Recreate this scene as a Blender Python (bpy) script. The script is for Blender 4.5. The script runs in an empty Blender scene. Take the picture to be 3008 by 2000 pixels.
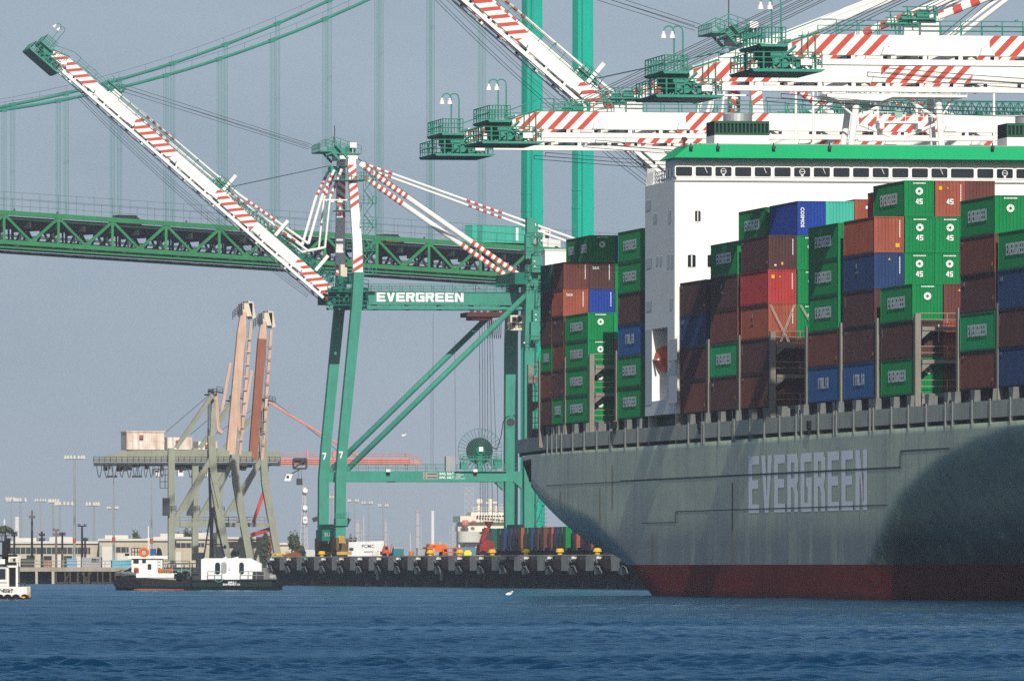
import bpy, math, random
import numpy as np
from mathutils import Vector, Matrix
random.seed(7)
R = math.radians
scn = bpy.context.scene
COL = scn.collection

# ------------------------------------------------------------------ camera
F = 28000.0            # focal length in pixels of the 3008 px wide photograph
TH = math.asin(0.168)  # the quay and the ship run 9.7 degrees off the view axis
CT, ST = math.cos(TH), math.sin(TH)
EYE, VH = 2.64, 1665.0
cd = bpy.data.cameras.new("camera")
cam = bpy.data.objects.new("camera", cd)
COL.objects.link(cam)
cam.location = (0, 0, EYE)
cam.rotation_euler = (R(90), 0, -TH)
cd.sensor_width = 36.0
cd.sensor_fit = 'HORIZONTAL'
cd.lens = F / 3008.0 * 36.0
cd.shift_y = (VH - 1000.0) / 3008.0
cd.clip_start = 1.0
cd.clip_end = 40000.0
scn.camera = cam

# ------------------------------------------------------------------ sky, sun, exposure
SUN_EL, SUN_AZ = R(29), R(5.2)
world = bpy.data.worlds.new("World")
scn.world = world
world.use_nodes = True
wt = world.node_tree
bg = wt.nodes["Background"]
sky = wt.nodes.new("ShaderNodeTexSky")
sky.sky_type = 'NISHITA'
sky.sun_disc = False
sky.sun_elevation = SUN_EL
sky.sun_rotation = R(180) + SUN_AZ
sky.air_density = 1.0
sky.dust_density = 1.5
sky.ozone_density = 2.0
marine = wt.nodes.new("ShaderNodeMix"); marine.data_type = 'RGBA'   # thin even overcast under the clear sky
gtc = wt.nodes.new("ShaderNodeTexCoord"); gsp = wt.nodes.new("ShaderNodeSeparateXYZ"); gmr = wt.nodes.new("ShaderNodeMapRange")
gmr.inputs[1].default_value = 0.05; gmr.inputs[2].default_value = 0.30; gmr.inputs[3].default_value = 0.88; gmr.inputs[4].default_value = 0.10
wt.links.new(gtc.outputs["Generated"], gsp.inputs[0]); wt.links.new(gsp.outputs[2], gmr.inputs[0]); wt.links.new(gmr.outputs[0], marine.inputs[0])
marine.inputs[7].default_value = (4.35, 5.7, 7.3, 1)
cln = wt.nodes.new("ShaderNodeTexNoise"); cln.inputs["Scale"].default_value = 22.0; cln.inputs["Detail"].default_value = 4; cln.inputs["Roughness"].default_value = 0.5
clm = wt.nodes.new("ShaderNodeMapping"); clm.inputs["Scale"].default_value = (1, 1, 2.6); wt.links.new(gtc.outputs["Generated"], clm.inputs[0]); wt.links.new(clm.outputs[0], cln.inputs["Vector"])
clr = wt.nodes.new("ShaderNodeMix"); clr.data_type = 'RGBA'; clr.inputs[6].default_value = (4.35, 5.65, 7.1, 1); clr.inputs[7].default_value = (5.1, 6.3, 7.7, 1)
clf = wt.nodes.new("ShaderNodeMapRange"); clf.inputs[1].default_value = 0.35; clf.inputs[2].default_value = 0.65; wt.links.new(cln.outputs["Fac"], clf.inputs[0]); wt.links.new(clf.outputs[0], clr.inputs[0])
wt.links.new(clr.outputs[2], marine.inputs[7])
wt.links.new(sky.outputs[0], marine.inputs[6])
wt.links.new(marine.outputs[2], bg.inputs[0])
bg.inputs[1].default_value = 0.070
sd = bpy.data.lights.new("sun", 'SUN')
sd.energy = 5.0
sd.angle = R(0.5)
sd.color = (1.0, 0.93, 0.83)
sun = bpy.data.objects.new("sun", sd)
COL.objects.link(sun)
SUNV = Vector((-math.sin(SUN_AZ) * math.cos(SUN_EL), -math.cos(SUN_AZ) * math.cos(SUN_EL), math.sin(SUN_EL)))
sun.rotation_euler = SUNV.to_track_quat('Z', 'Y').to_euler()
sun.location = (0, 0, 300)
scn.view_settings.view_transform = 'Standard'
scn.view_settings.look = 'None'
scn.view_settings.exposure = 0.05
scn.view_settings.gamma = 1.0
scn.render.film_transparent = False
scn.cycles.use_denoising = False
scn.cycles.max_bounces = 6
scn.cycles.volume_bounces = 1
scn.cycles.caustics_reflective = False
scn.cycles.caustics_refractive = False

# ------------------------------------------------------------------ pixel rays (photo pixels -> metres)
def tt(u): return (u - 1504.0) / F
def zat(v, d): return EYE + (VH - v) * d / F
def onX(u, v, X):
    t = tt(u); d = X / (ST + t * CT)
    return Vector((X, d * (CT - t * ST), zat(v, d)))
def onY(u, v, Y):
    t = tt(u); d = Y / (CT - t * ST)
    return Vector((d * (ST + t * CT), Y, zat(v, d)))
def onD(u, v, d):
    t = tt(u)
    return Vector((d * (ST + t * CT), d * (CT - t * ST), zat(v, d)))

# ------------------------------------------------------------------ materials
def lin(c):
    return tuple(((x / 255.0) / 12.92 if x / 255.0 <= 0.04045 else ((x / 255.0 + 0.055) / 1.055) ** 2.4) for x in c)
MATS = {}
def mat(name, col, rough=0.5, var=0.15, scale=0.4, streak=0.0, dirt=None, metal=0.0, spec=0.09, bump=0.0):
    """painted / weathered surface: base colour broken up by noise and vertical rain streaks"""
    if name in MATS: return MATS[name]
    m = bpy.data.materials.new(name); m.use_nodes = True
    nt = m.node_tree; N = nt.nodes; Lk = nt.links
    b = N["Principled BSDF"]
    b.inputs["Roughness"].default_value = rough if rough < .2 else min(1, rough + .15)
    b.inputs["Metallic"].default_value = metal
    b.inputs["Specular IOR Level"].default_value = spec
    c = (col[0], col[1], col[2], 1)
    d = dirt if dirt else tuple(x * 0.45 for x in col)
    tc = N.new("ShaderNodeTexCoord")
    nz = N.new("ShaderNodeTexNoise"); nz.inputs["Scale"].default_value = scale; nz.inputs["Detail"].default_value = 5
    nz.inputs["Roughness"].default_value = 0.62
    Lk.new(tc.outputs["Object"], nz.inputs["Vector"])
    rp = N.new("ShaderNodeMapRange"); rp.inputs[1].default_value = 0.38; rp.inputs[2].default_value = 0.72
    rp.inputs[3].default_value = 0.0; rp.inputs[4].default_value = var
    Lk.new(nz.outputs["Fac"], rp.inputs[0])
    mx = N.new("ShaderNodeMix"); mx.data_type = 'RGBA'
    mx.inputs[6].default_value = c; mx.inputs[7].default_value = (d[0], d[1], d[2], 1)
    Lk.new(rp.outputs[0], mx.inputs[0])
    out = mx.outputs[2]
    if streak > 0:
        mp = N.new("ShaderNodeMapping"); mp.inputs["Scale"].default_value = (1.6, 1.6, 0.09)
        Lk.new(tc.outputs["Object"], mp.inputs[0])
        n2 = N.new("ShaderNodeTexNoise"); n2.inputs["Scale"].default_value = 1.0; n2.inputs["Detail"].default_value = 6
        n2.inputs["Roughness"].default_value = 0.7
        Lk.new(mp.outputs[0], n2.inputs["Vector"])
        r2 = N.new("ShaderNodeMapRange"); r2.inputs[1].default_value = 0.46; r2.inputs[2].default_value = 0.75
        r2.inputs[3].default_value = 0.0; r2.inputs[4].default_value = streak
        Lk.new(n2.outputs["Fac"], r2.inputs[0])
        m2 = N.new("ShaderNodeMix"); m2.data_type = 'RGBA'; m2.inputs[7].default_value = (d[0] * .8, d[1] * .8, d[2] * .8, 1)
        Lk.new(out, m2.inputs[6]); Lk.new(r2.outputs[0], m2.inputs[0]); out = m2.outputs[2]
    Lk.new(out, b.inputs["Base Color"])
    if bump > 0:
        bp = N.new("ShaderNodeBump"); bp.inputs["Strength"].default_value = bump; bp.inputs["Distance"].default_value = 0.05
        Lk.new(nz.outputs["Fac"], bp.inputs["Height"]); Lk.new(bp.outputs[0], b.inputs["Normal"])
    MATS[name] = m
    return m

GREEN = mat("crane_green_paint", (0.045, 0.245, 0.180), 0.45, 0.30, 0.5, 0.25)
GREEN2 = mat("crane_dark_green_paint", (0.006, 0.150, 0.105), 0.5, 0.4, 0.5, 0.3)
WHITE = mat("crane_white_paint", (0.74, 0.74, 0.71), 0.45, 0.12, 0.35, 0.16)
REDP = mat("hazard_red_paint", (0.50, 0.075, 0.055), 0.5, 0.3, 0.8, 0.1)
BLACK = mat("black_rubber", (0.012, 0.013, 0.015), 0.7, 0.2, 1.0)
STEEL = mat("dark_steel", (0.045, 0.050, 0.055), 0.5, 0.4, 0.8)
GREYP = mat("grey_paint", (0.30, 0.32, 0.32), 0.5, 0.3, 0.6, 0.3)
LAMP = mat("lamp_housing", (0.70, 0.70, 0.68), 0.3, 0.05)
LETTER = mat("white_lettering", (0.78, 0.79, 0.78), 0.5, 0.2, 0.7, 0.1)
BGREEN = mat("bridge_green_paint", (0.035, 0.215, 0.085), 0.6, 0.35, 0.4, 0.3)
TGREEN = mat("bridge_tower_green", (0.002, 0.370, 0.275), 0.6, 0.15, 0.12, 0.2)
CABLE = mat("bridge_cable_green", (0.035, 0.22, 0.17), 0.6, 0.3)
ROPE = mat("steel_rope", (0.055, 0.065, 0.075), 0.5, 0.2)
SHIPW = mat("ship_white_paint", (0.78, 0.78, 0.75), 0.42, 0.08, 0.2, 0.10, dirt=(0.50, 0.46, 0.38))
VISOR = mat("visor_green_paint", (0.002, 0.34, 0.125), 0.45, 0.12, 0.3)
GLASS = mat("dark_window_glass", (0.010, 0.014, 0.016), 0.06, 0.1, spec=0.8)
HULLTRIM = mat("hull_grey_trim", (0.44, 0.45, 0.37), 0.5, 0.35, 0.5, 0.4)
ORANGE = mat("orange_paint", (0.62, 0.13, 0.02), 0.5, 0.2)
YELLOW = mat("yellow_paint", (0.62, 0.38, 0.03), 0.5, 0.3, 0.9)
CONC = mat("concrete", (0.48, 0.47, 0.41), 0.85, 0.5, 0.35, 0.5)
DARK = mat("dark_paint_and_recess_shade", (0.012, 0.016, 0.018), 0.8, 0.2)  # near-black paint, also stands for the shade in openings and gaps
CREAM = mat("cream_paint", (0.60, 0.55, 0.44), 0.55, 0.2, 0.5, 0.3)

# ------------------------------------------------------------------ mesh builder
ORG = {}
class MB:
    def __init__(s): s.v = []; s.f = []; s.m = []
    def add(s, pts, faces, m=0):
        o = len(s.v); s.v += [tuple(p) for p in pts]
        for k, fc in enumerate(faces):
            s.f.append(tuple(o + i for i in fc)); s.m.append(m[k] if isinstance(m, (list, tuple)) else m)
    def poly(s, pts, m=0): s.add(pts, [range(len(pts))], m)
    def box(s, x0, x1, y0, y1, z0, z1, m=0):
        s.add([(x0, y0, z0), (x1, y0, z0), (x1, y1, z0), (x0, y1, z0), (x0, y0, z1), (x1, y0, z1), (x1, y1, z1), (x0, y1, z1)],
              [(0, 3, 2, 1), (4, 5, 6, 7), (0, 1, 5, 4), (1, 2, 6, 5), (2, 3, 7, 6), (3, 0, 4, 7)], m)
    def rings(s, rs, m=0, cap=True):
        n = len(rs[0]); o = len(s.v)
        for r in rs: s.v += [tuple(p) for p in r]
        for k in range(len(rs) - 1):
            mm = m[k % len(m)] if isinstance(m, (list, tuple)) else m
            for i in range(n):
                j = (i + 1) % n
                s.f.append((o + k * n + i, o + k * n + j, o + (k + 1) * n + j, o + (k + 1) * n + i)); s.m.append(mm)
        mm = m[0] if isinstance(m, (list, tuple)) else m
        if cap:
            s.f.append(tuple(o + i for i in range(n))[::-1]); s.m.append(mm)
            s.f.append(tuple(o + (len(rs) - 1) * n + i for i in range(n))); s.m.append(mm)
    def beam(s, p, q, w, h, m=0, up=(0, 0, 1), w2=None, h2=None):
        """box section from p to q: w across, h along 'up'"""
        p = Vector(p); q = Vector(q); a = (q - p).normalized(); u = Vector(up)
        if abs(a.dot(u)) > 0.98: u = Vector((0, 1, 0))
        r = a.cross(u).normalized(); u = r.cross(a).normalized()
        w2 = w if w2 is None else w2; h2 = h if h2 is None else h2
        def ring(c, w, h): return [c - r * w / 2 - u * h / 2, c + r * w / 2 - u * h / 2, c + r * w / 2 + u * h / 2, c - r * w / 2 + u * h / 2]
        s.rings([ring(p, w, h), ring(q, w2, h2)], m)
    def tube(s, p, q, r, n=8, m=0, r2=None, seg=1, skew=0.0):
        p = Vector(p); q = Vector(q); a = (q - p).normalized()
        u = Vector((0, 0, 1)) if abs(a.z) < 0.95 else Vector((0, 1, 0))
        e = a.cross(u).normalized(); g = e.cross(a).normalized(); r2 = r if r2 is None else r2
        rs = []
        for k in range(seg + 1):
            f = k / seg; c = p.lerp(q, f); rr = r + (r2 - r) * f
            sk = skew if 0 < k < seg else 0.0
            rs.append([c + (e * math.cos(2 * math.pi * i / n) + g * math.sin(2 * math.pi * i / n)) * rr + a * (sk * math.sin(2 * math.pi * i / n)) for i in range(n)])
        s.rings(rs, m)
    def path(s, pts, r, n=6, m=0):
        for a, b in zip(pts[:-1], pts[1:]): s.tube(a, b, r, n, m)
    def prism(s, pts, off, m=0):
        """polygon pts extruded by the vector off"""
        n = len(pts); off = Vector(off); pts = [Vector(p) for p in pts]
        s.add(pts + [p + off for p in pts], [tuple(range(n))[::-1], tuple(range(n, 2 * n))] + [(i, (i + 1) % n, n + (i + 1) % n, n + i) for i in range(n)], m)
    def disc(s, c, ax, r, h, n=20, m=0, r2=None):
        c = Vector(c); ax = Vector(ax).normalized(); s.tube(c - ax * h / 2, c + ax * h / 2, r, n, m, r2)
    def ball(s, c, r, n=8, m=0, sz=1.0):
        c = Vector(c); rs = []
        for k in range(1, n // 2):
            t = math.pi * k / (n // 2)
            rs.append([c + Vector((r * math.sin(t) * math.cos(2 * math.pi * i / n), r * math.sin(t) * math.sin(2 * math.pi * i / n), -r * sz * math.cos(t))) for i in range(n)])
        s.rings(rs, m)
    def rail(s, pts, h=1.05, r=0.035, step=1.8, m=0, n=4, levels=(1.0, 0.5)):
        """guard rail along a polyline: posts plus bars"""
        pts = [Vector(p) for p in pts]
        for a, b in zip(pts[:-1], pts[1:]):
            for lv in levels: s.tube(a + Vector((0, 0, h * lv)), b + Vector((0, 0, h * lv)), r, n, m)
            k = max(1, int((b - a).length / step))
            for i in range(k + 1):
                c = a.lerp(b, i / k); s.tube(c, c + Vector((0, 0, h)), r * 1.15, n, m)
    def build(s, name, mats, parent=None, smooth=False, org=None):
        if not isinstance(mats, (list, tuple)): mats = [mats]
        A = np.array(s.v, dtype=float).reshape(-1, 3)
        if org is None:
            lo = A.min(0); hi = A.max(0); org = ((lo[0] + hi[0]) / 2, (lo[1] + hi[1]) / 2, lo[2])
        A = A - np.array(org)
        me = bpy.data.meshes.new(name)
        me.from_pydata(A.tolist(), [], s.f)
        for mm in mats: me.materials.append(mm)
        if len(mats) > 1: me.polygons.foreach_set("material_index", s.m)
        if smooth: me.polygons.foreach_set("use_smooth", [True] * len(me.polygons))
        me.update()
        o = bpy.data.objects.new(name, me); COL.objects.link(o)
        po = ORG.get(parent.name, (0, 0, 0)) if parent else (0, 0, 0)
        o.location = (org[0] - po[0], org[1] - po[1], org[2] - po[2])
        ORG[o.name] = tuple(org)
        if parent: o.parent = parent
        return o

def tag(o, label=None, cat=None, group=None, kind=None):
    if label: o["label"] = label
    if cat: o["category"] = cat
    if group: o["group"] = group
    if kind: o["kind"] = kind
    return o
def empty(name, loc, label=None, cat=None, group=None):
    o = bpy.data.objects.new(name, None); COL.objects.link(o); o.location = loc; ORG[o.name] = tuple(loc)
    o.empty_display_size = 1.0
    return tag(o, label, cat, group)
def copy_tree(o, parent=None, skip=()):
    c = o.copy(); COL.objects.link(c); c.parent = parent
    for ch in list(o.children):
        if ch.name.split('.')[0] not in skip: copy_tree(ch, c, skip)
    return c

# ------------------------------------------------------------------ block lettering (polygons in a unit cell)
def glyph(ch, sx=0.26, sy=0.16):
    m0, m1 = 0.5 - sy / 2, 0.5 + sy / 2
    q = lambda a, b, c, d: [(a, c), (b, c), (b, d), (a, d)]
    if ch == 'E': return [q(0, sx, 0, 1), q(sx, 1, 0, sy), q(sx, .92, m0, m1), q(sx, 1, 1 - sy, 1)]
    if ch == 'V': return [[(0, 1), (sx * 1.05, 1), (.5, sy * 1.7), (.5, 0), (.5 - sx * .5, 0)], [(.5, 0), (.5 + sx * .5, 0), (1, 1), (1 - sx * 1.05, 1), (.5, sy * 1.7)]]
    if ch == 'R':
        leg = [[(.48, m0), (.48 + sx * 1.1, m0), (1, 0), (1 - sx * 1.1, 0)]] if sx < .34 else [[(.86 - sx, m0), (.86, m0), (1, m0 * .72), (1, 0), (1 - sx, 0), (1 - sx, m0 * .72)]]
        return [q(0, sx, 0, 1), q(sx, .86, 1 - sy, 1), [(.86, 1), (.86, 1 - sy), (1 - sx, 1 - sy), (1 - sx, m1), (1, m1), (1, .88)], q(sx, .86, m0, m1), [(.86, m0), (1, m1), (.86, m1)]] + leg
    if ch == 'G': return [q(0, sx, .06, .94), [(0, .94), (sx, .94), (sx, 1 - sy), (1, 1 - sy), (1, 1), (.08, 1)], [(0, .06), (.08, 0), (1, 0), (1, sy), (sx, sy), (sx, .06)], q(1 - sx, 1, sy, m1), q(.5, 1 - sx, m0, m1)]
    if ch == 'N': return [q(0, sx, 0, 1), q(1 - sx, 1, 0, 1), [(sx, 1), (sx, .62), (1 - sx, 0), (1 - sx, .38)]]
    if ch == 'I': return [q(.5 - sx / 2, .5 + sx / 2, 0, 1)]
    if ch == 'T': return [q(0, 1, 1 - sy, 1), q(.5 - sx / 2, .5 + sx / 2, 0, 1 - sy)]
    if ch == 'A': return [q(0, sx, 0, .9), q(1 - sx, 1, 0, .9), [(0, .9), (sx, .9), (sx, 1 - sy), (1 - sx, 1 - sy), (1 - sx, .9), (1, .9), (.92, 1), (.08, 1)], q(sx, 1 - sx, .32, .32 + sy)]
    if ch == 'L': return [q(0, sx, 0, 1), q(sx, 1, 0, sy)]
    if ch == '4': return [q(.62, .62 + sx, 0, 1), q(0, .62, .25, .25 + sy), [(0, .25 + sy), (sx, .25 + sy), (.62, .8), (.62, 1), (.5, 1)]]
    if ch == '5': return [q(0, 1, 1 - sy, 1), q(0, sx, m0, 1 - sy), q(sx, 1, m0, m1), q(1 - sx, 1, sy, m0), q(0, 1, 0, sy)]
    if ch == '7': return [[(0, 1), (0, 1 - sy), (1 - sx, 1 - sy), (.22, 0), (.22 + sx * 1.1, 0), (1, 1 - sy), (1, 1)]]
    return []
def word(mb, text, o, ax, up, w, h, gap=0.18, sx=0.26, sy=0.16, m=0):
    """text set from corner o along ax, total width w, height h"""
    o = Vector(o); ax = Vector(ax); up = Vector(up); n = len(text); cw = w / (n + (n - 1) * gap)
    for i, ch in enumerate(text):
        x0 = i * cw * (1 + gap)
        for pg in glyph(ch, sx, sy): mb.poly([o + ax * (x0 + p[0] * cw) + up * (p[1] * h) for p in pg], m)
def font_mesh(text, size=1.0, bold=0.0):
    """builtin font as a flat mesh in the xy plane, centred"""
    cu = bpy.data.curves.new("text", 'FONT'); cu.body = text; cu.size = size; cu.align_x = 'CENTER'; cu.align_y = 'CENTER'; cu.offset = bold
    cu.resolution_u = 2
    ob = bpy.data.objects.new("text", cu); COL.objects.link(ob)
    dg = bpy.context.evaluated_depsgraph_get()
    me = bpy.data.meshes.new_from_object(ob.evaluated_get(dg))
    vs = [tuple(v.co) for v in me.vertices]; fs = [tuple(p.vertices) for p in me.polygons]
    bpy.data.objects.remove(ob); bpy.data.curves.remove(cu); bpy.data.meshes.remove(me)
    return vs, fs
def write(mb, text, c, ax, up, size, m=0, bold=0.0, sx=1.0):
    vs, fs = font_mesh(text, size, bold); c = Vector(c); ax = Vector(ax); up = Vector(up)
    mb.add([c + ax * (v[0] * sx) + up * v[1] for v in vs], fs, m)
# ================================================================== WATER
def build_water():
    rng = np.random.default_rng(3)
    nd, nc, TW = 2900, 340, 0.07
    d = 165.0 * (2600.0 / 165.0) ** np.linspace(0, 1, nd)
    t = np.linspace(-TW, TW, nc)
    D, T = np.meshgrid(d, t, indexing='ij')
    X = D * (ST + T * CT); Y = D * (CT - T * ST)
    Z = np.zeros_like(X)
    slick = np.zeros_like(X)
    for k in range(9):                       # long lazy patches where the wind touches the water or not
        a = rng.uniform(-.3, .3); L = rng.uniform(25, 220)
        slick += np.sin((X * math.sin(a) * .3 + Y * math.cos(a)) * 2 * math.pi / L + rng.uniform(0, 6.3) + .8 * np.sin(X * .05 + k))
    amp = np.clip(0.95 + 0.16 * slick, 0.35, 1.6)
    amp *= 1 - .75 * np.exp(-((Y - 540) / 22.0) ** 2)          # smooth band left by a passing boat
    step = np.maximum(D * (2 * TW / nc), D * math.log(2600 / 165.0) / nd) * 2.0
    for k in range(90):
        L = 0.24 * (1.7 / 0.24) ** rng.random()
        a = rng.normal(1.75, 0.62)
        w = np.clip((L / step - 1.0), 0, 1)
        Z += w * 0.0082 * L ** 1.0 * np.sin((X * math.cos(a) + Y * math.sin(a)) * 2 * math.pi / L + rng.uniform(0, 6.3))
    for k in range(26):                      # longer chop that still shows farther out
        L = rng.uniform(1.2, 4.0); a = rng.normal(1.6, .5)
        Z += np.clip((L / step - 1.0), 0, 1) * np.clip((D - 300) / 150, 0, 1) * 0.0036 * L * np.sin((X * math.cos(a) + Y * math.sin(a)) * 2 * math.pi / L + rng.uniform(0, 6.3))
    edge = np.clip((T + TW) / .003, 0, 1) * np.clip((TW - T) / .003, 0, 1) * np.clip((D - 165) / 8, 0, 1) * np.clip((2600 - D) / 300, 0, 1)
    Z = Z * amp * edge
    V = np.stack([X, Y, Z], -1).reshape(-1, 3)
    i = np.arange(nd - 1)[:, None] * nc + np.arange(nc - 1)[None, :]
    q = np.stack([i, i + 1, i + nc + 1, i + nc], -1).reshape(-1, 4)
    out = np.array([[-9000, -400, 0], [9000, -400, 0], [9000, 17000, 0], [-9000, 17000, 0]], float)   # the open sheet round the patch, joined edge to edge
    b = len(V); V = np.vstack([V, out])
    left = list(range(0, nd * nc, nc)); right = list(range(nc - 1, nd * nc, nc)); near = list(range(nc)); far = list(range((nd - 1) * nc, nd * nc))
    ng = [[b, b + 1] + near[::-1], [b + 1, b + 2] + right[::-1], [b + 2, b + 3] + far, [b + 3, b] + left]
    loops = np.concatenate([q.reshape(-1)] + [np.array(g) for g in ng]).astype(np.int32)
    tot = np.concatenate([np.full(len(q), 4), np.array([len(g) for g in ng])]).astype(np.int32)
    start = np.concatenate([[0], np.cumsum(tot)[:-1]]).astype(np.int32)
    me = bpy.data.meshes.new("water")
    me.vertices.add(len(V)); me.vertices.foreach_set("co", V.astype(np.float32).reshape(-1))
    me.loops.add(len(loops)); me.loops.foreach_set("vertex_index", loops)
    me.polygons.add(len(tot)); me.polygons.foreach_set("loop_start", start)
    me.polygons.foreach_set("use_smooth", np.ones(len(tot), dtype=bool))
    me.update(calc_edges=True); me.validate()
    m = bpy.data.materials.new("harbour_water"); m.use_nodes = True
    nt = m.node_tree; N = nt.nodes; L = nt.links; bs = N["Principled BSDF"]
    bs.inputs["Base Color"].default_value = (0.001, 0.026, 0.068, 1)
    bs.inputs["Roughness"].default_value = 0.10
    bs.inputs["IOR"].default_value = 1.33
    bs.inputs["Specular IOR Level"].default_value = 0.16
    tc = N.new("ShaderNodeTexCoord")
    n1 = N.new("ShaderNodeTexNoise"); n1.inputs["Scale"].default_value = 1.6; n1.inputs["Detail"].default_value = 6; n1.inputs["Roughness"].default_value = 0.65
    L.new(tc.outputs["Object"], n1.inputs["Vector"])
    mp = N.new("ShaderNodeMapping"); mp.inputs["Scale"].default_value = (0.006, 0.03, 1)
    L.new(tc.outputs["Object"], mp.inputs[0])
    n2 = N.new("ShaderNodeTexNoise"); n2.inputs["Scale"].default_value = 1.0; n2.inputs["Detail"].default_value = 3
    L.new(mp.outputs[0], n2.inputs["Vector"])
    mr = N.new("ShaderNodeMapRange"); mr.inputs[1].default_value = .35; mr.inputs[2].default_value = .6; mr.inputs[3].default_value = 0.25; mr.inputs[4].default_value = 1.0
    L.new(n2.outputs["Fac"], mr.inputs[0])
    bp = N.new("ShaderNodeBump"); bp.inputs["Distance"].default_value = 0.14
    L.new(mr.outputs[0], bp.inputs["Strength"]); L.new(n1.outputs["Fac"], bp.inputs["Height"]); L.new(bp.outputs[0], bs.inputs["Normal"])
    bs.inputs["Specular IOR Level"].default_value = 0.0; bs.inputs["Roughness"].default_value = 0.9
    gl = N.new("ShaderNodeBsdfGlossy"); gl.inputs["Roughness"].default_value = 0.12; gl.inputs["Color"].default_value = (.48, .77, 1.0, 1); L.new(bp.outputs[0], gl.inputs["Normal"])
    fr = N.new("ShaderNodeFresnel"); fr.inputs["IOR"].default_value = 1.33; L.new(bp.outputs[0], fr.inputs["Normal"])
    fm = N.new("ShaderNodeMath"); fm.operation = 'MULTIPLY'; fm.inputs[1].default_value = 0.80; L.new(fr.outputs[0], fm.inputs[0])
    ms = N.new("ShaderNodeMixShader"); L.new(fm.outputs[0], ms.inputs[0]); L.new(bs.outputs[0], ms.inputs[1]); L.new(gl.outputs[0], ms.inputs[2])
    L.new(ms.outputs[0], N["Material Output"].inputs["Surface"])
    me.materials.append(m); me.update()
    o = bpy.data.objects.new("water", me); COL.objects.link(o); tag(o, kind="structure")
build_water()

# ================================================================== HAZE
def build_haze():
    mb = MB(); mb.box(-3000, 4200, -60, 16000, -1.5, 135)
    m = bpy.data.materials.new("haze_air"); m.use_nodes = True
    nt = m.node_tree; nt.nodes.clear()
    out = nt.nodes.new("ShaderNodeOutputMaterial"); pv = nt.nodes.new("ShaderNodeVolumePrincipled")
    pv.inputs["Color"].default_value = (0.80, 0.88, 1.0, 1); pv.inputs["Density"].default_value = HAZE
    pv.inputs["Anisotropy"].default_value = 0.1
    nt.links.new(pv.outputs[0], out.inputs["Volume"])
    o = mb.build("haze", m); tag(o, kind="stuff")
HAZE = 0.00007
build_haze()

# ================================================================== CONTAINER SHIP
SX = 157.0                     # near side of the ship
ship = empty("container_ship", (178.5, 800, 0), "huge grey hulled container ship with tall white bridge house, stacked with containers", "container ship")
def zkeel(Y):
    return float(np.interp(Y, [800, 835, 861, 879, 901, 920, 928, 933, 937], [-9, -6, 0.0, 3.1, 4.8, 7.1, 9.2, 11.0, 12.4]))
def zflare(Y):
    return float(np.interp(Y, [694, 711, 726, 738, 744.5, 749, 754, 760], [13.3, 12.4, 10.7, 8.4, 5.5, 2.9, -1.5, -6]))
def plan(Y):
    p = 0.0
    if Y > 880: p = 3.0 * ((Y - 880) / 57.0) ** 2
    if Y < 694: p = 20.0 * ((694 - Y) / 104.0) ** 2
    return p
def inset(Y, z):
    i = plan(Y); zk = zkeel(Y)
    i += 4.0 * (1 - min(1, max(0, (z - zk) / 4.6))) ** 2
    s = zflare(Y) - z
    if s > 0: i += 0.75 * s * s / (s + 0.8)
    return min(i, 21.0)
DECKZ = 13.6
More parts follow.
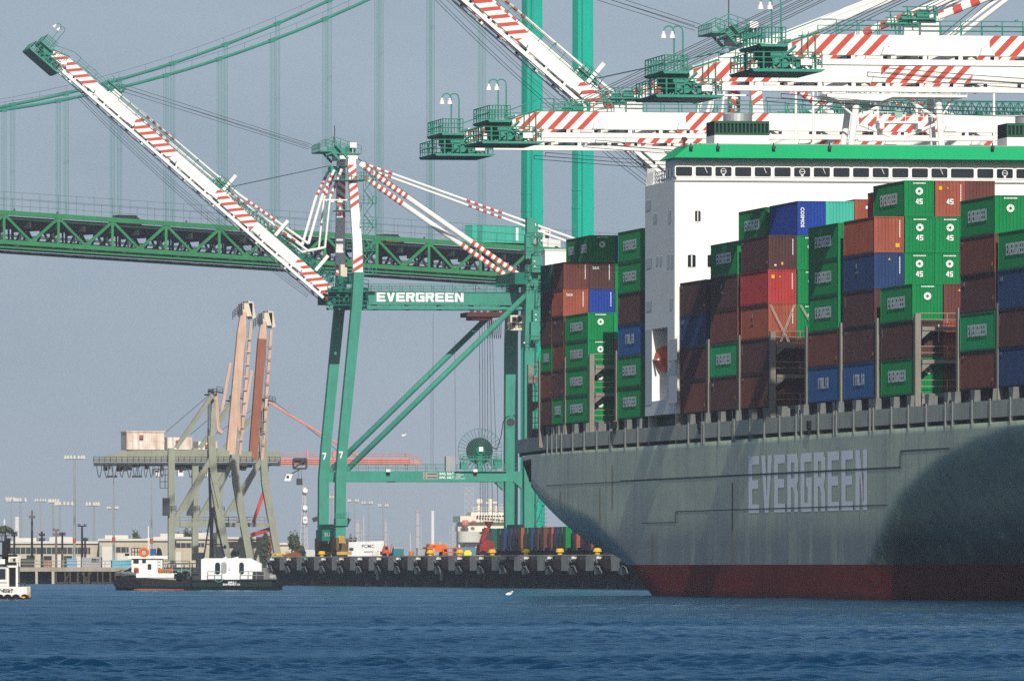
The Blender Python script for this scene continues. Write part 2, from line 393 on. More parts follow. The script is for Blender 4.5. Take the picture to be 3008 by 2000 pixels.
def hull_material():
    m = bpy.data.materials.new("hull_paint"); m.use_nodes = True
    nt = m.node_tree; N = nt.nodes; L = nt.links; bs = N["Principled BSDF"]
    tc = N.new("ShaderNodeTexCoord"); sp = N.new("ShaderNodeSeparateXYZ"); L.new(tc.outputs["Object"], sp.inputs[0])
    def noise(sc, scale, det=6, rough=.65):
        mp = N.new("ShaderNodeMapping"); mp.inputs["Scale"].default_value = sc; L.new(tc.outputs["Object"], mp.inputs[0])
        n = N.new("ShaderNodeTexNoise"); n.inputs["Scale"].default_value = scale; n.inputs["Detail"].default_value = det; n.inputs["Roughness"].default_value = rough
        L.new(mp.outputs[0], n.inputs["Vector"]); return n.outputs["Fac"]
    def rng(x, a, b, c, d):
        r = N.new("ShaderNodeMapRange"); r.inputs[1].default_value = a; r.inputs[2].default_value = b; r.inputs[3].default_value = c; r.inputs[4].default_value = d
        L.new(x, r.inputs[0]); return r.outputs[0]
    def mix(f, a, b):
        x = N.new("ShaderNodeMix"); x.data_type = 'RGBA'
        if isinstance(f, float): x.inputs[0].default_value = f
        else: L.new(f, x.inputs[0])
        for k, c in ((6, a), (7, b)):
            if isinstance(c, tuple): x.inputs[k].default_value = (*c, 1)
            else: L.new(c, x.inputs[k])
        return x.outputs[2]
    def mul(a, b):
        x = N.new("ShaderNodeMath"); x.operation = 'MULTIPLY'; L.new(a, x.inputs[0]); L.new(b, x.inputs[1]); return x.outputs[0]
    streak = noise((1, .9, .05), 1.0); patch = noise((1, .07, .16), 1.0, 4); fine = noise((1, .5, .5), 1.5)
    grey = mix(rng(patch, .38, .62, 0, 1), (0.375, 0.450, 0.280), (0.250, 0.315, 0.210))
    grey = mix(rng(streak, .50, .72, 0, .75), grey, (0.060, 0.078, 0.074))
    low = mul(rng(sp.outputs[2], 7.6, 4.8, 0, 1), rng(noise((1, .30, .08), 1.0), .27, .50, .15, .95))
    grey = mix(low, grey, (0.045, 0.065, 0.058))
    grey = mix(rng(fine, .62, .75, 0, .4), grey, (0.25, 0.26, 0.21))
    red = mix(rng(patch, .4, .65, 0, 1), (0.175, 0.022, 0.020), (0.120, 0.018, 0.018))
    red = mix(rng(streak, .55, .75, 0, .6), red, (0.05, 0.022, 0.022))
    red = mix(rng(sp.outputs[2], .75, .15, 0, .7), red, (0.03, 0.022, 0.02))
    edge = N.new("ShaderNodeMath"); edge.operation = 'GREATER_THAN'; edge.inputs[1].default_value = 2.85
    L.new(sp.outputs[2], edge.inputs[0])
    L.new(mix(edge.outputs[0], red, grey), bs.inputs["Base Color"])
    ro = N.new("ShaderNodeMath"); ro.operation = 'MULTIPLY_ADD'; ro.inputs[1].default_value = -0.5; ro.inputs[2].default_value = 0.80; L.new(edge.outputs[0], ro.inputs[0])
    L.new(ro.outputs[0], bs.inputs["Roughness"])
    rm = N.new("ShaderNodeMath"); rm.operation = 'MULTIPLY_ADD'; rm.inputs[1].default_value = 0.16; rm.inputs[2].default_value = 0.01
    L.new(edge.outputs[0], rm.inputs[0]); L.new(rm.outputs[0], bs.inputs["Specular IOR Level"])
    bp = N.new("ShaderNodeBump"); bp.inputs["Strength"].default_value = 0.12; bp.inputs["Distance"].default_value = 0.05
    L.new(noise((1, .25, .25), 1.0, 2), bp.inputs["Height"]); L.new(bp.outputs[0], bs.inputs["Normal"])
    return m
HULLM = hull_material()
def build_hull():
    ys = sorted(set([590 + 4 * k for k in range(26)] + list(np.arange(690, 770, 2.0)) + list(np.arange(770, 840, 7.0)) + list(np.arange(840, 925, 3.0)) + [925, 928, 930, 932, 934, 935.5, 937]))
    nz = 36; rs = []
    for Y in ys:
        zk = max(zkeel(Y), -2.0)
        zs = [zk + (DECKZ - zk) * k / nz for k in range(nz + 1)]
        near = [(SX + inset(Y, z), Y, z) for z in zs]; far = [(2 * 178.5 - p[0], p[1], p[2]) for p in near[::-1]]
        rs.append(near + far)
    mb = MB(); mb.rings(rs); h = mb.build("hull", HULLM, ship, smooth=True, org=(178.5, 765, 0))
    me = h.data
    me.polygons.foreach_set("use_smooth", [abs(p.normal.z) < .9 for p in me.polygons])
    mb = MB()
    word(mb, "EVERGREEN", (SX - .025, 800.6, 7.25), (0, -1, 0), (0, 0, 1), 49.6, 4.85, gap=.20, sx=.36, sy=.15)
    mb.build("lettering", mat("hull_lettering", (0.86, 0.87, 0.88), 0.25, 0.10, 0.3, 0.12, dirt=(.40, .43, .42), spec=.5), h)
    # rubbing strakes and seams along the plating
    mb = MB()
    def strake(y0, y1, z, hh=.22):
        n = max(1, int((y0 - y1) / 6)); 
        for k in range(n):
            a = y0 + (y1 - y0) * k / n; b = y0 + (y1 - y0) * (k + 1) / n
            ia, ib = SX + inset(a, z), SX + inset(b, z)
            mb.prism([(ia - .045, a, z), (ia + .1, a, z), (ia + .1, a, z + hh), (ia - .045, a, z + hh)], (ib - ia, b - a, 0))
    strake(905, 862, 10.45, .06); strake(862, 738, 10.45, .15); strake(738, 720, 11.75, .12); strake(834, 738, 7.55, .08); strake(851, 834, 6.6, .07)
    mb.box(SX - .08, SX + .05, 833.9, 834.3, 6.6, 7.6); mb.box(SX - .08, SX + .05, 737.9, 738.2, 10.5, 11.9)
    mb.build("rubbing_strake", mat("strake_dark", (0.06, 0.075, 0.075), .6), h)
    for Y, za, zb in ((895, 5.9, 9.9), (872.5, 3.0, 10.1), (808, 3.0, 9.9), (846, 2.9, 5.6), (752.5, 8.0, 10.2), (866, 8, 12)):
        za = max(za, zkeel(Y) + 4.6)
        if za > zb - .5: continue
        i = SX + inset(Y, za + 1); mb = MB(); mb.box(i - .05, i + .05, Y - .06, Y + .06, za, zb)
        mb.build("weld_seam", mat("weld_rust", (0.08, 0.06, 0.05), .8), h)
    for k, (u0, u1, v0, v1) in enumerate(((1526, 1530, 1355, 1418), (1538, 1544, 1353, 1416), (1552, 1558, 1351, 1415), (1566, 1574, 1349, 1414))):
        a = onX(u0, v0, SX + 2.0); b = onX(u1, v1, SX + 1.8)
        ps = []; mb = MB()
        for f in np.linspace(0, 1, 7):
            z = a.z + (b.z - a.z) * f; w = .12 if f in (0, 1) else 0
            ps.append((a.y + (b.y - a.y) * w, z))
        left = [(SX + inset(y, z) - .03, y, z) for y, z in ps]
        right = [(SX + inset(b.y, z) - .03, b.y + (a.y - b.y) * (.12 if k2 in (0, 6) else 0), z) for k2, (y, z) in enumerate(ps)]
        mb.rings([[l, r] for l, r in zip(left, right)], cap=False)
        mb.build("mooring_slot_shade", DARK, h)  # dark panel on the plating paints the shade of a mooring slot
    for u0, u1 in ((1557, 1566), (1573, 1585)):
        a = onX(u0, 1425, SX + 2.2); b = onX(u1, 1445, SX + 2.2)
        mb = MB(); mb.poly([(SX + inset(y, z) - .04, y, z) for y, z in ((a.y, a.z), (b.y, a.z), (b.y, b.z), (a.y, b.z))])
        mb.build("fairlead_shade", DARK, h)  # flat dark patch paints the shade inside a small opening
    # gunwale strip: pale plate standing off the deck edge
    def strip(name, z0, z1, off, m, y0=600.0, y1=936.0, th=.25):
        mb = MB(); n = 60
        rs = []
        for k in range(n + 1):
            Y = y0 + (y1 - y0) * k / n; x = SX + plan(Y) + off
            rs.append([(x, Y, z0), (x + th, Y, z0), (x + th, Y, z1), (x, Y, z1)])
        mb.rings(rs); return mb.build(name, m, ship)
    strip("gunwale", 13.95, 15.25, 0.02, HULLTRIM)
    strip("gunwale_gap_shade", 13.6, 13.95, 0.35, DARK)  # dark strip paints the shaded gap under the gunwale plate
    strip("walkway_wall", 13.6, 16.1, 2.6, mat("coaming_grey", (0.14, 0.155, 0.155), .6, .4, .5, .3))
    mb = MB(); mb.add([(SX + plan(y) + .1, y, DECKZ + .02) for y in np.linspace(600, 936, 40)] + [(2 * 178.5 - SX - plan(y) - .1, y, DECKZ + .02) for y in np.linspace(600, 936, 40)], [[k, k + 1, 41 + k, 40 + k] for k in range(39)])
    mb.build("deck", STEEL, ship)
build_hull()

# bays: (front edge u on the outer row, length)
XR = 157.4
def yfront(u): return onX(u, 1200, XR).y
BAYS = {}
for nm, u, ln in (("b0", 1620, 6.06), ("b1", 1655, 6.06), ("b2", 1727, 12.19), ("b3", 1885, 12.19), ("b4", 2074, 12.19), ("b5", 2165, 12.19), ("b6", 2257, 12.19),
                  ("b7", 2462, 12.19), ("b8", 2568, 12.19), ("b9", 2681, 12.19), ("b10", 2922, 12.19), ("b11", 3037, 12.19)):
    BAYS[nm] = (yfront(u), ln)
ZB = 16.25
HOUSE_YF = onX(1982, 900, SX).y
HOUSE_YB = onX(1895, 900, SX).y

def lashing_bridge(y, dx=0.0):
    """post-and-platform frame standing across the ship between two bays"""
    mb = MB(); top = 22.6
    for j in range(0, 10):
        x = XR + 2.5 * 2 * j - .06 + dx
        mb.box(x, x + .45, y - .35, y + .35, 14.2, top)
        if j < 9:
            for z in (21.6, 19.0, 16.35):
                mb.box(x + .55, x + 5.0, y - .40, y + .40, z - .35, z - .05)
                mb.add([(x + .55, y - .3, z - .35), (x + 1.3, y - .3, z - .35), (x + .55, y - .3, z - 1.0), (x + .55, y + .3, z - .35), (x + 1.3, y + .3, z - .35), (x + .55, y + .3, z - 1.0)], [(0, 1, 2), (3, 5, 4), (1, 4, 5, 2)])
    o = mb.build("lashing_bridge", mat("lashing_bridge_paint", (0.20, 0.20, 0.175), .6, .5, .8, .5, dirt=(.16, .11, .08)), ship)
    mb = MB()
    for j in range(0, 6):
        x = XR + 5.0 * j + .3 + dx
        for z in (21.6, 19.0, 16.35): mb.rail([(x, y - .38, z), (x + 4.4, y - .38, z)], 1.0, .03, 1.5)
    mb.build("guard_rail", mat("rail_rust", (0.35, 0.28, 0.2), .7), o)
def pedestals():
    ys = []
    names = list(BAYS)
    for nm in names:
        f, ln = BAYS[nm]; ys += [f - .3, f + ln * .5]
        if ln > 8: ys.append(f + ln + .9)
    for nm in ("b2", "b6", "b9"): ys += [BAYS[nm][0] - 7.0, BAYS[nm][0] - 14.0]
    ys = [y for y in sorted(ys) if not (HOUSE_YF - 3 < y < HOUSE_YB + 1)]
    for i, y in enumerate(ys):
        x = SX + plan(y) + .03; mb = MB()
        mb.prism([(x, y - .85, 16.15), (x, y + .85, 16.15), (x, y + .42, 14.9), (x, y + .25, 13.5), (x, y - .25, 13.5), (x, y - .42, 14.9)], (.5, 0, 0))
        mb.box(x - .1, x + .02, y - .06, y + .06, 13.4, 15.4)
        mb.box(x - .1, x + .02, y + .18, y + .26, 13.4, 15.4)
        mb.box(x + .5, x + .8, y - .3, y + .3, 14.0, 16.0)
        mb.build("pedestal", mat("pedestal_grey", (0.17, 0.185, 0.18), .6, .4, .6, .4), ship)
    mb = MB(); mb.box(SX + 2.9, 199.6, 640, HOUSE_YF - 5, 15.2, 16.1); mb.box(SX + 2.9, 199.6, HOUSE_YB + 1, 926, 15.2, 16.1)
    mb.build("hatch_cover", STEEL, ship)
    for u in (1808, 2058, 2380): 
        mb = MB(); p = onX(u, 1255, SX); mb.box(p.x - .25, p.x + .1, p.y - .35, p.y + .35, p.z - .1, p.z + .55); mb.box(p.x - .2, p.x + .05, p.y - .15, p.y + .15, p.z - .6, p.z - .1)
        mb.build("deck_light", BLACK, ship)
pedestals()
for a, b in (("b0", "b1"), ("b1", "b2"), ("b2", None), ("b3", "back"), ("b4", "b5"), ("b5", "b6"), ("b6", None), ("b7", "back"), ("b7", "b8"), ("b8", "b9"), ("b9", None), ("b10", "back"), ("b10", "b11")):
    f, ln = BAYS[a]
    if a == "b0": continue
    lashing_bridge(f + ln + .95 if b == "back" else f - .95)
lashing_bridge(927.0, 2.2)
lashing_bridge(BAYS["b0"][0] + 6.06 + .9)
lashing_bridge(BAYS["b4"][0] + 12.19 + .95)

# ------------------------------------------------------------------ bridge house
def house():
    yf, yb = HOUSE_YF, HOUSE_YB; zt = 37.1; x1 = 199.9
    hb = MB()
    hb.box(SX + 3.6, x1, yf, yb, 16.3, zt)                                    # core
    oy1, oy0 = onX(1915, 1, SX).y, onX(1961, 1, SX).y
    oz0, oz1 = 17.6, 24.1
    hb.box(SX, SX + 3.597, yf, yb, oz1, zt)                                     # shell above the boat bay
    hb.box(SX, SX + 3.597, yf, yb, 16.3, oz0)
    hb.box(SX, SX + 3.597, oy1, yb, oz0, oz1); hb.box(SX, SX + 3.597, yf, oy0, oz0, oz1)
    h = hb.build("bridge_house", SHIPW, ship)
    mb = MB()
    mb.box(SX + .2, SX + .9, yf + .3, yf + .9, 13.7, 16.3); mb.box(SX + .2, SX + .9, yb - 1, yb - .4, 13.7, 16.3); mb.box(SX + 4, x1, yf + .3, yb - .3, 13.7, 16.3)
    mb.build("house_support", HULLTRIM, h)
    # wheelhouse with wings
    wy = onX(1950, 500, SX).y; wb = MB(); zw0, zw1 = zt, 39.05
    wb.box(SX + .15, x1, yf - .06, wy, zw0, zw1)
    w = wb.build("wheelhouse", SHIPW, ship)
    # green visor: sloped top band that overhangs all round
    mb = MB(); e = 1.35
    a0, a1, b0, b1 = SX - .3, x1 + .6, yf - e, wy + .6
    mb.add([(a0, b0, zw1), (a1, b0, zw1), (a1, b1, zw1), (a0, b1, zw1), (a0 + 1.5, b0 + .25, 40.25), (a1 - 1.5, b0 + .25, 40.25), (a1 - 1.5, b1, 40.25), (a0 + 1.5, b1, 40.25)],
           [(0, 3, 2, 1), (4, 5, 6, 7), (0, 1, 5, 4), (1, 2, 6, 5), (2, 3, 7, 6), (3, 0, 4, 7)])
    mb.build("visor", VISOR, w)
    mb = MB(); mb.box(SX + 2.2, x1 - 2, yf - e + .3, wy - .2, 40.25, 40.33)
    mb.build("monkey_deck", GREYP, w)
    # windows of the wheelhouse: rounded dark panes in white frames
    wz0, wz1 = 37.45, 38.28
    def rrect(x0, x1, z0, z1, y, r=.12):
        pts = []
        for cx, cz, a0 in ((x1 - r, z1 - r, 0), (x0 + r, z1 - r, 90), (x0 + r, z0 + r, 180), (x1 - r, z0 + r, 270)):
            for k in range(4):
                a = R(a0 + 30 * k); pts.append((cx + r * math.cos(a), y, cz + r * math.sin(a)))
        return pts
    xw = onY(1984.5, 500, yf).x; k = 0
    rr = random.Random(5)
    while xw + 1.5 < x1:
        wd = 2.1 if k == 14 else 1.48
        mb = MB(); fy = yf - .06
        o = rrect(xw - .09, xw + wd + .09, wz0 - .09, wz1 + .09, fy - .07, .16); i = rrect(xw, xw + wd, wz0, wz1, fy - .07, .12)
        o2 = [(p[0], fy, p[2]) for p in o]; i2 = [(p[0], fy, p[2]) for p in i]
        mb.rings([o2, o, i, i2], cap=False)
        wf = mb.build("window", SHIPW, w)
        mb = MB(); mb.poly([(p[0], fy - .02, p[2]) for p in i]); mb.build("pane", GLASS, wf)
        if k in (2, 6, 16):
            mb = MB(); c = Vector((xw + .74, fy - .09, 37.9))
            for q in range(16):
                a, b = 2 * math.pi * q / 16, 2 * math.pi * (q + 1) / 16
                mb.tube(c + Vector((.24 * math.cos(a), 0, .24 * math.sin(a))), c + Vector((.24 * math.cos(b), 0, .24 * math.sin(b))), .035, 5)
            mb.tube(c - Vector((.24, 0, 0)), c + Vector((.24, 0, 0)), .03, 5); mb.box(c.x - .1, c.x + .1, c.y - .03, c.y + .03, c.z - .42, c.z - .25)
            mb.build("clear_view_screen", LAMP, wf)
        elif k % 3 == 1:
            mb = MB(); mb.tube((xw + .75, fy - .1, wz1 + .15), (xw + 1.05, fy - .1, wz0 + .3), .03, 5); mb.build("wiper", LAMP, wf)
        xw += wd + .31; k += 1
    for q in range(3):
        y0 = yf + .5 + 1.6 * q; mb = MB(); mb.box(SX + .10, SX + .15, y0, y0 + 1.1, wz0, wz1); mb.build("window", GLASS, w)
    mb = MB(); mb.box(SX - .02, x1, yf - .12, yf - .001, 36.98, 37.09)
    mb.build("ledge", GREYP, w)
    # ports in the plating, and shaded openings painted as dark panes
    def port(u, v, wd, ht, front=True):
        mb = MB(); g = MB()
        if front:
            p = onY(u, v, yf); fy = yf
            o = rrect(p.x - .08, p.x + wd + .08, p.z - .08, p.z + ht + .08, fy - .06, .14); i = rrect(p.x, p.x + wd, p.z, p.z + ht, fy - .06, .1)
            mb.rings([[(a[0], fy, a[2]) for a in o], o, i, [(a[0], fy, a[2]) for a in i]], cap=False); g.poly([(a[0], fy - .02, a[2]) for a in i])
            g.box(p.x + wd * .42, p.x + wd * .58, fy - .05, fy - .025, p.z + .05, p.z + ht - .05, 1)
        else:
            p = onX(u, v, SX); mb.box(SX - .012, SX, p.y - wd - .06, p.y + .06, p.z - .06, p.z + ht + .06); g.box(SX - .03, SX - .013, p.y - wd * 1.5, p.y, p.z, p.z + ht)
        f = mb.build("port_and_opening_frame", SHIPW, h); g.build("pane", [GLASS, LAMP], f)
    for u, v, wd, ht in ((2041, 651, .52, .95), (2020, 785, .72, 1.1), (2078, 785, .72, 1.1), (2600, 640, .6, 1.0), (2330, 630, .6, 1.0)): port(u, v, wd, ht)
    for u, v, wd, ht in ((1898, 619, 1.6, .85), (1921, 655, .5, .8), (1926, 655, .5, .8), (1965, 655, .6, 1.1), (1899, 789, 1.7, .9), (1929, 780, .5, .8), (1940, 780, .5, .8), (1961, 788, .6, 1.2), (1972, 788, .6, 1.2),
                         (1899, 915, 1.7, .9), (1969, 910, .7, 1.0), (1897, 1190, 2.0, 6.8), (1966, 1060, 2.6, 1.9), (1966, 1185, 2.6, 2.4)): port(u, v, wd, ht, False)  # tall and wide ones: dark panes painted for the shade inside openings
    mb = MB(); mb.rail([(SX + .3, wy + .3, zt), (SX + .3, yb - .1, zt), (SX + 9, yb - .1, zt)], 1.1, .045, 1.0, levels=(1, .66, .33)); mb.box(SX + .12, SX + .18, yb - 3.4, yb, zt + .003, zt + 1.25)
    mb.build("rail", LAMP, h)
    mb = MB()
    for q in range(6): mb.tube((SX + .1, yb - .3 - .6 * q, zt), (SX + .1, yb - .9 - .6 * q, zt + 1.5), .07, 5)
    mb.build("davit_bars", LAMP, h)
    # roof gear
    def vent(ua, ub, sidelen=4.0):
        a = onY(ua, 400, yf + .5); b = onY(ub, 400, yf + .5); r = MB(); y0 = yf + .5
        r.box(a.x, b.x, y0, y0 + sidelen, 40.33, 41.15); v = r.build("vent_housing", SHIPW, w)
        m2 = MB(); m2.box(a.x + .02, b.x - .02, y0 + .25, y0 + sidelen, 41.15, 42.42, 1)
        for zz in (41.15, 42.2): m2.box(a.x, b.x, y0, y0 + .25, zz, zz + .22)
        n = 14
        for q in range(n + 1):
            x = a.x + (b.x - a.x - .14) * q / n; m2.box(x, x + .14, y0 + .02, y0 + .2, 41.37, 42.2)
        m2.build("louvre", [mat("louvre_green", (0.02, .09, .05), .5), DARK], v)
        m3 = MB(); m3.tube(((a.x + b.x) / 2, y0 + 2, 42.42), ((a.x + b.x) / 2, y0 + 2, 43.15), 1.3, 28); m3.build("fan_drum", mat("galvanised", (0.42, 0.43, 0.44), .35, .2, metal=.6), v, smooth=False)
    vent(2099, 2260); vent(2958, 3120)
    # radar mast: goal-post of round legs, crossed braces, long platform with gear
    mm = MB(); y0 = yf + 2.0; py = lambda u, v, dy=0: onY(u, v, y0 + dy)
    L0, L1 = py(2500, 428), py(2518, 285); R0, R1 = py(2766, 428), py(2756, 285)
    for dy in (0, 3.5):
        o = Vector((0, dy, 0)); mm.tube(L0 + o, L1 + o, .30, 12); mm.tube(R0 + o, R1 + o, .30, 12)
    mm.tube(py(2520, 411), py(2762, 411), .17, 8)
    mm.tube(py(2527, 366), py(2640, 410), .15, 8); mm.tube(py(2748, 366), py(2640, 410), .15, 8)
    mm.tube(py(2527, 346), py(2625, 285), .15, 8); mm.tube(py(2748, 346), py(2655, 285), .15, 8)
    mm.tube(py(2520, 350), py(2448, 290), .09, 6); mm.tube(py(2762, 350), py(2800, 290), .09, 6)
    mast = mm.build("radar_mast", SHIPW, w)
    mm = MB(); A = py(2424, 285); B = py(2834, 285)
    mm.box(A.x, B.x, y0 - 1, y0 + 3.5, A.z, A.z + .22)
    mm.prism([(A.x, y0 - 1, A.z), (A.x + 6, y0 - 1, A.z), (A.x + 5, y0 - 1, A.z - .35), (A.x + 1, y0 - 1, A.z - .3)], (0, 4, 0))
    pf = mm.build("mast_platform", SHIPW, mast)
    mm = MB(); mm.rail([(A.x, y0 - 1, A.z + .22), (B.x, y0 - 1, A.z + .22)], .55, .03, .7, levels=(1, .5)); mm.rail([(A.x, y0 + 3.4, A.z + .22), (B.x, y0 + 3.4, A.z + .22)], .55, .03, .9); mm.build("rail", LAMP, pf)
    for u in (2470, 2780):
        mm = MB(); p = py(u, 275); mm.rings([[p + Vector((-.5, 0, 0)), p + Vector((.5, 0, 0)), p + Vector((.5, 1, 0)), p + Vector((-.5, 1, 0))], [p + Vector((-.12, .3, .95)), p + Vector((.12, .3, .95)), p + Vector((.12, .5, .95)), p + Vector((-.12, .5, .95))]]); mm.build("antenna_base", LAMP, pf)
    for u, v, w_, h_ in ((2445, 275, .3, .5), (2560, 275, .25, .6), (2810, 275, .4, .55), (2690, 275, .3, .5), (2730, 275, .2, .5), (2530, 275, .2, .45)):
        mm = MB(); p = py(u, v); mm.box(p.x, p.x + w_, p.y, p.y + w_, p.z, p.z + h_ * .5); mm.tube(p + Vector((w_ / 2, w_ / 2, h_ * .5)), p + Vector((w_ / 2, w_ / 2, h_ * 1.4)), .05, 6); mm.build("antenna", LAMP, pf)
    for u in (2618, 2632, 2646, 2658):
        mm = MB(); p = py(u, 278); mm.tube(p, p + Vector((0, 0, 1.5)), .06, 6); mm.build("antenna", LAMP, pf)
    mm = MB(); p = py(2612, 250); mm.box(p.x, p.x + 1.6, p.y, p.y + .5, p.z, p.z + .12); mm.tube(p + Vector((.8, .2, -.9)), p + Vector((.8, .2, 0)), .1, 6); mm.ball(p + Vector((.8, .2, .45)), .25, 8); mm.tube(p + Vector((.8, .2, .1)), p + Vector((.8, .2, .3)), .08, 6); mm.build("radar_scanner", LAMP, pf)
    mm = MB(); a = py(2572, 364); b = py(2703, 364); mm.box(a.x, b.x, y0 - 1.4, y0 + .5, a.z, a.z + .18); mm.rail([(a.x - .8, y0 - 1.4, a.z + .18), (b.x + .8, y0 - 1.4, a.z + .18)], .8, .03, .8)
    mm.box(a.x + .1, a.x + .5, y0 - 1.4, y0 + .5, a.z - .5, a.z); mm.box(b.x - .5, b.x - .1, y0 - 1.4, y0 + .5, a.z - .5, a.z)
    mm.tube((a.x + .2, y0, a.z), (a.x + .2, y0, a.z + 2.9), .12, 6); mm.tube((b.x - .3, y0, a.z), (b.x - .3, y0, a.z + 2.9), .12, 6)
    mm.build("horn_platform", SHIPW, mast)
    c = py(2637, 335, -1.2); mm = MB(); mm.tube(c, c + Vector((0, -.5, 0)), .12, 14, 0, .38); mm.tube(c, c + Vector((0, .8, 0)), .14, 10); mm.build("ship_horn", mat("horn_green", (.25, .45, .35), .5), mast)
    for u in (2389, 2920, 2338):
        mm = MB(); p = py(u, 428 if u != 2338 else 428); q = py(u, 236 if u != 2338 else 240); mm.tube(p, q, .11, 8); mm.build("flag_pole", SHIPW, w)
    mm = MB()
    for u in (2029, 2108, 2272, 2436, 2915):
        p = onY(u, 440, yf - e); mm.box(p.x - .14, p.x + .14, p.y - .35, p.y - .02, p.z + .05, p.z + .32); mm.box(p.x - .03, p.x + .03, p.y - .2, p.y, p.z + .3, p.z + .6)
    mm.build("flood_lamp", STEEL, w)
    mm = MB(); p = onY(2010, 428, yf); mm.tube(p, p + Vector((0, 0, .5)), .1, 8); mm.tube(p + Vector((0, 0, .5)), p + Vector((0, 0, .75)), .28, 12, r2=.2); mm.build("search_light", STEEL, w)
    return yf, yb, oy0, oy1
hy = house()

def lifeboat():
    c = onX(1955, 1058, SX + 1.3); e = empty("lifeboat", (c.x, c.y, c.z - 1.2), "orange enclosed lifeboat hanging in the opening of the white bridge house", "lifeboat")
    mb = MB(); rs = []
    for k in range(13):
        f = k / 12; y = -3.4 + 6.8 * f; r = math.sin(math.pi * min(max(f, .02), .98)) ** .45
        rs.append([(c.x + 1.15 * r * math.cos(a), c.y + y, c.z + 1.2 * r * math.sin(a) + .1) for a in [2 * math.pi * i / 14 for i in range(14)]])
    mb.rings(rs); h = mb.build("hull", mat("lifeboat_orange", (.55, .10, .05), .45, .2), e, smooth=True)
    mb = MB(); mb.box(c.x - 1.26, c.x - 1.1, c.y - 2.8, c.y + 2.8, c.z - .05, c.z + .1); mb.build("fender_strip", LAMP, e)
    mb = MB(); mb.box(c.x - .5, c.x + .5, c.y + 1.0, c.y + 2.2, c.z + 1.1, c.z + 1.6); mb.build("cockpit", ORANGE, e)
    mb = MB(); mb.tube((c.x, c.y - 2.5, c.z + .8), (c.x, c.y - 2.5, c.z + 2.9), .05, 5); mb.tube((c.x, c.y + 2.5, c.z + .8), (c.x, c.y + 2.5, c.z + 2.9), .05, 5); mb.build("fall_rope", ROPE, e)
lifeboat()

def flags():
    yy = HOUSE_YF + 2.0
    a = onY(2376, 244, yy); b = onY(2320, 275, yy)
    mb = MB(); nx, nz = 20, 13; W = a.x - b.x; H = a.z - b.z
    for i in range(nx):
        for k in range(nz):
            def P(i, k):
                f = i / nx; return (a.x - W * f, yy + .14 * math.sin(f * 9), a.z - H * (k / nz) * .78 - .28 * f - .05 * math.sin(f * 7))
            canton = i < 8 and k < 7
            star = canton and (i + k) % 2 == 1 and 0 < i < 7 and 0 < k < 6
            mb.poly([P(i, k), P(i + 1, k), P(i + 1, k + 1), P(i, k + 1)], 3 if star and False else (2 if canton else (0 if k % 2 == 0 else 1)))
    tag(mb.build("flag", [mat("flag_red", (.45, .04, .05), .8), mat("flag_white", (.7, .7, .68), .8), mat("flag_blue", (.03, .06, .22), .8), LAMP], None),
        "striped red and white flag with blue corner flying above the bridge house", "flag")
    a = onY(2868, 243, yy); b = onY(2838, 272, yy); mb = MB()
    for i in range(8):
        def Q(i, k): return (b.x + (a.x - b.x) * i / 8, yy + .1 * math.sin(i * 1.1), (a.z if k else b.z) - .02 * i)
        mb.poly([Q(i, 0), Q(i + 1, 0), Q(i + 1, 1), Q(i, 1)])
    tag(mb.build("flag", mat("flag_plain_red", (.42, .02, .04), .8)), "small plain red flag at the right end of the radar mast platform", "flag")
flags()

# ================================================================== CONTAINERS ON THE SHIP
CM = {
 'E': mat("container_green", (0.0015, 0.185, 0.052), .5, .25, .5, .25),
 'B': mat("container_brown", (0.125, 0.043, 0.034), .55, .35, .5, .35),
 'D': mat("container_dark_brown", (0.074, 0.034, 0.033), .55, .35, .5, .35),
 'R': mat("container_red", (0.340, 0.040, 0.038), .55, .25, .5, .25),
 'O': mat("container_rust_orange", (0.285, 0.078, 0.048), .6, .35, .6, .35),
 'I': mat("container_blue", (0.018, 0.075, 0.215), .5, .25, .5, .25),
 'N': mat("container_navy", (0.018, 0.042, 0.125), .5, .3, .5, .25),
 'C': mat("container_cobalt", (0.012, 0.045, 0.270), .5, .2, .5, .2),
 'T': mat("container_turquoise", (0.050, 0.400, 0.300), .5, .2, .5, .2),
 'K': mat("container_dark_teal", (0.012, 0.095, 0.085), .55, .3, .5, .3),
 'G': mat("container_bright_green", (0.003, 0.23, 0.085), .5, .25, .5, .25),
}
CNAME = {'E': 'green', 'B': 'brown', 'D': 'dark brown', 'R': 'red', 'O': 'rust orange', 'I': 'blue', 'N': 'navy', 'C': 'cobalt blue', 'T': 'turquoise', 'K': 'dark teal', 'G': 'light green'}
UNDER = mat("container_gap_dark", (.015, .013, .012), .8)
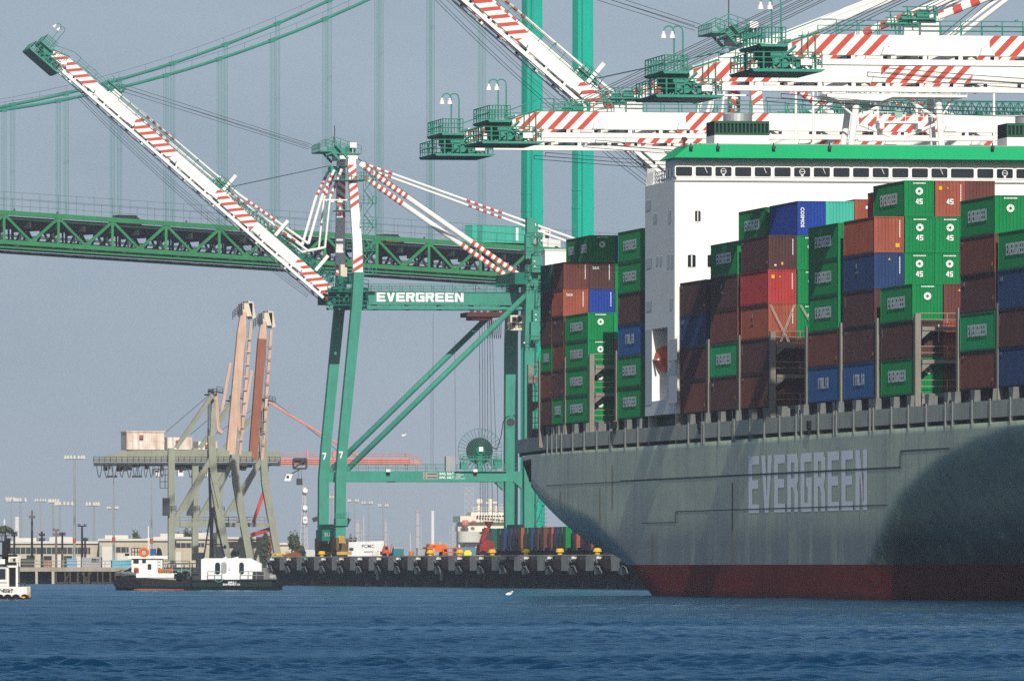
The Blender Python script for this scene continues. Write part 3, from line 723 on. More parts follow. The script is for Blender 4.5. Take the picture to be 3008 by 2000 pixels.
def container_mesh(Ln, H, W=2.438):
    """corner posts and rails round trapezoid-corrugated panels; origin at the bottom of the left front corner"""
    mb = MB(); p = .12; d = .05
    for x in (0, W - p):
        for y in (0, Ln - p): mb.box(x, x + p, y, y + p, 0.02, H)
    for z0, z1 in ((.02, .17), (H - .10, H - .001)):
        for x in (.004, W - p + .02): mb.box(x, x + p - .024, p, Ln - p, z0, z1)
        for y in (.004, Ln - p + .02): mb.box(p, W - p, y, y + p - .024, z0, z1)
    mb.poly([(p, p, H - .02), (W - p, p, H - .02), (W - p, Ln - p, H - .02), (p, Ln - p, H - .02)])
    mb.poly([(p, p, .06), (W - p, p, .06), (W - p, Ln - p, .06), (p, Ln - p, .06)])
    def corr(ax, off, a, b, inward):
        n = max(2, round((b - a) / .28)); st = (b - a) / n; pr = []
        for k in range(n):
            q = a + st * k
            pr += [(q, 0), (q + st * .32, 0), (q + st * .5, d), (q + st * .82, d)] if ax == 'y' else [(q, 0), (q + st * .60, 0), (q + st * .66, d * 1.3), (q + st * .90, d * 1.3), (q + st * .96, 0)]
        pr.append((b, 0)); lo = []; hi = []
        for q, e in pr:
            o = off + inward * e
            lo.append((o, q, .17) if ax == 'y' else (q, o, .17)); hi.append((o, q, H - .10) if ax == 'y' else (q, o, H - .10))
        mb.rings([lo, hi], cap=False) if False else mb.add(lo + hi, [(i, i + 1, len(lo) + i + 1, len(lo) + i) for i in range(len(lo) - 1)])
    corr('y', .03, p, Ln - p, 1); corr('y', W - .03, p, Ln - p, -1); corr('x', .03, p, W - p, 1); corr('x', Ln - .03, p, W - p, -1)
    for x in (-.005, W - .16):
        for y in (-.005, Ln - .16):
            for z in (0, H - .12): mb.box(x, x + .165, y, y + .165, z, z + .122)
    me = bpy.data.meshes.new("container"); me.from_pydata(mb.v, [], mb.f); me.materials.append(CM['B']); me.update()
    return me
CMESH = {}
def cmesh(Ln, H):
    k = (round(Ln, 2), round(H, 2))
    if k not in CMESH: CMESH[k] = container_mesh(Ln, H)
    return CMESH[k]
LM = {}
def shared(key, fn):
    if key not in LM:
        o = fn(); LM[key] = (o.data, o.name); return o
    o = bpy.data.objects.new(key[0], LM[key][0]); COL.objects.link(o); return o
def side_word(text, Ln, H):
    def fn():
        mb = MB(); w = Ln * .55 if text == "EVERGREEN" else Ln * .37; h = H * .31
        word(mb, text, (-.012, Ln / 2 + w / 2, H * .38), (0, -1, 0), (0, 0, 1), w, h, gap=.10, sx=.40, sy=.17)
        return mb.build("lettering", LETTER, None, org=(0, 0, 0))
    return shared(("lettering", text, Ln, H), fn)
def emblem(H, num=False):
    def fn():
        mb = MB(); c = Vector((1.22, -.02, H * (.70 if num else .66))); n = 20
        def ring(r0, r1, m):
            A = [c + Vector((r0 * math.cos(2 * math.pi * i / n), 0, r0 * math.sin(2 * math.pi * i / n))) for i in range(n)]
            B = [c + Vector((r1 * math.cos(2 * math.pi * i / n), 0, r1 * math.sin(2 * math.pi * i / n))) for i in range(n)]
            mb.rings([A, B], m, cap=False)
        ring(.34, .30, 0); ring(.30, .12, 1); ring(.12, .04, 0)
        for k in range(8):
            a = 2 * math.pi * k / 8; b = a + .2
            mb.poly([c + Vector((r * math.cos(q), -.006, r * math.sin(q))) for r, q in ((.16, a), (.26, a), (.26, b), (.16, b))], 0)
        for k in range(10): mb.box(.72 + .105 * k, .72 + .105 * k + .07, -.022, -.012, H * .905, H * .905 + .10, 1)
        if num: word(mb, "45", (.93, -.02, H * .34), (1, 0, 0), (0, 0, 1), .56, .44, gap=.2, sx=.27, sy=.2, m=1)
        return mb.build("emblem", [CM['E'], LETTER], None, org=(0, 0, 0))
    return shared(("emblem", H, num), fn)
def end_code(H, kind, num=False):
    """serial strip down the right, or a number and labels, on a container's end"""
    def fn():
        mb = MB()
        if kind != 'W':
            for k in range(11): mb.box(2.06, 2.13, -.022, -.012, H * .86 - .125 * k, H * .86 - .125 * k + .085)
        if kind == 'Y': mb.box(1.75, 2.08, -.022, -.012, .42, .76, 1)
        if kind == 'y': mb.box(.30, .56, -.022, -.012, H * .74, H * .74 + .3, 1); mb.poly([(.95, -.02, H * .77), (1.12, -.02, H * .77), (1.03, -.02, H * .77 + .17)], 1)
        if kind == 't': mb.poly([(1.15, -.02, H * .80), (1.35, -.02, H * .80), (1.25, -.02, H * .80 + .19)], 1)
        if kind == 'W': mb.box(.95, 1.25, -.022, -.012, H * .72, H * .72 + .25)
        if kind == 'w': mb.box(.5, .68, -.022, -.012, .3, .42); mb.box(1.1, 1.26, -.022, -.012, .38, .62, 1)
        if num: word(mb, "45", (.93, -.02, H * .34), (1, 0, 0), (0, 0, 1), .56, .44, gap=.2, sx=.27, sy=.2)
        return mb.build("marking", [LETTER, YELLOW], None, org=(0, 0, 0))
    return shared(("marking", H, kind, num), fn)
def end_text(text, H):
    def fn():
        mb = MB()
        if text == "COSMOS": write(mb, text, (.42, -.02, H * .52), (0, 0, -1), (1, 0, 0), .42, bold=.012)
        else:
            write(mb, text, (.62, -.02, H * .80), (1, 0, 0), (0, 0, 1), .50)
            mb.box(1.90, 1.95, -.022, -.012, H * .35, H * .92)
        return mb.build("lettering", LETTER, None, org=(0, 0, 0))
    return shared(("lettering", text, H), fn)
def side_code(Ln, H, v):
    def fn():
        mb = MB()
        if v == 0:
            for k in range(5): mb.box(-.022, -.012, Ln - .75, Ln - .62, H * .82 - .16 * k, H * .82 - .16 * k + .1)
        elif v == 1: mb.box(-.022, -.012, Ln - 1.7, Ln - .9, H * .74, H * .74 + .28); mb.box(-.022, -.012, .6, .75, H * .3, H * .3 + .3, 1)
        elif v == 2: mb.box(-.022, -.012, Ln - 1.3, Ln - .6, H * .85, H * .85 + .12); mb.box(-.022, -.012, .5, .9, H * .18, H * .18 + .22, 1)
        elif v == 3: mb.box(-.022, -.012, Ln * .56, Ln * .60, H * .64, H * .64 + .35); mb.box(-.022, -.012, Ln * .52, Ln * .62, H * .50, H * .50 + .12)
        return mb.build("marking", [mat("faded_marking", (.28, .28, .29), .6, .4, 2.0), mat("faded_yellow", (.40, .25, .04), .6)], None, org=(0, 0, 0))
    return shared(("marking", Ln, H, v), fn)
BAYNAME = {"b0": "aftmost stack at the stern", "b1": "second stack from the stern", "b2": "third stack from the stern", "b3": "stack just aft of the white house",
           "b4": "first stack ahead of the white house", "b5": "second stack ahead of the white house", "b6": "third stack ahead of the white house", "b7": "fourth stack ahead of the white house",
           "b8": "fifth stack ahead of the white house", "b9": "sixth stack ahead of the white house", "b10": "seventh stack ahead of the white house", "b11": "eighth stack ahead of the white house"}
ORD = ["bottom", "second up", "third up", "fourth up", "fifth up", "sixth up", "seventh up"]
ROWN = ["outer row", "second row inboard", "third row inboard", "fourth row inboard"]
ncont = 0
def stack(bay, row, spec, H=2.9, Ln=None):
    """spec: list bottom to top of codes: colour letter, then '.'-separated extras (e side name, l emblem, n number 45, i ITALIA, x tex, k COSMOS, or end-code letters)"""
    global ncont
    yf, bl = BAYS[bay]; Ln = Ln or bl; z = ZB; x = XR + 2.5 * row
    for k, s in enumerate(spec):
        hh = H
        if s != '-':
            c, *ex = s.split('.'); ex = ex[0] if ex else ''
            o = bpy.data.objects.new("shipping_container", cmesh(Ln, hh)); COL.objects.link(o)
            dx = random.uniform(-.03, .03)
            o.location = (x + dx, yf + random.uniform(-.04, .04), z)
            o.material_slots[0].link = 'OBJECT'; o.material_slots[0].material = CM[c]
            des = CNAME[c]
            if 'e' in ex: des += " white lettered"
            if 'i' in ex: des += " white lettered"
            if 'n' in ex: des = des.replace(" white lettered", "") + " 45"
            tag(o, f"{des} container, {ORD[k]}, {ROWN[row]}, {BAYNAME[bay]}", "shipping container", "containers stacked on the ship")
            ch = []
            if 'e' in ex: ch.append(side_word("EVERGREEN", Ln, hh))
            if 'i' in ex: ch.append(side_word("ITALIA", Ln, hh))
            if 'l' in ex: ch.append(emblem(hh, 'n' in ex))
            elif 'x' in ex: ch.append(end_text("tex", hh))
            elif 'k' in ex: ch.append(end_text("COSMOS", hh))
            else:
                for q in 'YytWwc':
                    if q in ex: ch.append(end_code(hh, q, 'n' in ex)); break
            if 'e' not in ex and 'i' not in ex and row == 0: ch.append(side_code(Ln, hh, (0, 2, 0, 1, 2, 0, 1, 2, 0, 3)[ncont % 10]))
            for q in ch: q.parent = o; q.location = (0, 0, 0)
            ncont += 1
        z += hh + .012
S26 = 2.56
stack("b0", 0, ["D", "B", "E.e", "D", "D", "K"], S26); stack("b0", 1, ["B", "B", "D", "B", "B", "E.el", "E.el"], S26)
stack("b1", 0, ["E.e", "D", "B", "D", "O.x", "B.c"], S26); stack("b1", 1, ["E", "E", "B", "E", "C.c", "D.x", "E.el"], S26); stack("b1", 2, ["B", "E", "B", "E.l", "E.l", "E.l", "C.c"], S26); stack("b1", 3, ["B", "E", "B", "E", "D", "E", "B"], S26)
stack("b2", 0, ["E.el", "E.el", "E.el", "E.el"], S26); stack("b2", 1, ["B", "E.l", "O.t", "G.l", "-"], S26); stack("b2", 2, ["B", "D", "E", "E.l"], S26)
stack("b3", 0, ["E.e", "E.e", "I.i", "D", "E.e", "E.e"], 2.86); stack("b3", 1, ["E", "B", "I", "D", "E", "B"], 2.86)
stack("b4", 0, ["B", "D", "N", "D"]); stack("b4", 1, ["B", "D", "N", "B"]); stack("b4", 2, ["B", "E", "N", "B"])
stack("b5", 0, ["D", "G.e", "B", "D", "E.e"]); stack("b5", 1, ["B", "E", "D", "B", "E.l", "E.el"]); stack("b5", 2, ["B", "B", "E", "B", "D"]); stack("b5", 3, ["B", "B", "E", "B", "D"])
stack("b6", 0, ["B", "D", "O.c", "R.yc", "D.w"]); stack("b6", 1, ["D", "B", "E.l", "E.l", "E.l", "C.k"]); stack("b6", 2, ["B", "D", "E", "B", "E", "T"]); stack("b6", 3, ["B", "D", "E", "B", "E", "O.W"], 2.93)
stack("b7", 0, ["I.i", "B", "E.e", "E.e", "E.e"]); stack("b7", 1, ["D", "B", "B", "E", "B"]); stack("b7", 2, ["D", "B", "B", "E", "B", "R"])
stack("b8", 0, ["I.i", "D", "D.t", "N.t", "O.Y"]); stack("b8", 1, ["B", "D", "E", "E.ln", "E.ln", "E.eln"]); stack("b8", 2, ["B", "D", "E", "E.ln", "E.ln", "O.yn"]); stack("b8", 3, ["B", "D", "E", "E", "B", "B"])
stack("b9", 0, ["E.el", "D.c", "E.el"]); stack("b9", 1, ["B", "O.t", "B.t"]); stack("b9", 2, ["B", "D", "O.t"]); stack("b9", 3, ["B", "D", "E"])
stack("b10", 0, ["B", "G.e", "D", "B", "E.el"]); stack("b10", 1, ["B", "E", "D", "B", "E.l"])
stack("b11", 0, ["N", "D", "N", "E.e"]); stack("b11", 1, ["B", "E", "D", "B"])
# crossed lashing rods on the stack in front of the lashing bridge
def rods():
    y = BAYS["b6"][0] - .12; x0 = XR + .1; z0 = 22.3; z1 = ZB + 2.91 * 3 - .1
    mb = MB()
    for k in (0, .12):
        mb.tube((x0 + k, y, z1), (x0 + 1.5 + k, y - .5, z0 - .6), .025, 5); mb.tube((x0 + 2.2 - k, y, z1), (x0 + .9 - k, y - .5, z0 - .6), .025, 5)
        mb.tube((x0 + 2.6 + k, y, z1), (x0 + 4.4 + k, y - .5, z0 - .6), .025, 5)
    mb.build("lashing_rod", mat("rod_galv", (.45, .42, .36), .5), ship)
rods()
# ================================================================== SHIP-TO-SHORE CRANES
CR_Y, CR_X, CR_S, CR_Z = 1384.0, 210.3, 0.96, 3.95
def L(u, v, y=0.0):
    """photo pixel on the crane numbered 7 -> crane metres, on the plane y metres behind its near leg frame"""
    p = onY(u, v, CR_Y + y * CR_S); return Vector(((p.x - CR_X) / CR_S, y, (p.z - CR_Z) / CR_S))
GAUGE_Y = 17.4
BY0, BY1 = 5.5, 12.0         # the two boom girders
BLEN, BTOP = 56.7, 41.2      # boom length from its hinge; top of the girders
def crane(label, phi, full=True):
    root = empty("container_crane", (0, 0, 0), label, "crane", "green and white container cranes on the wharf")
    e = Vector((-math.cos(phi), 0, math.sin(phi))); up = Vector((math.sin(phi), 0, math.cos(phi))); O = Vector((0, 0, BTOP))
    if not full: O = Vector((0, 0, 41.07))
    def bp(xi, eta, y): return O + e * xi + up * eta + Vector((0, y, 0))
    SW = [WHITE, REDP]
    # --- legs (box section, kinked above the portal)
    def boxrings(mb, pts, m=0):
        mb.rings([[Vector((c.x - wx / 2, c.y - wy / 2, c.z)), Vector((c.x + wx / 2, c.y - wy / 2, c.z)), Vector((c.x + wx / 2, c.y + wy / 2, c.z)), Vector((c.x - wx / 2, c.y + wy / 2, c.z))] for c, wx, wy in pts], m)
    prof = [(L(998, 1590), 1.5), (L(1000, 1400), 1.55), (L(1006, 1312), 1.45), (L(1046, 905), 1.55), (L(1053, 800), 1.6)]
    prof2 = [(L(1556, 1600), 1.9), (L(1556, 1400), 2.0), (L(1557, 1000), 1.9), (L(1562, 800), 1.7)]
    for y, nm in ((0, 'near'), (GAUGE_Y, 'far')):
        mb = MB(); boxrings(mb, [(p + Vector((0, y, 0)), w, 1.7) for p, w in prof]); lg = mb.build("leg", GREEN, root)
        mb = MB(); word(mb, "7", L(998 if y == 0 else 999, 1343) + Vector((-.26, y - .905, -.15)), (1, 0, 0), (0, 0, 1), .58, 1.05, sx=.3, sy=.2); mb.build("number", LETTER, lg)
        mb = MB(); boxrings(mb, [(p + Vector((0, y, 0)), w, 1.7) for p, w in prof2]); mb.build("leg", GREEN, root)
        # portal beam and rail
        a = L(1015, 1398) + Vector((0, y, 0)); b = L(1538, 1398) + Vector((0, y, 0))
        mb = MB(); mb.box(a.x - .2, b.x - .3, y - .62, y + .62, a.z - .78, a.z + .78)
        mb.prism([(b.x - 1.6, y - .6, a.z - .781), (b.x - .35, y - .6, a.z - .781), (b.x - .35, y - .6, a.z - 2.0)], (0, 1.2, 0))
        pb = mb.build("portal_beam", GREEN, root)
        mb = MB(); mb.rail([(a.x, y - .6, a.z + .78), (b.x, y - .6, a.z + .78)], 1.1, .03, 1.5); mb.build("guard_rail", GREEN, pb)
        # bogies
        for q in (prof[0][0], prof2[0][0]):
            mb = MB(); x = q.x
            for k in range(-2, 3): mb.box(x - .55, x + .55, y + 1.9 * k - .75, y + 1.9 * k + .75, .25, 1.35, 2); mb.disc((x, y + 1.9 * k, .42), (1, 0, 0), .42, .5, 14, 1)
            mb.box(x - .35, x + .35, y - 4.4, y + 4.4, 1.35, 2.3, 2); mb.prism([(x - .2, y - 1, 1.5), (x + .75, y - 1, 1.5), (x + .55, y - 1, 3.4), (x - .45, y - 1, 3.4)], (0, 2, 0), 0); mb.box(x - .95, x - .5, y - 2.6, y + 2.2, 1.2, 3.1, 2); mb.box(x - 1.2, x + 1.1, y - 5.0, y - 4.6, .5, 1.0, 0); mb.tube((x + .9, y - 1.6, .6), (x + .9, y - 1.6, 3.0), .22, 6, 2)
            mb.build("bogie", [mat('bogie_ochre', (.46, .29, .06), .6, .45, 1.2, .4), STEEL, mat('bogie_rust', (.13, .085, .05), .8, .5, 1.2, .4)], root)
    # sill and cross beams along the quay
    for x, z, h in ((prof[0][0].x, 4.2, 2.0), (prof[3][0].x, prof[3][0].z + .9, 1.7), (prof[4][0].x, prof[4][0].z - .7, 1.3), (prof2[0][0].x, 4.2, 2.0), (prof2[3][0].x, prof2[3][0].z - .9, 1.9)):
        mb = MB(); mb.box(x - .72, x + .72, .86, GAUGE_Y - .86, z - h / 2, z + h / 2); mb.build("cross_beam", GREEN2, root)
    mb = MB(); c = L(960, 1572, GAUGE_Y / 2); mb.box(c.x - 1.2, c.x + 1.35, 5.4, 12, c.z - .85, c.z + .85); dbx = mb.build("drive_house", GREEN2, root)
    mb = MB(); write(mb, "SU-7", (c.x - .1, 5.38, c.z + .1), (1, 0, 0), (0, 0, 1), .8, bold=.02); mb.build("lettering", GREYP, dbx)
    if full:
        mb = MB(); p = L(998, 1532); mb.box(p.x - .8, p.x + 1.0, -1.3, .9, p.z - .6, p.z + .5); mb.rail([(p.x - .9, -1.4, p.z + .5), (p.x + 1.2, -1.4, p.z + .5)], .9, .03, .4); mb.build("cable_chute", GREEN, root)
        mb = MB(); mb.beam(L(1015, 1545), L(1026, 1522), .3, .6); mb.beam(L(930, 1530, GAUGE_Y), L(926, 1518, GAUGE_Y), .5, 1.0); mb.build("flood_lamp", STEEL, root)
    # --- diagonal tubes
    for y in (0, GAUGE_Y):
        o = Vector((0, y, 0)); mb = MB(); mb.tube(L(1561, 852) + o, L(1022, 1377) + o, .44, 14)
        q = L(1022, 1377) + o; mb.ball(q, .55, 10)
        mb.build("diagonal_brace", GREEN, root, smooth=True)
    # --- A-frame posts and apex
    NP = [(L(1050, 800), 1.5), (L(1049, 722), 1.4), (L(1042, 477) + Vector((0, 3.4, 0)), 1.25)]
    FP = [(p + Vector((0, (GAUGE_Y if k < 2 else GAUGE_Y - 6.8), 0)), w) for k, (p, w) in enumerate(NP)]
    def stripes_on(mb, p0, p1, w0, w1, z0, z1, yoff, per=1.55, dutyh=.8, sl=1.0, side=1):
        """slanting red bars on the near face of a leaning post"""
        z = z0
        def X(zz, s): f = (zz - p0.z) / (p1.z - p0.z); return p0.x + (p1.x - p0.x) * f + s * (w0 + (w1 - w0) * f) / 2, p0.y + (p1.y - p0.y) * f + yoff
        while z < z1:
            a, b = X(z, -1), X(z + sl * side, 1); c_, d_ = X(z + dutyh + sl * side, 1), X(z + dutyh, -1)
            mb.poly([(a[0], a[1], z), (b[0], b[1], z + sl * side), (c_[0], c_[1], z + dutyh + sl * side), (d_[0], d_[1], z + dutyh)], 0); z += per
    for P in (NP, FP):
        mb = MB(); boxrings(mb, [(p, w, 1.2 if k else 1.4) for k, (p, w) in enumerate(P)]); po = mb.build("mast_post", WHITE, root)
        mb = MB(); p0, p1 = P[1][0], P[2][0]; yo = -.63
        sd = 1 if P is NP else -1
        stripes_on(mb, p0, p1, P[1][1], P[2][1], L(0, 605).z, p1.z - .9, yo, per=1.2, dutyh=.6, sl=.9, side=sd)
        stripes_on(mb, P[0][0], P[1][0], P[0][1], P[1][1], L(0, 795).z, L(0, 750).z, -.72, per=1.2, dutyh=.6, sl=.9, side=sd)
        mb.build("hazard_stripes", REDP, po)
    ax = NP[2][0].x; az = NP[2][0].z; ay = GAUGE_Y / 2
    mb = MB(); mb.box(ax - .6, ax + .6, 2.7, GAUGE_Y - 2.7, az - .3, az + .7); mb.box(ax - 1.6, ax + 1.2, ay - 4, ay + 4, az + .7, az + 1.5)
    hd = mb.build("mast_head", WHITE, root)
    mb = MB()
    for y in (ay - 4.2, ay + 4.2):
        mb.beam((ax - 4.7, y, az + 1.9), (ax - 2.9, y, az + 1.9), .5, .25); mb.beam((ax - 2.9, y, az + 1.9), (ax - 1.6, y, az + .5), .4, .35); mb.beam((ax - 2.4, y, az + 3.1), (ax + .2, y, az + .2), .3, .3)
    mb.box(ax - 4.7, ax - 2.6, ay - 4, ay + 4, az + 1.78, az + 1.9); mb.box(ax - 2.4, ax + 1.7, ay - 4.4, ay + 4.4, az + 1.45, az + 1.6)
    for x in (ax - 1.8, ax + .2): mb.disc((x, ay - 3.2, az + 2.1), (0, 1, 0), .75, .5, 16); mb.disc((x, ay + 2.6, az + 2.1), (0, 1, 0), .75, .5, 16)
    mb.rail([(ax - 4.7, ay - 4.2, az + 1.9), (ax - 2.6, ay - 4.2, az + 3.0), (ax + 1.7, ay - 4.4, az + 1.6)], 1.1, .045, 1.0); mb.rail([(ax - 4.7, ay + 4.2, az + 1.9), (ax - 4.7, ay - 4.2, az + 1.9)], 1.1, .045, 1.0)
    mb.rail([(ax - 4.7, ay + 4.2, az + 1.9), (ax - 2.6, ay + 4.2, az + 3.0), (ax + 1.7, ay + 4.4, az + 1.6)], 1.1, .045, 1.0)
    mb.box(ax - 2.6, ax - .9, ay - 1.4, ay + 1.4, az - 1.2, az - .3)
    mb.build("head_platform", GREEN, hd)
    mb = MB(); mb.tube((ax - 1.8, ay, az + 1.6), (ax - 1.8, ay, az + 6.0), .07, 6)
    for s in (-1, 1): mb.tube((ax - 1.8, ay, az + 4.2), (ax - 1.8 + s, ay + s, az + 1.7), .025, 4)
    mb.tube((ax - .9, ay, az + 1.6), (ax - .9, ay, az + 3.0), .05, 5); mb.build("antenna_mast", STEEL, hd)
    mb = MB(); mb.tube((ax + .4, 4.5, az + 1.6), (ax + .4, 4.5, az + 2.6), .06, 5); mb.box(ax - .1, ax + .95, 4.2, 4.6, az + 2.4, az + 3.2); mb.build("flood_lamp", LAMP, hd)
    # ladder tower and landings up the near post
    mb = MB(); bx = NP[1][0].x + .9
    for k in range(9):
        z0 = L(0, 800).z + k * 1.82; xo = bx + .1
        mb.beam((xo + (.2 if k % 2 else 1.6), .3, z0), (xo + (1.6 if k % 2 else .2), .3, z0 + 1.82), .5, .12); mb.tube((xo, .1, z0), (xo, .1, z0 + 1.82), .05, 4); mb.tube((xo + 1.9, .1, z0), (xo + 1.9, .1, z0 + 1.82), .05, 4)
        mb.tube((xo + (.2 if k % 2 else 1.6), .05, z0 + 1), (xo + (1.6 if k % 2 else .2), .05, z0 + 2.82), .04, 4)
        if k % 2 == 0: mb.box(xo - .6, xo + 2.0, -.3, .9, z0 - .07, z0); mb.rail([(xo - .6, -.3, z0), (xo + 2.0, -.3, z0)], 1.0, .035, .6)
    for vv, x0, x1 in ((612, -2.6, 1.2), (725, -1.0, 3.2), (735, .8, 3.4), (522, -2.6, 2.0)):
        z = L(0, vv).z; mb.box(ax + x0, ax + x1, 1.2, 6, z, z + .12); mb.rail([(ax + x0, 1.2, z + .1), (ax + x1, 1.2, z + .1)], 1.1, .04, .7)
    mb.build("stair_tower", GREEN, root)
    # --- girder on the legs, back to the landward overhang
    x0, x1 = L(978, 870, BY0).x, 46.0
    gt, gb = L(0, 853, BY0).z, L(0, 892, BY0).z
    for y in (BY0, BY1):
        mb = MB(); mb.box(x0, x1, y - .5, y + .5, gb + .1, gt); g = mb.build("girder", GREEN, root)
        mb = MB(); rz = L(0, 903, BY0).z; mb.box(x0, x1, y - .35, y + .2, rz, rz + .42)
        for k in range(20): mb.box(x0 + .4 + 2.8 * k, x0 + .55 + 2.8 * k, y - .3, y + .1, rz + .42, gb + .1)
        mb.build("trolley_rail", GREEN, g)
        if y == BY0:
            mb = MB(); a = L(1105, 886, BY0); b = L(1360, 859, BY0); word(mb, "EVERGREEN", (a.x, y - .515, a.z), (1, 0, 0), (0, 0, 1), b.x - a.x, b.z - a.z, gap=.12, sx=.30, sy=.24); mb.build("lettering", LETTER, g)
        mb = MB(); yy = y - .66 if y == BY0 else y + .66
        mb.box(x0, x1, min(yy, y - .5), max(yy, y + .5), gt + .01, gt + .1); mb.rail([(L(1080, 0, BY0).x, yy, gt + .1), (x1, yy, gt + .1)], 1.15, .04, 1.6, levels=(1, .62, .3))
        for k in range(9): mb.ball((L(1090, 0, BY0).x + 3.6 * k, yy, gt + .95), .13, 6)
        mb.build("walkway", GREEN, g)
    mb = MB()
    for k in range(9): mb.box(x0 + 2 + 5 * k, x0 + 2.6 + 5 * k, BY0 + .5, BY1 - .5, gb + .3, gt - .3)
    mb.build("girder_tie", GREEN2, root)
    # hinge machinery between the legs
    mb = MB(); hx0, hx1 = L(984, 0).x, L(1068, 0).x; rr = random.Random(4)
    mb.box(hx0 - .4, hx1 + 1.2, 3.4, 4.6, L(0, 880).z, L(0, 840).z); mb.box(hx0 - .6, hx1, 12.6, 14, L(0, 885).z, L(0, 835).z)
    for k in range(16):
        x = rr.uniform(hx0 - .5, hx1 - .6); z = rr.uniform(L(0, 890).z, L(0, 815).z); mb.box(x, x + rr.uniform(.3, 1.1), rr.uniform(1, 2.4), 3.4, z, z + rr.uniform(.3, 1.0))
    mb.box(hx0 - 1.0, hx1 + .9, 1.0, 3.4, L(0, 892).z, L(0, 889).z); mb.rail([(hx0 - 1, 1.0, L(0, 889).z), (hx1 + .9, 1.0, L(0, 889).z)], 1.1, .045, .8); mb.rail([(hx0 - 1, 1.0, L(0, 850).z), (hx1 + .9, 1.0, L(0, 850).z)], 1.1, .045, .8)
    mb.box(hx0 - 1, hx1 + .9, 1.0, 3.4, L(0, 852).z, L(0, 850).z); mb.rail([(hx0 - 1, 1.0, L(0, 822).z), (hx1 + .9, 1.0, L(0, 838).z)], 1.1, .045, .8)
    mb.box(hx0 - .4, hx0 + .2, 4.5, 12.7, L(0, 862).z, L(0, 856).z); mb.build("hinge_platform", GREEN2, root)
    mb = MB(); mb.box(L(1018, 0).x, L(1037, 0).x, 6, 8, L(0, 806).z, L(0, 768).z); mb.build("electric_cabinet", CREAM, root)
    # --- boom
    rd = MB()
    boom = None
    for y in (BY0, BY1):
        mb = MB(); W_ = .42; dep = 1.62
        pts = [(0.6, -.1), (1.5, 0), (BLEN - 2.4, 0), (BLEN, -.75), (BLEN, -dep), (1.2, -dep), (0.4, -dep + .3)]
        mb.prism([bp(a, b, y - W_) for a, b in pts], (0, 2 * W_, 0))
        bg_ = mb.build("boom_girder", WHITE, root)
        if boom is None: boom = bg_
        for g0 in (0.4, 16.5, 33.0, 49.3):
            mb = MB(); g1 = g0 + 7.9; per = 1.39; k = -2
            while True:
                s0 = g0 + .2 + per * k; s1 = s0 + .62
                if s0 > g1: break
                q = [(s0, -dep), (s1, -dep), (s1 - dep * 0 + 1.55, 0), (s0 + 1.55, 0)]     # distances from the tip
                # clip to [g0,g1] by cutting the parallelogram
                def clip(poly, lim, keepgreater):
                    out = []
                    for i in range(len(poly)):
                        a, b = poly[i], poly[(i + 1) % len(poly)]; ia = (a[0] >= lim) == keepgreater or a[0] == lim; ib = (b[0] >= lim) == keepgreater or b[0] == lim
                        if ia: out.append(a)
                        if ia != ib:
                            f = (lim - a[0]) / (b[0] - a[0]); out.append((lim, a[1] + (b[1] - a[1]) * f))
                    return out
                def top(poly):      # the tip's sloping upper edge
                    return [(a, min(b, -.75 + min(a, 2.4) / 2.4 * .75)) for a, b in poly]
                q = clip(q, g0, True)
                if len(q) > 2: q = clip(q, g1, False)
                if len(q) > 2:
                    q = top(q)
                    mb.poly([bp(BLEN - a, b, y - W_ - .006) for a, b in q])
                k += 1
            mb.build("hazard_stripes", REDP, bg_)
        # trolley rail hung beneath the girder, on hangers
        rb = -2.4 if y == BY0 else -2.08; mb = MB(); mb.prism([bp(0.6, -1.95, y - .55), bp(BLEN - 2.6, -1.95, y - .55), bp(BLEN - 2.6, rb, y - .55), bp(0.6, rb, y - .55)], (0, .8, 0))
        for k in range(19):
            xi = 1.5 + 2.92 * k; mb.prism([bp(xi, -1.62, y - .36), bp(xi + .35, -1.62, y - .36), bp(xi + .35, -1.95, y - .36), bp(xi, -1.95, y - .36)], (0, .4, 0), 0)
            mb.prism([bp(xi + .36, -1.68, y - .45), bp(xi + .62, -1.68, y - .45), bp(xi + .62, -1.9, y - .45), bp(xi + .36, -1.9, y - .45)], (0, .3, 0), 1)
        mb.build("trolley_rail", [WHITE, BLACK], bg_)
        for xi in (6, 14.5, 23.0, 31.5, 40.0, 48.0):
            mb = MB(); mb.prism([bp(xi, -1.0, y - 1.0), bp(xi + .9, -1.0, y - 1.0), bp(xi + 1.1, -1.6, y - 1.0), bp(xi - .1, -1.6, y - 1.0)], (0, .57, 0))
            mb.build("flood_lamp", LAMP, bg_)
        # walkway railing along the top
        mb = MB(); yy = y - .42 if y == BY0 else y + .42
        n = 30
        for k in range(n + 1):
            xi = 2 + (BLEN - 6) * k / n; mb.tube(bp(xi, 0, yy), bp(xi, 1.15, yy), .045, 4)
        for lv in (.38, .76, 1.15): mb.tube(bp(2, lv, yy), bp(BLEN - 4, lv, yy), .035, 4)
        for xi in (8, 17, 29, 38, 50): mb.ball(bp(xi, 1.2, yy), .17, 6)
        mb.build("guard_rail", GREEN, bg_)
    mb = MB()
    for k in range(12):
        xi = 1.8 + (BLEN - 3) * k / 11; mb.prism([bp(xi, -.3, BY0 + .42), bp(xi + .7, -.3, BY0 + .42), bp(xi + .7, -1.5, BY0 + .42), bp(xi, -1.5, BY0 + .42)], (0, BY1 - BY0 - .84, 0))
        if k < 11: mb.tube(bp(xi, -1.2, BY0 + .4), bp(xi + BLEN / 11.5, -1.2, BY1 - .4), .13, 6)
    mb.build("boom_tie", WHITE, root)
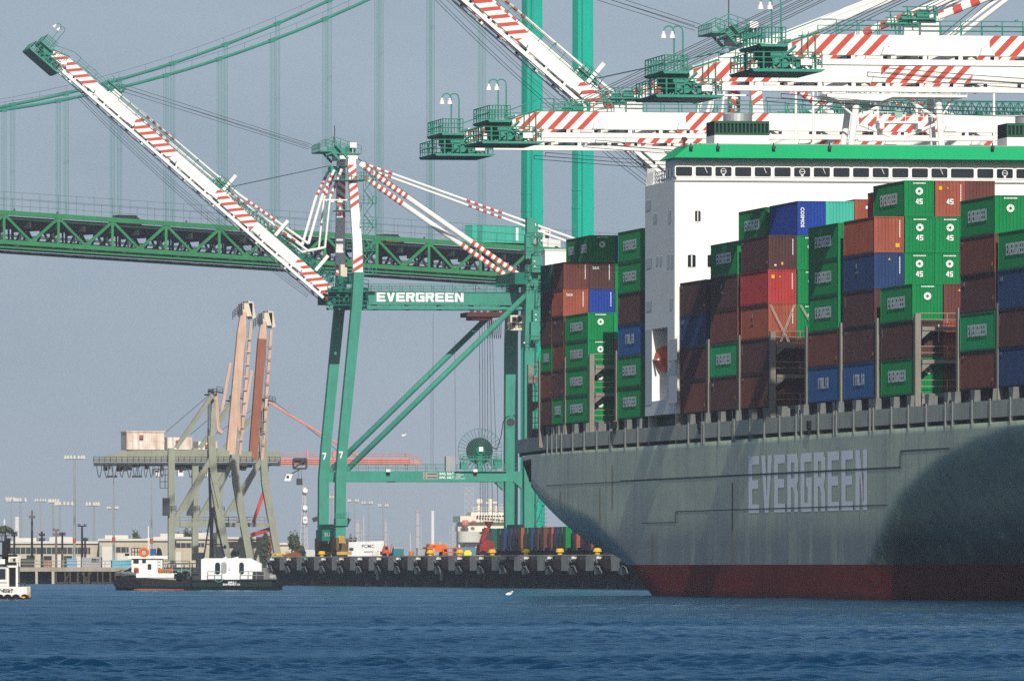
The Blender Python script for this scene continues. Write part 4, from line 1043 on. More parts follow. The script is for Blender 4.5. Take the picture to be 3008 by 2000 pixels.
    # brackets for the forestays, with sheaves
    for xi, hh in ((BLEN - 11.7, 1.25), (BLEN - 34.2, .75)):
        for y in (BY0, BY1):
            mb = MB(); mb.prism([bp(xi - .75, 0, y - .3), bp(xi - .75, hh, y - .3), bp(xi + .75, hh, y - .3), bp(xi + .75, 0, y - .3)], (0, .6, 0)); br = mb.build("stay_bracket", WHITE, root)
            mb = MB(); rr = random.Random(int(xi)); 
            for k in range(10):
                a = rr.uniform(-.8, 2.2); b = hh + rr.uniform(-.2, .9); mb.tube(bp(xi + a, b - .9, y - .2), bp(xi + a + .15, b + .5, y - .2), .06, 4)
            mb.disc(bp(xi + .6, hh + .35, y), (0, 1, 0), .5, .5, 14); mb.prism([bp(xi - .4, hh, y - .8), bp(xi + 2.4, hh, y - .8), bp(xi + 2.4, hh + .12, y - .8), bp(xi - .4, hh + .12, y - .8)], (0, 1.6, 0))
            for lv in (.5, 1.0): mb.tube(bp(xi - .4, hh + lv, y - .8), bp(xi + 2.4, hh + lv, y - .8), .045, 4)
            mb.build("sheave_platform", GREEN, br)
    # tip platforms
    mb = MB()
    T = BLEN
    for y0, y1, xa, xb, eta in ((BY0 - 1.6, BY1 + 1.6, T - 2.6, T + 2.9, -3.05), (BY0 - 1.2, BY1 + 1.2, T + .25, T + 2.2, -1.05)):
        mb.prism([bp(xa, eta, y0), bp(xb, eta, y0), bp(xb + .15, eta + .22, y0), bp(xa - .3, eta + .22, y0)], (0, y1 - y0, 0), 1)
        for yy in (y0, y1):
            n = 7
            for k in range(n + 1): f = xa + (xb - xa) * k / n; mb.tube(bp(f, eta + .3, yy), bp(f, eta + 1.55, yy), .05, 4)
            for lv in (.72, 1.13, 1.55): mb.tube(bp(xa, eta + lv, yy), bp(xb, eta + lv, yy), .045, 4)
        for k in range(8): f = y0 + (y1 - y0) * k / 7; mb.tube(bp(xb, eta + .3, f), bp(xb, eta + 1.55, f), .05, 4)
        for lv in (.9, 1.55): mb.tube(bp(xb, eta + lv, y0), bp(xb, eta + lv, y1), .045, 4)
    for y in (BY0 - .5, BY0 + 1.5, BY1 + .5):
        mb.tube(bp(T + 1.6, -3.0, y), bp(T - .7, -.9, y), .11, 6); mb.tube(bp(T - 2.3, -3.0, y), bp(T - 2.3, -1.7, y), .09, 6); mb.tube(bp(T + 1.9, -2.9, y), bp(T + 1.9, -1.0, y), .09, 6)
        mb.tube(bp(T - 2, -2.7, y), bp(T - .4, -1.7, y), .08, 5); mb.tube(bp(T - .8, -2.7, y), bp(T + .4, -1.4, y), .08, 5)
    for y in (BY0, BY1):
        mb.disc(bp(T + .35, -2.1, y), (0, 1, 0), .65, .5, 16, 1); mb.disc(bp(T - 1.2, -2.3, y), (0, 1, 0), .45, .5, 14, 1)
        mb.prism([bp(T, -1.05, y - .4), bp(T + 1.3, -1.1, y - .4), bp(T + 1.3, -1.75, y - .4), bp(T, -1.75, y - .4)], (0, .8, 0), 1)
    for a in (.4, 1.0, 1.5): mb.tube(bp(T - 2.6 + a, -2.7, BY0 - 1.1), bp(T - 2.6 + a, .2, BY0 - 1.1), .035, 4)
    # stairs up to the girder walkway
    mb.tube(bp(T + .2, .1, BY0 - .5), bp(T - 2.6, 1.2, BY0 - .5), .05, 5); mb.tube(bp(T + .2, -.7, BY0 - .5), bp(T - 2.6, .2, BY0 - .5), .09, 5); mb.tube(bp(T - 2.6, 1.2, BY0 - .5), bp(T - 4, 1.2, BY0 - .5), .05, 5)
    tp = mb.build("tip_platform", [GREEN, GREEN], root)
    for k, xo in enumerate((1.35, .6)):
        mb = MB(); y = BY0 - 1.0; b0 = bp(T + xo, -.8, y); h = 3.3
        mb.tube(b0, b0 + up * h, .07, 6)
        pr = b0 + up * h
        for q in range(5):
            a = math.pi * (q + 1) / 5; nx = b0 + up * (h + .45 * math.sin(a)) + e * (.45 * (1 - math.cos(a))); mb.tube(pr, nx, .06, 5); pr = nx
        lp = mb.build("lamp_post", GREEN, tp)
        mb = MB(); mb.tube(pr, pr - up * .25, .12, 8); mb.tube(pr - up * .25, pr - up * .6, .20, 10, r2=.26); mb.build("lamp", LAMP, lp)
    mb = MB(); mb.box(*[c for c in (bp(T - 1.3, 0, 0).x - .45, bp(T - 1.3, 0, 0).x + .45)], BY0 - 1.9, BY0 - 1.62, bp(T - 1.3, -2.55, 0).z, bp(T - 1.3, -2.55, 0).z + .5); mb.build("sign_box", LAMP, tp)
    # --- stays
    apex = Vector((ax, 0, az + .2))
    def banded(p, q, r, bands, parent=root, nm="forestay"):
        """tube with red bands between fractions (f0, f1, count)"""
        cuts = []
        for f0, f1, c in bands:
            for k in range(c): a = f0 + (f1 - f0) * k / c; cuts.append((a, a + (f1 - f0) / c * .5))
        mb = MB(); pos = 0.0
        p = Vector(p); q = Vector(q)
        for a, b in cuts + [(1.0, 1.0)]:
            if a > pos: mb.tube(p.lerp(q, pos), p.lerp(q, a), r, 10, 0)
            if b > a: mb.tube(p.lerp(q, a), p.lerp(q, b), r, 10, 1)
            pos = b
        return mb.build(nm, SW, parent, smooth=False)
    # fat back legs of the A-frame
    banded(L(1056, 482, 3) , L(1541, 820, 2), .43, [(.03, .30, 9), (.68, .99, 9)], nm="back_leg")
    banded(L(1072, 522, 13), L(1500, 820, 14), .43, [(.0, .27, 8), (.66, .99, 9)], nm="back_leg")
    banded(L(1060, 478, 4), L(1705, 708, 2), .20, [(.02, .16, 4), (.48, .66, 5)], nm="backstay"); banded(L(1072, 494, 13), L(1676, 713, 15), .20, [(.02, .14, 4), (.50, .68, 5)], nm="backstay")
    for y in (BY0, BY1):
        b1, b2 = bp(BLEN - 11.2, 1.0, y), bp(BLEN - 33.6, .6, y)
        if phi < .2:
            banded(b1, apex + Vector((0, y, 0)), .26, [(.05, .2, 5), (.8, .98, 6)]); banded(b2, apex + Vector((0, y, 0)), .22, [(.1, .3, 5), (.7, .95, 6)])
        else:
            # folded: links lie along the boom, then kick back up to the mast head
            yo = Vector((0, y - BY0, 0)); dy = y - BY0
            k1 = L(906, 716, BY0) + yo; k2 = L(905, 737, BY0) + yo
            banded(b1, bp(BLEN - 36, 1.35, y), .20, [(.25, .5, 5)]); banded(bp(BLEN - 36, 1.35, y), k1, .20, [(.12, .55, 6)])
            banded(b2, k2, .18, [(.0, .30, 4), (.6, .9, 3)])
            m1 = L(946, 577, BY0) + yo; m2 = L(970, 579, BY0) + yo
            banded(k1, m1, .24, []); banded(m1, L(982, 500, BY0) + yo, .22, [(.1, .9, 4)])
            t2 = L(955, 727, BY0) + yo; banded(k2, t2, .22, []); banded(t2, m2, .16, []); banded(m2, L(1004, 497, BY0) + yo, .22, [(.1, .9, 4)])
    if phi > .2:
        mb = MB(); mb.box(L(938, 578, BY0).x, L(1025, 578, BY0).x, BY0 - .2, BY0 + .2, L(0, 579).z, L(0, 575).z); mb.box(L(938, 578, BY0).x + 2, L(1025, 578, BY0).x, BY1 - .2, BY1 + .2, L(0, 579).z, L(0, 575).z); mb.build("stay_spreader", WHITE, root)
        for xi in (22.8, 12.2, 4.0):
            mb = MB(); mb.prism([bp(xi, .2, BY0 - .7), bp(xi + .5, .2, BY0 - .7), bp(xi + .5, 3.2, BY0 - .7), bp(xi, 3.2, BY0 - .7)], (0, .25, 0)); mb.build('stay_rest', WHITE, root); mb = MB(); mb.prism([bp(xi + 1.2, .2, BY1), bp(xi + 1.5, .2, BY1), bp(xi + 1.5, 2.4, BY1), bp(xi + 1.2, 2.4, BY1)], (0, .25, 0)); mb.build("stay_rest", WHITE, root)
    # hoist ropes from the boom to the mast head
    mb = MB()
    for y in (BY0 - .3, BY1):
        for dz in (0, .55): mb.tube(bp(BLEN - 11.2, 1.7 + dz, y), (ax - 5.6, ay + (y - ay) * .5, az + 2.4 + dz), .035, 4)
        mb.tube(bp(BLEN - 34, 1.1, y), (ax - 2.6, ay + (y - ay) * .5, az - .2), .04, 4)
    mb.tube((ax + 1, 5, az + 1), (L(1450, 0).x, 5, L(0, 730).z), .035, 4); mb.tube((ax + 1, 5.6, az + 1), (L(1440, 0).x, 6, L(0, 715).z), .035, 4)
    mb.build("hoist_rope", ROPE, root)
    for s in (-1, 1):
        mb = MB(); pts = [bp(2 + (BLEN - 10) * k / 14, -2.6 - 1.1 * math.sin(math.pi * k / 14), (BY0 if s < 0 else BY1)) for k in range(15)]; mb.path(pts, .03, 4); pts = [p - up * .35 for p in pts]; mb.path(pts, .03, 4); mb.tube(pts[0], pts[0] + up * .35, .03, 4); mb.tube(pts[-1], pts[-1] + up * .35, .03, 4)
        mb.build("trolley_rope", ROPE, root)
    # green lattice of the lower boom walkway (raised crane shows it against the sky)
    mb = MB(); rr = random.Random(9)
    for k in range(26):
        xi = 1 + .75 * k; y = BY1 - .6
        mb.tube(bp(xi, .1, y), bp(xi + .75, 1.6, y), .05, 4); mb.tube(bp(xi, 1.6, y), bp(xi + .75, .1, y), .05, 4); mb.tube(bp(xi, .1, y), bp(xi, 1.6, y), .05, 4)
    mb.tube(bp(1, 1.6, BY1 - .6), bp(20, 1.6, BY1 - .6), .06, 4)
    for k in range(7):
        xi = 1.2 + k * .9; mb.disc(bp(xi, 1.0 + .4 * (k % 2), BY0 + 2), (0, 1, 0), .45, .4, 12); mb.tube(bp(xi, 0, BY0 + 1.2), bp(xi + .4, 2.2, BY0 + 1.2), .08, 5)
    mb.build("boom_lattice", GREEN2, root)
    # --- machinery house, trolley, cab
    a = L(1600, 787, 4); b = L(1600, 735, 4); mb = MB(); y0, y1 = 3.6, 14
    xs = [a.x + .28 * k for k in range(72)]
    mb.box(a.x, a.x + 20, y0 + .1, y1, a.z - .8, b.z)
    mh = mb.build("machinery_house", WHITE, root)
    mb = MB()
    for k in range(60): mb.box(a.x + .33 * k, a.x + .33 * k + .16, y0 + .03, y0 + .1, a.z - .7, b.z - .25)
    mb.box(a.x - .1, a.x + 20.1, y0 - .1, y1, b.z, b.z + .15)
    mb.build("cladding", WHITE, mh)
    tx = L(1390, 0).x if full else 14.0
    mb = MB(); mb.box(tx, L(1495, 0).x, BY0 - .2, BY1 + .2, L(0, 921).z, L(0, 908).z); mb.box(tx + .8, tx + 4, BY0 + .4, BY1 - .4, L(0, 930).z, L(0, 921).z)
    for k in range(6): mb.disc((tx + .7 + k, BY0 - .1, L(0, 905).z - .15), (0, 1, 0), .3, .3, 10)
    tr = mb.build("trolley", mat("trolley_maroon", (.10, .03, .03), .6, .3), root)
    mb = MB()
    c0, c1 = L(1497, 968, 6), L(1536, 926, 6); mb.box(c0.x, c1.x, 5.2, 8, c0.z, c1.z, 0)
    for px, pz in ((.25, 1.25), (1.15, 1.25), (.25, .35), (1.15, .35)): mb.box(c0.x + px, c0.x + px + .62, 5.17, 5.2, c0.z + pz, c0.z + pz + .68, 1)
    mb.box(c0.x - .5, c1.x + .6, 4.8, 8, c0.z - .14, c0.z)
    mb.rail([(c0.x - .5, 4.8, c0.z), (c1.x + .6, 4.8, c0.z)], 1.0, .03, .6)
    mb.build("operator_cab", [CREAM, GLASS], tr)
    if full:
        mb = MB()
        for k in range(7):
            x = L(1453, 0).x + .33 * k; n = 8
            pts = [Vector((x + .28 * q / n, 7, L(0, 930).z - 2.9 * math.sin(math.pi * q / n))) for q in range(n + 1)]; mb.path(pts, .035, 4)
        mb.build("festoon_cable", BLACK, tr)
        mb = MB()
        for u, uu in ((1408, 1411), (1416, 1419), (1424, 1425), (1432, 1433), (1438, 1447), (1444, 1464)):
            a = L(u, 921, 8); b = L(uu, 1538, 8); mb.tube(a, b, .04, 4)
        mb.tube(L(1266, 1100, 8), L(1266, 1380, 8), .02, 4); mb.tube(L(1272, 921, 8), L(1272, 1380, 8), .025, 4); mb.tube(L(1336, 1000, 8), L(1338, 1380, 8), .025, 4)
        mb.build("hoist_rope", ROPE, tr)
        mb = MB(); c = L(1436, 1548, 8); mb.tube(c + Vector((0, 0, .9)), c, .75, 8, r2=.25); mb.tube(c, c - Vector((0, 0, .8)), .2, 8, r2=.7); mb.box(c.x - .8, c.x + .8, 4, 12, c.z - 1.0, c.z - .75); mb.build("spreader", mat("spreader_red", (.16, .04, .03), .6, .4), tr)
        # cable reel on the portal
        c = L(1410, 1324, -.4); rl = MB(); n = 34
        rl.disc(c + Vector((0, .5, 0)), (0, 1, 0), 2.05, .5, 28, 1)
        for k in range(n):
            a = 2 * math.pi * k / n; v = Vector((math.cos(a), 0, math.sin(a))); rl.beam(c + v * .4, c + v * 3.4, .07, .07, 0, up=(0, 1, 0)); w2 = Vector((math.cos(a + 2 * math.pi / n), 0, math.sin(a + 2 * math.pi / n)))
            rl.tube(c + v * 3.42, c + w2 * 3.42, .03, 4, 0)
        rl.disc(c, (0, 1, 0), .7, .8, 14, 0)
        rl.build("cable_reel", [GREEN2, STEEL], root)
        mb = MB(); z = L(0, 1383).z
        mb.box(c.x - 2.6, c.x + 2.6, -.9, 1.5, z + 1.9, z + 2.05); mb.rail([(c.x - 3.2, -1, z + 1.2), (c.x + 3.2, -1, z + 1.2)], 1.2, .045, .5); mb.box(c.x - .35, c.x + .35, -.6, .6, z, z + 3); mb.beam((c.x - 2.6, -.6, z + .3), (c.x - 1.0, -.6, z + 2), .2, .2); mb.beam((c.x + 2.6, -.6, z + .3), (c.x + 1.0, -.6, z + 2), .2, .2)
        mb.box(c.x + 2.2, c.x + 3.4, -.8, .6, z + .6, z + 1.9); mb.box(c.x - 3, c.x - 2.2, -.8, .6, z + .4, z + 1.5); mb.box(c.x - 4, c.x + 4, -1.1, 1.2, z + .02, z + .12)
        mb.build("reel_frame", GREEN, root)
        mb = MB(); mb.box(c.x - .3, c.x + .35, -1.25, -1.1, z + 3.1, z + 3.8); mb.build("control_box", LAMP, root)
        mb = MB(); a = L(1308, 1383); mb.box(a.x, a.x + 1.45, -.7, .6, z + .02, z + 2.35); mb.build("electric_cabinet", GREYP, root)
        mb = MB(); pts = [c + Vector((1.9, 0, .6))] + [L(u, v, -.4) for u, v in ((1460, 1320), (1472, 1280), (1478, 1240), (1486, 1226), (1497, 1222))]; mb.path(pts, .07, 5); mb.build("reel_hose", BLACK, root)
        mb = MB(); cc = L(1500, 1240, 2)
        for k in range(16):
            a = 2 * math.pi * k / 16; mb.beam(cc, cc + Vector((1.1 * math.cos(a), 0, 1.1 * math.sin(a))), .05, .05, 0, up=(0, 1, 0))
        mb.disc(cc, (0, 1, 0), .6, .3, 14); mb.build("hose_reel", STEEL, root)
        # plates and load lettering on the portal beam
        mb = MB()
        for v0, v1 in ((1387, 1396), (1397.5, 1407)):
            a = L(1241, v1, 0); b = L(1284, v0, 0); mb.box(a.x, b.x, -.66, -.622, a.z, b.z, 0); mb.box(a.x + .12, a.x + .42, -.68, -.661, a.z + .1, b.z - .1, 1); mb.box(a.x + .6, b.x - .1, -.68, -.661, (a.z + b.z) / 2 - .07, (a.z + b.z) / 2 + .08, 2)
        mb.build("maker_plate", [GREYP, mat("plate_red", (.4, .08, .06), .5), STEEL], root)
        mb = MB()
        for v, t, n_ in ((1391.5, "SWL 50LT", "UNDER SPREADER"), (1402.5, "SWL 60LT", "UNDER CARGO BEAM")):
            a = L(1310, v, 0); write(mb, t, (a.x, -.63, a.z), (1, 0, 0), (0, 0, 1), .52, bold=.012); a = L(1346, v, 0); write(mb, n_.split()[0], (a.x - .1, -.63, a.z + .13), (1, 0, 0), (0, 0, 1), .25); write(mb, " ".join(n_.split()[1:]), (a.x + .15, -.63, a.z - .13), (1, 0, 0), (0, 0, 1), .25)
        mb.build("lettering", LETTER, root)
        mb = MB()
        for u in (1137, 1393): a = L(u, 1383); mb.box(a.x - .35, a.x + .3, -1.3, -.65, a.z - .15, a.z + .25, 0); mb.box(a.x - .28, a.x + .25, -1.25, -.7, a.z - .45, a.z - .15, 1)
        mb.build("flood_lamp", [LAMP, BLACK], root)
        # stair and lift tower beside the landward leg
        st = MB(); sx0, sx1 = L(1566, 0).x, L(1590, 0).x; rr = random.Random(2)
        for k in range(13):
            z0 = 2.0 + 3.05 * k
            st.box(sx0, sx1, -2.6, -1.0, z0, z0 + .1); st.rail([(sx0, -2.6, z0 + .1), (sx1, -2.6, z0 + .1)], 1.1, .045, .5); st.beam((sx0 + .1, -2.2, z0), (sx1 - .1, -2.2, z0 + 3.05), .5, .12)
        for x in (sx0, sx0 + .9, sx1): st.tube((x, -2.6, 1), (x, -2.6, 42), .08, 5)
        for k in range(60): st.box(sx0 + 1.0, sx0 + 1.7, -2.9, -2.6, 1.5 + .66 * k, 1.62 + .66 * k)
        for vv0, vv1, u0, u1 in ((640, 690, 1548, 1572), (752, 800, 1563, 1592), (690, 760, 1545, 1560), (945, 1000, 1560, 1585), (910, 945, 1566, 1588)):
            a = L(u0, vv1, -2.8); b = L(u1, vv0, -2.8); st.box(a.x, b.x, -2.8, -1.2, a.z, b.z)
        for u in (1552, 1578): a = L(u, 800, -1); st.tube(a, L(u, 655, -1), .14, 5)
        for k in range(22):
            a = L(rr.uniform(1532, 1586), rr.uniform(672, 840), -1.5); st.box(a.x, a.x + rr.uniform(.2, .7), -1.7, -1.2, a.z, a.z + rr.uniform(.2, 1.0))
        for v in (705, 748, 800, 840, 1008): a = L(1545, v, -2.8); st.rail([(a.x, -2.9, a.z), (L(1592, v, -2.8).x, -2.9, a.z)], 1.1, .045, .5)
        stt = st.build("stair_tower", GREEN, root)
        mb = MB()
        for u, v in ((1570, 768), (1571, 783), (1574, 925), (1574, 940), (1540, 1007)): a = L(u, v, -2.9); mb.ball(a, .16, 8)
        mb.build("lamp", LAMP, stt)
        mb = MB(); a = L(1510, 835, 0); b = L(1548, 770, 0); mb.box(a.x, b.x, -.9, 17, a.z, b.z - 1.6); mb.build("back_leg_seat", GREEN2, root)
    else:
        mb = MB(); a = L(1510, 835, 0); b = L(1548, 770, 0); mb.box(a.x, b.x, -.9, 17, a.z, b.z - 1.6); mb.build("back_leg_seat", GREEN2, root)
    return root
crane7 = crane("green crane numbered 7 with its striped white boom raised beside the bridge", R(40.5))
crane7.location = (CR_X, CR_Y, CR_Z); crane7.scale = (CR_S,) * 3
c6 = copy_tree(crane7, None, ("number", "lettering", "stair_tower", "cable_reel", "reel_frame", "electric_cabinet", "hose_reel", "reel_hose"))
c6.location = (212.6, 1090, CR_Z); c6.scale = (.98, .98, .98)
tag(c6, "green crane standing behind the white bridge house, its striped white boom raised")
low = crane("crane with lowered boom, its green tip platform furthest out over the stern stacks", 0.0, full=False)
RX = 149 + BLEN
low.location = (RX, 896.5, CR_Z)
for Y, X, lb in ((869.5, RX, "crane with lowered boom whose tip platform overlaps the lowest boom above the white house"),
                 (781, RX, "crane with lowered striped boom passing just over the radar mast"),
                 (739, RX, "crane with lowered striped boom highest in the upper right corner")):
    c = copy_tree(low, None, ("number", "lettering")); c.location = (X, Y, CR_Z); tag(c, lb)
# ================================================================== SUSPENSION BRIDGE
BC, BS = 0.85, 0.527            # its axis: right and away in the camera's ground plane
def cw(x, d, z): return Vector((d * ST + x * CT, d * CT - x * ST, z))
def bpt(s, w, z):
    """s along the bridge from the truss post at u=330, w across (0 near truss, 15.5 far truss)"""
    return cw(-65.4 + BC * s - BS * w, 1560 + BS * s + BC * w, z)
def ztop(s): return 59.4 - 0.0397 * s
def zcab(s): return 80.85 + 0.2318 * s + 0.00205 * (s * s) - 0.1
BW, PAN, TD = 15.5, 10.1, 4.75
def build_bridge():
    root = empty("suspension_bridge", tuple(bpt(91, 8, 0)), "long green suspension bridge with a truss deck crossing behind the cranes", "bridge")
    S0, S1 = -24, 20
    ss = [PAN * k for k in range(-14, 24)]
    for w, nm in ((0, 0), (BW, 1)):
        mb = MB()
        for a, b in zip(ss[:-1], ss[1:]):
            mb.beam(bpt(a, w, ztop(a)), bpt(b, w, ztop(b)), .55, .75); mb.beam(bpt(a, w, ztop(a) - TD), bpt(b, w, ztop(b) - TD), .55, .70); mb.beam(bpt(a, w, ztop(a) - TD - .85), bpt(b, w, ztop(b) - TD - .85), .5, .28)
            mid = (a + b) / 2
            mb.beam(bpt(a, w, ztop(a) - .3), bpt(mid, w, ztop(mid) - TD + .2), .4, .42); mb.beam(bpt(mid, w, ztop(mid) - TD + .2), bpt(b, w, ztop(b) - .3), .4, .42)
            mb.beam(bpt(a, w, ztop(a)), bpt(a, w, ztop(a) - TD), .42, .42, up=(1, 0, 0))
            c = bpt(mid, w, ztop(mid) - TD + .25); dv = (bpt(b, w, 0) - bpt(a, w, 0)).normalized()
            mb.prism([c - dv * 1.1 + Vector((0, 0, -.3)), c + dv * 1.1 + Vector((0, 0, -.3)), c + dv * .5 + Vector((0, 0, .5)), c - dv * .5 + Vector((0, 0, .5))], Vector((BS, -BC, 0)) * .12 * (1 if w == 0 else -1))
            c = bpt(a, w, ztop(a) - .35); mb.prism([c - dv * 1.0 + Vector((0, 0, .5)), c + dv * 1.0 + Vector((0, 0, .5)), c + dv * .4 + Vector((0, 0, -.6)), c - dv * .4 + Vector((0, 0, -.6))], Vector((BS, -BC, 0)) * .12)
        mb.build("truss", BGREEN, root)
        # main cable and hand ropes
        mb = MB(); cs = [ -140 + 5 * k for k in range(48)]; pts = [bpt(s, w, zcab(s)) for s in cs if s <= 92]; mb.path(pts, .26, 8); mb.build("main_cable", CABLE, root)
        mb = MB(); pts2 = [bpt(s, w, zcab(s) + 1.25) for s in cs if s <= 92]; mb.path(pts2, .025, 4)
        for s in cs: 
            if s <= 90: mb.tube(bpt(s, w, zcab(s)), bpt(s, w, zcab(s) + 1.25), .02, 4)
        mb.build("hand_rope", ROPE, root)
        for s in ss:
            if -35 < s < 86:
                mb = MB()
                for a in (-.42, -.14, .14, .42): mb.tube(bpt(s + a, w, ztop(s)), bpt(s + a, w, zcab(s)), .028, 4)
                mb.tube(bpt(s - .42, w, zcab(s) - .3), bpt(s + .42, w, zcab(s) - .3), .03, 4); mb.build("suspender_rope", CABLE, root)
        for s in ss:
            if -35 < s < 86:
                mb = MB(); q = (bpt(s + .55, w, zcab(s + .55)) - bpt(s - .55, w, zcab(s - .55))); mb.beam(bpt(s - .55, w, zcab(s - .55)), bpt(s + .55, w, zcab(s + .55)), .62, .62)
                mb.build("cable_band", CABLE, root)
        # safety screen posts and rails on the sidewalk edge
        mb = MB()
        for a, b in zip(ss[:-1], ss[1:]):
            for lv in (2.2, 3.4): mb.tube(bpt(a, w, ztop(a) + lv), bpt(b, w, ztop(b) + lv), .022, 4)
            for f in (0, .33, .66): s = a + (b - a) * f; mb.tube(bpt(s, w, ztop(s)), bpt(s, w, ztop(s) + 3.4), .022, 4)
        mb.build("safety_fence", ROPE, root)
    dk = MB(); n = len(ss)
    for a, b in zip(ss[:-1], ss[1:]):
        for w0, w1, dz, th in ((.4, BW - .4, -.75, .28),):
            dk.add([bpt(a, w0, ztop(a) + dz - th), bpt(a, w1, ztop(a) + dz - th), bpt(b, w1, ztop(b) + dz - th), bpt(b, w0, ztop(b) + dz - th), bpt(a, w0, ztop(a) + dz), bpt(a, w1, ztop(a) + dz), bpt(b, w1, ztop(b) + dz), bpt(b, w0, ztop(b) + dz)],
                   [(0, 1, 2, 3), (4, 7, 6, 5), (0, 4, 5, 1), (1, 5, 6, 2), (2, 6, 7, 3), (3, 7, 4, 0)])
        for w in (2, 4.6, 7.7, 10.8, 13.4): dk.beam(bpt(a, w, ztop(a) - 1.4), bpt(b, w, ztop(b) - 1.4), .3, .7)
        dk.beam(bpt(a, .45, ztop(a) - .62), bpt(b, .45, ztop(b) - .62), .2, .22)
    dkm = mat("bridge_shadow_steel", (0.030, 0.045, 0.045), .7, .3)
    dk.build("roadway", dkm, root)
    mb = MB()
    for k, s in enumerate(ss):
        for ds in (0, PAN / 2):
            q = s + ds
            if q > ss[-1]: continue
            mb.beam(bpt(q, .3, ztop(q) - 1.75), bpt(q, BW - .3, ztop(q) - 1.75), .35, .9)
            if ds == 0:
                mb.beam(bpt(q, .3, ztop(q) - TD), bpt(q, BW - .3, ztop(q) - TD), .35, .5)
                for a, b in ((.3, 2.8), (5.2, 2.8), (5.2, 7.75), (10.3, 7.75), (10.3, 12.7), (15.2, 12.7)):
                    mb.beam(bpt(q, a, ztop(q) - 2.1 if a in (5.2, 10.3) else ztop(q) - TD), bpt(q, b, ztop(q) - TD if a in (5.2, 10.3) else ztop(q) - 2.1), .3, .3)
            else:
                for w in (3.8, 7.7, 11.7): mb.beam(bpt(q, w, ztop(q) - 2), bpt(q + .1, w, ztop(q) - TD), .3, .3, up=(1, 0, 0))
        if k < n - 1:
            a, b = ss[k], ss[k + 1]
            mb.beam(bpt(a, .3, ztop(a) - TD), bpt(b, BW - .3, ztop(b) - TD), .35, .3); mb.beam(bpt(a, BW - .3, ztop(a) - TD), bpt(b, .3, ztop(b) - TD), .35, .3)
            for z, w in ((2.9, BW - .5), (3.4, BW - .5), (3.9, BW - .5), (3.1, 8), (4.1, 8)): mb.beam(bpt(a, w, ztop(a) - z), bpt(b, w, ztop(b) - z), .12, .14)
            mb.beam(bpt(a, 5.5, ztop(a) - TD - .55), bpt(b, 5.5, ztop(b) - TD - .55), .9, .35); mb.beam(bpt(a, 7.7, ztop(a) - TD - 1.05), bpt(b, 7.7, ztop(b) - TD - 1.05), .35, .22); mb.beam(bpt(a, 10.5, ztop(a) - TD - .4), bpt(b, 10.5, ztop(b) - TD - .4), .8, .3)
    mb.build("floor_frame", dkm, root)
    # tower legs: stepped cruciform shafts, tapering upward
    for w in (0, BW + .7):
        def ring(z, k):
            f = z / 116.0; a = (1.75 - .30 * f) * k[0]; b = (1.75 - .30 * f) * k[1]; c = bpt(91, w, z)
            e1 = Vector((CT * BC + ST * BS, BS * CT - BC * ST, 0)).normalized(); e2 = Vector((-e1.y, e1.x, 0))
            return [c - e1 * a - e2 * b, c + e1 * a - e2 * b, c + e1 * a + e2 * b, c - e1 * a + e2 * b]
        mb = MB()
        for k in ((1.0, .62), (.62, 1.0)):
            mb.rings([ring(z, k) for z in (0, 20, 38, 38.01, 58, 76, 76.01, 96, 112)])
        tl = mb.build("tower_leg", TGREEN, root)
        mb = MB()
        for z in (57, 63, 66):
            r0 = ring(z, (1.03, .66)); r1 = ring(z + .25, (1.03, .66)); mb.rings([r0, r1])
        mb.build("tower_band", TGREEN, tl)
    mb = MB(); mb.beam(bpt(91, 1, 53), bpt(91, BW, 53), 2, 4); mb.beam(bpt(91, 1, 106), bpt(91, BW, 106), 2, 5)
    mb.build("tower_strut", TGREEN, root)
    for s in (-18.0, -10.0, 5.0, 14.2, 34, 43, 52, 60): 
        mb = MB(); mb.box(*(lambda p: (p.x - .13, p.x + .13, p.y - .1, p.y + .1, p.z + .2, p.z + .75))(bpt(s, .5, ztop(s))))
        p = bpt(s, .5, ztop(s)); mb.tube(p + Vector((0, 0, -.2)), p + Vector((0, 0, .3)), .05, 4)
        mb.build("signal_box", STEEL, root)
    return root
bridge = build_bridge()

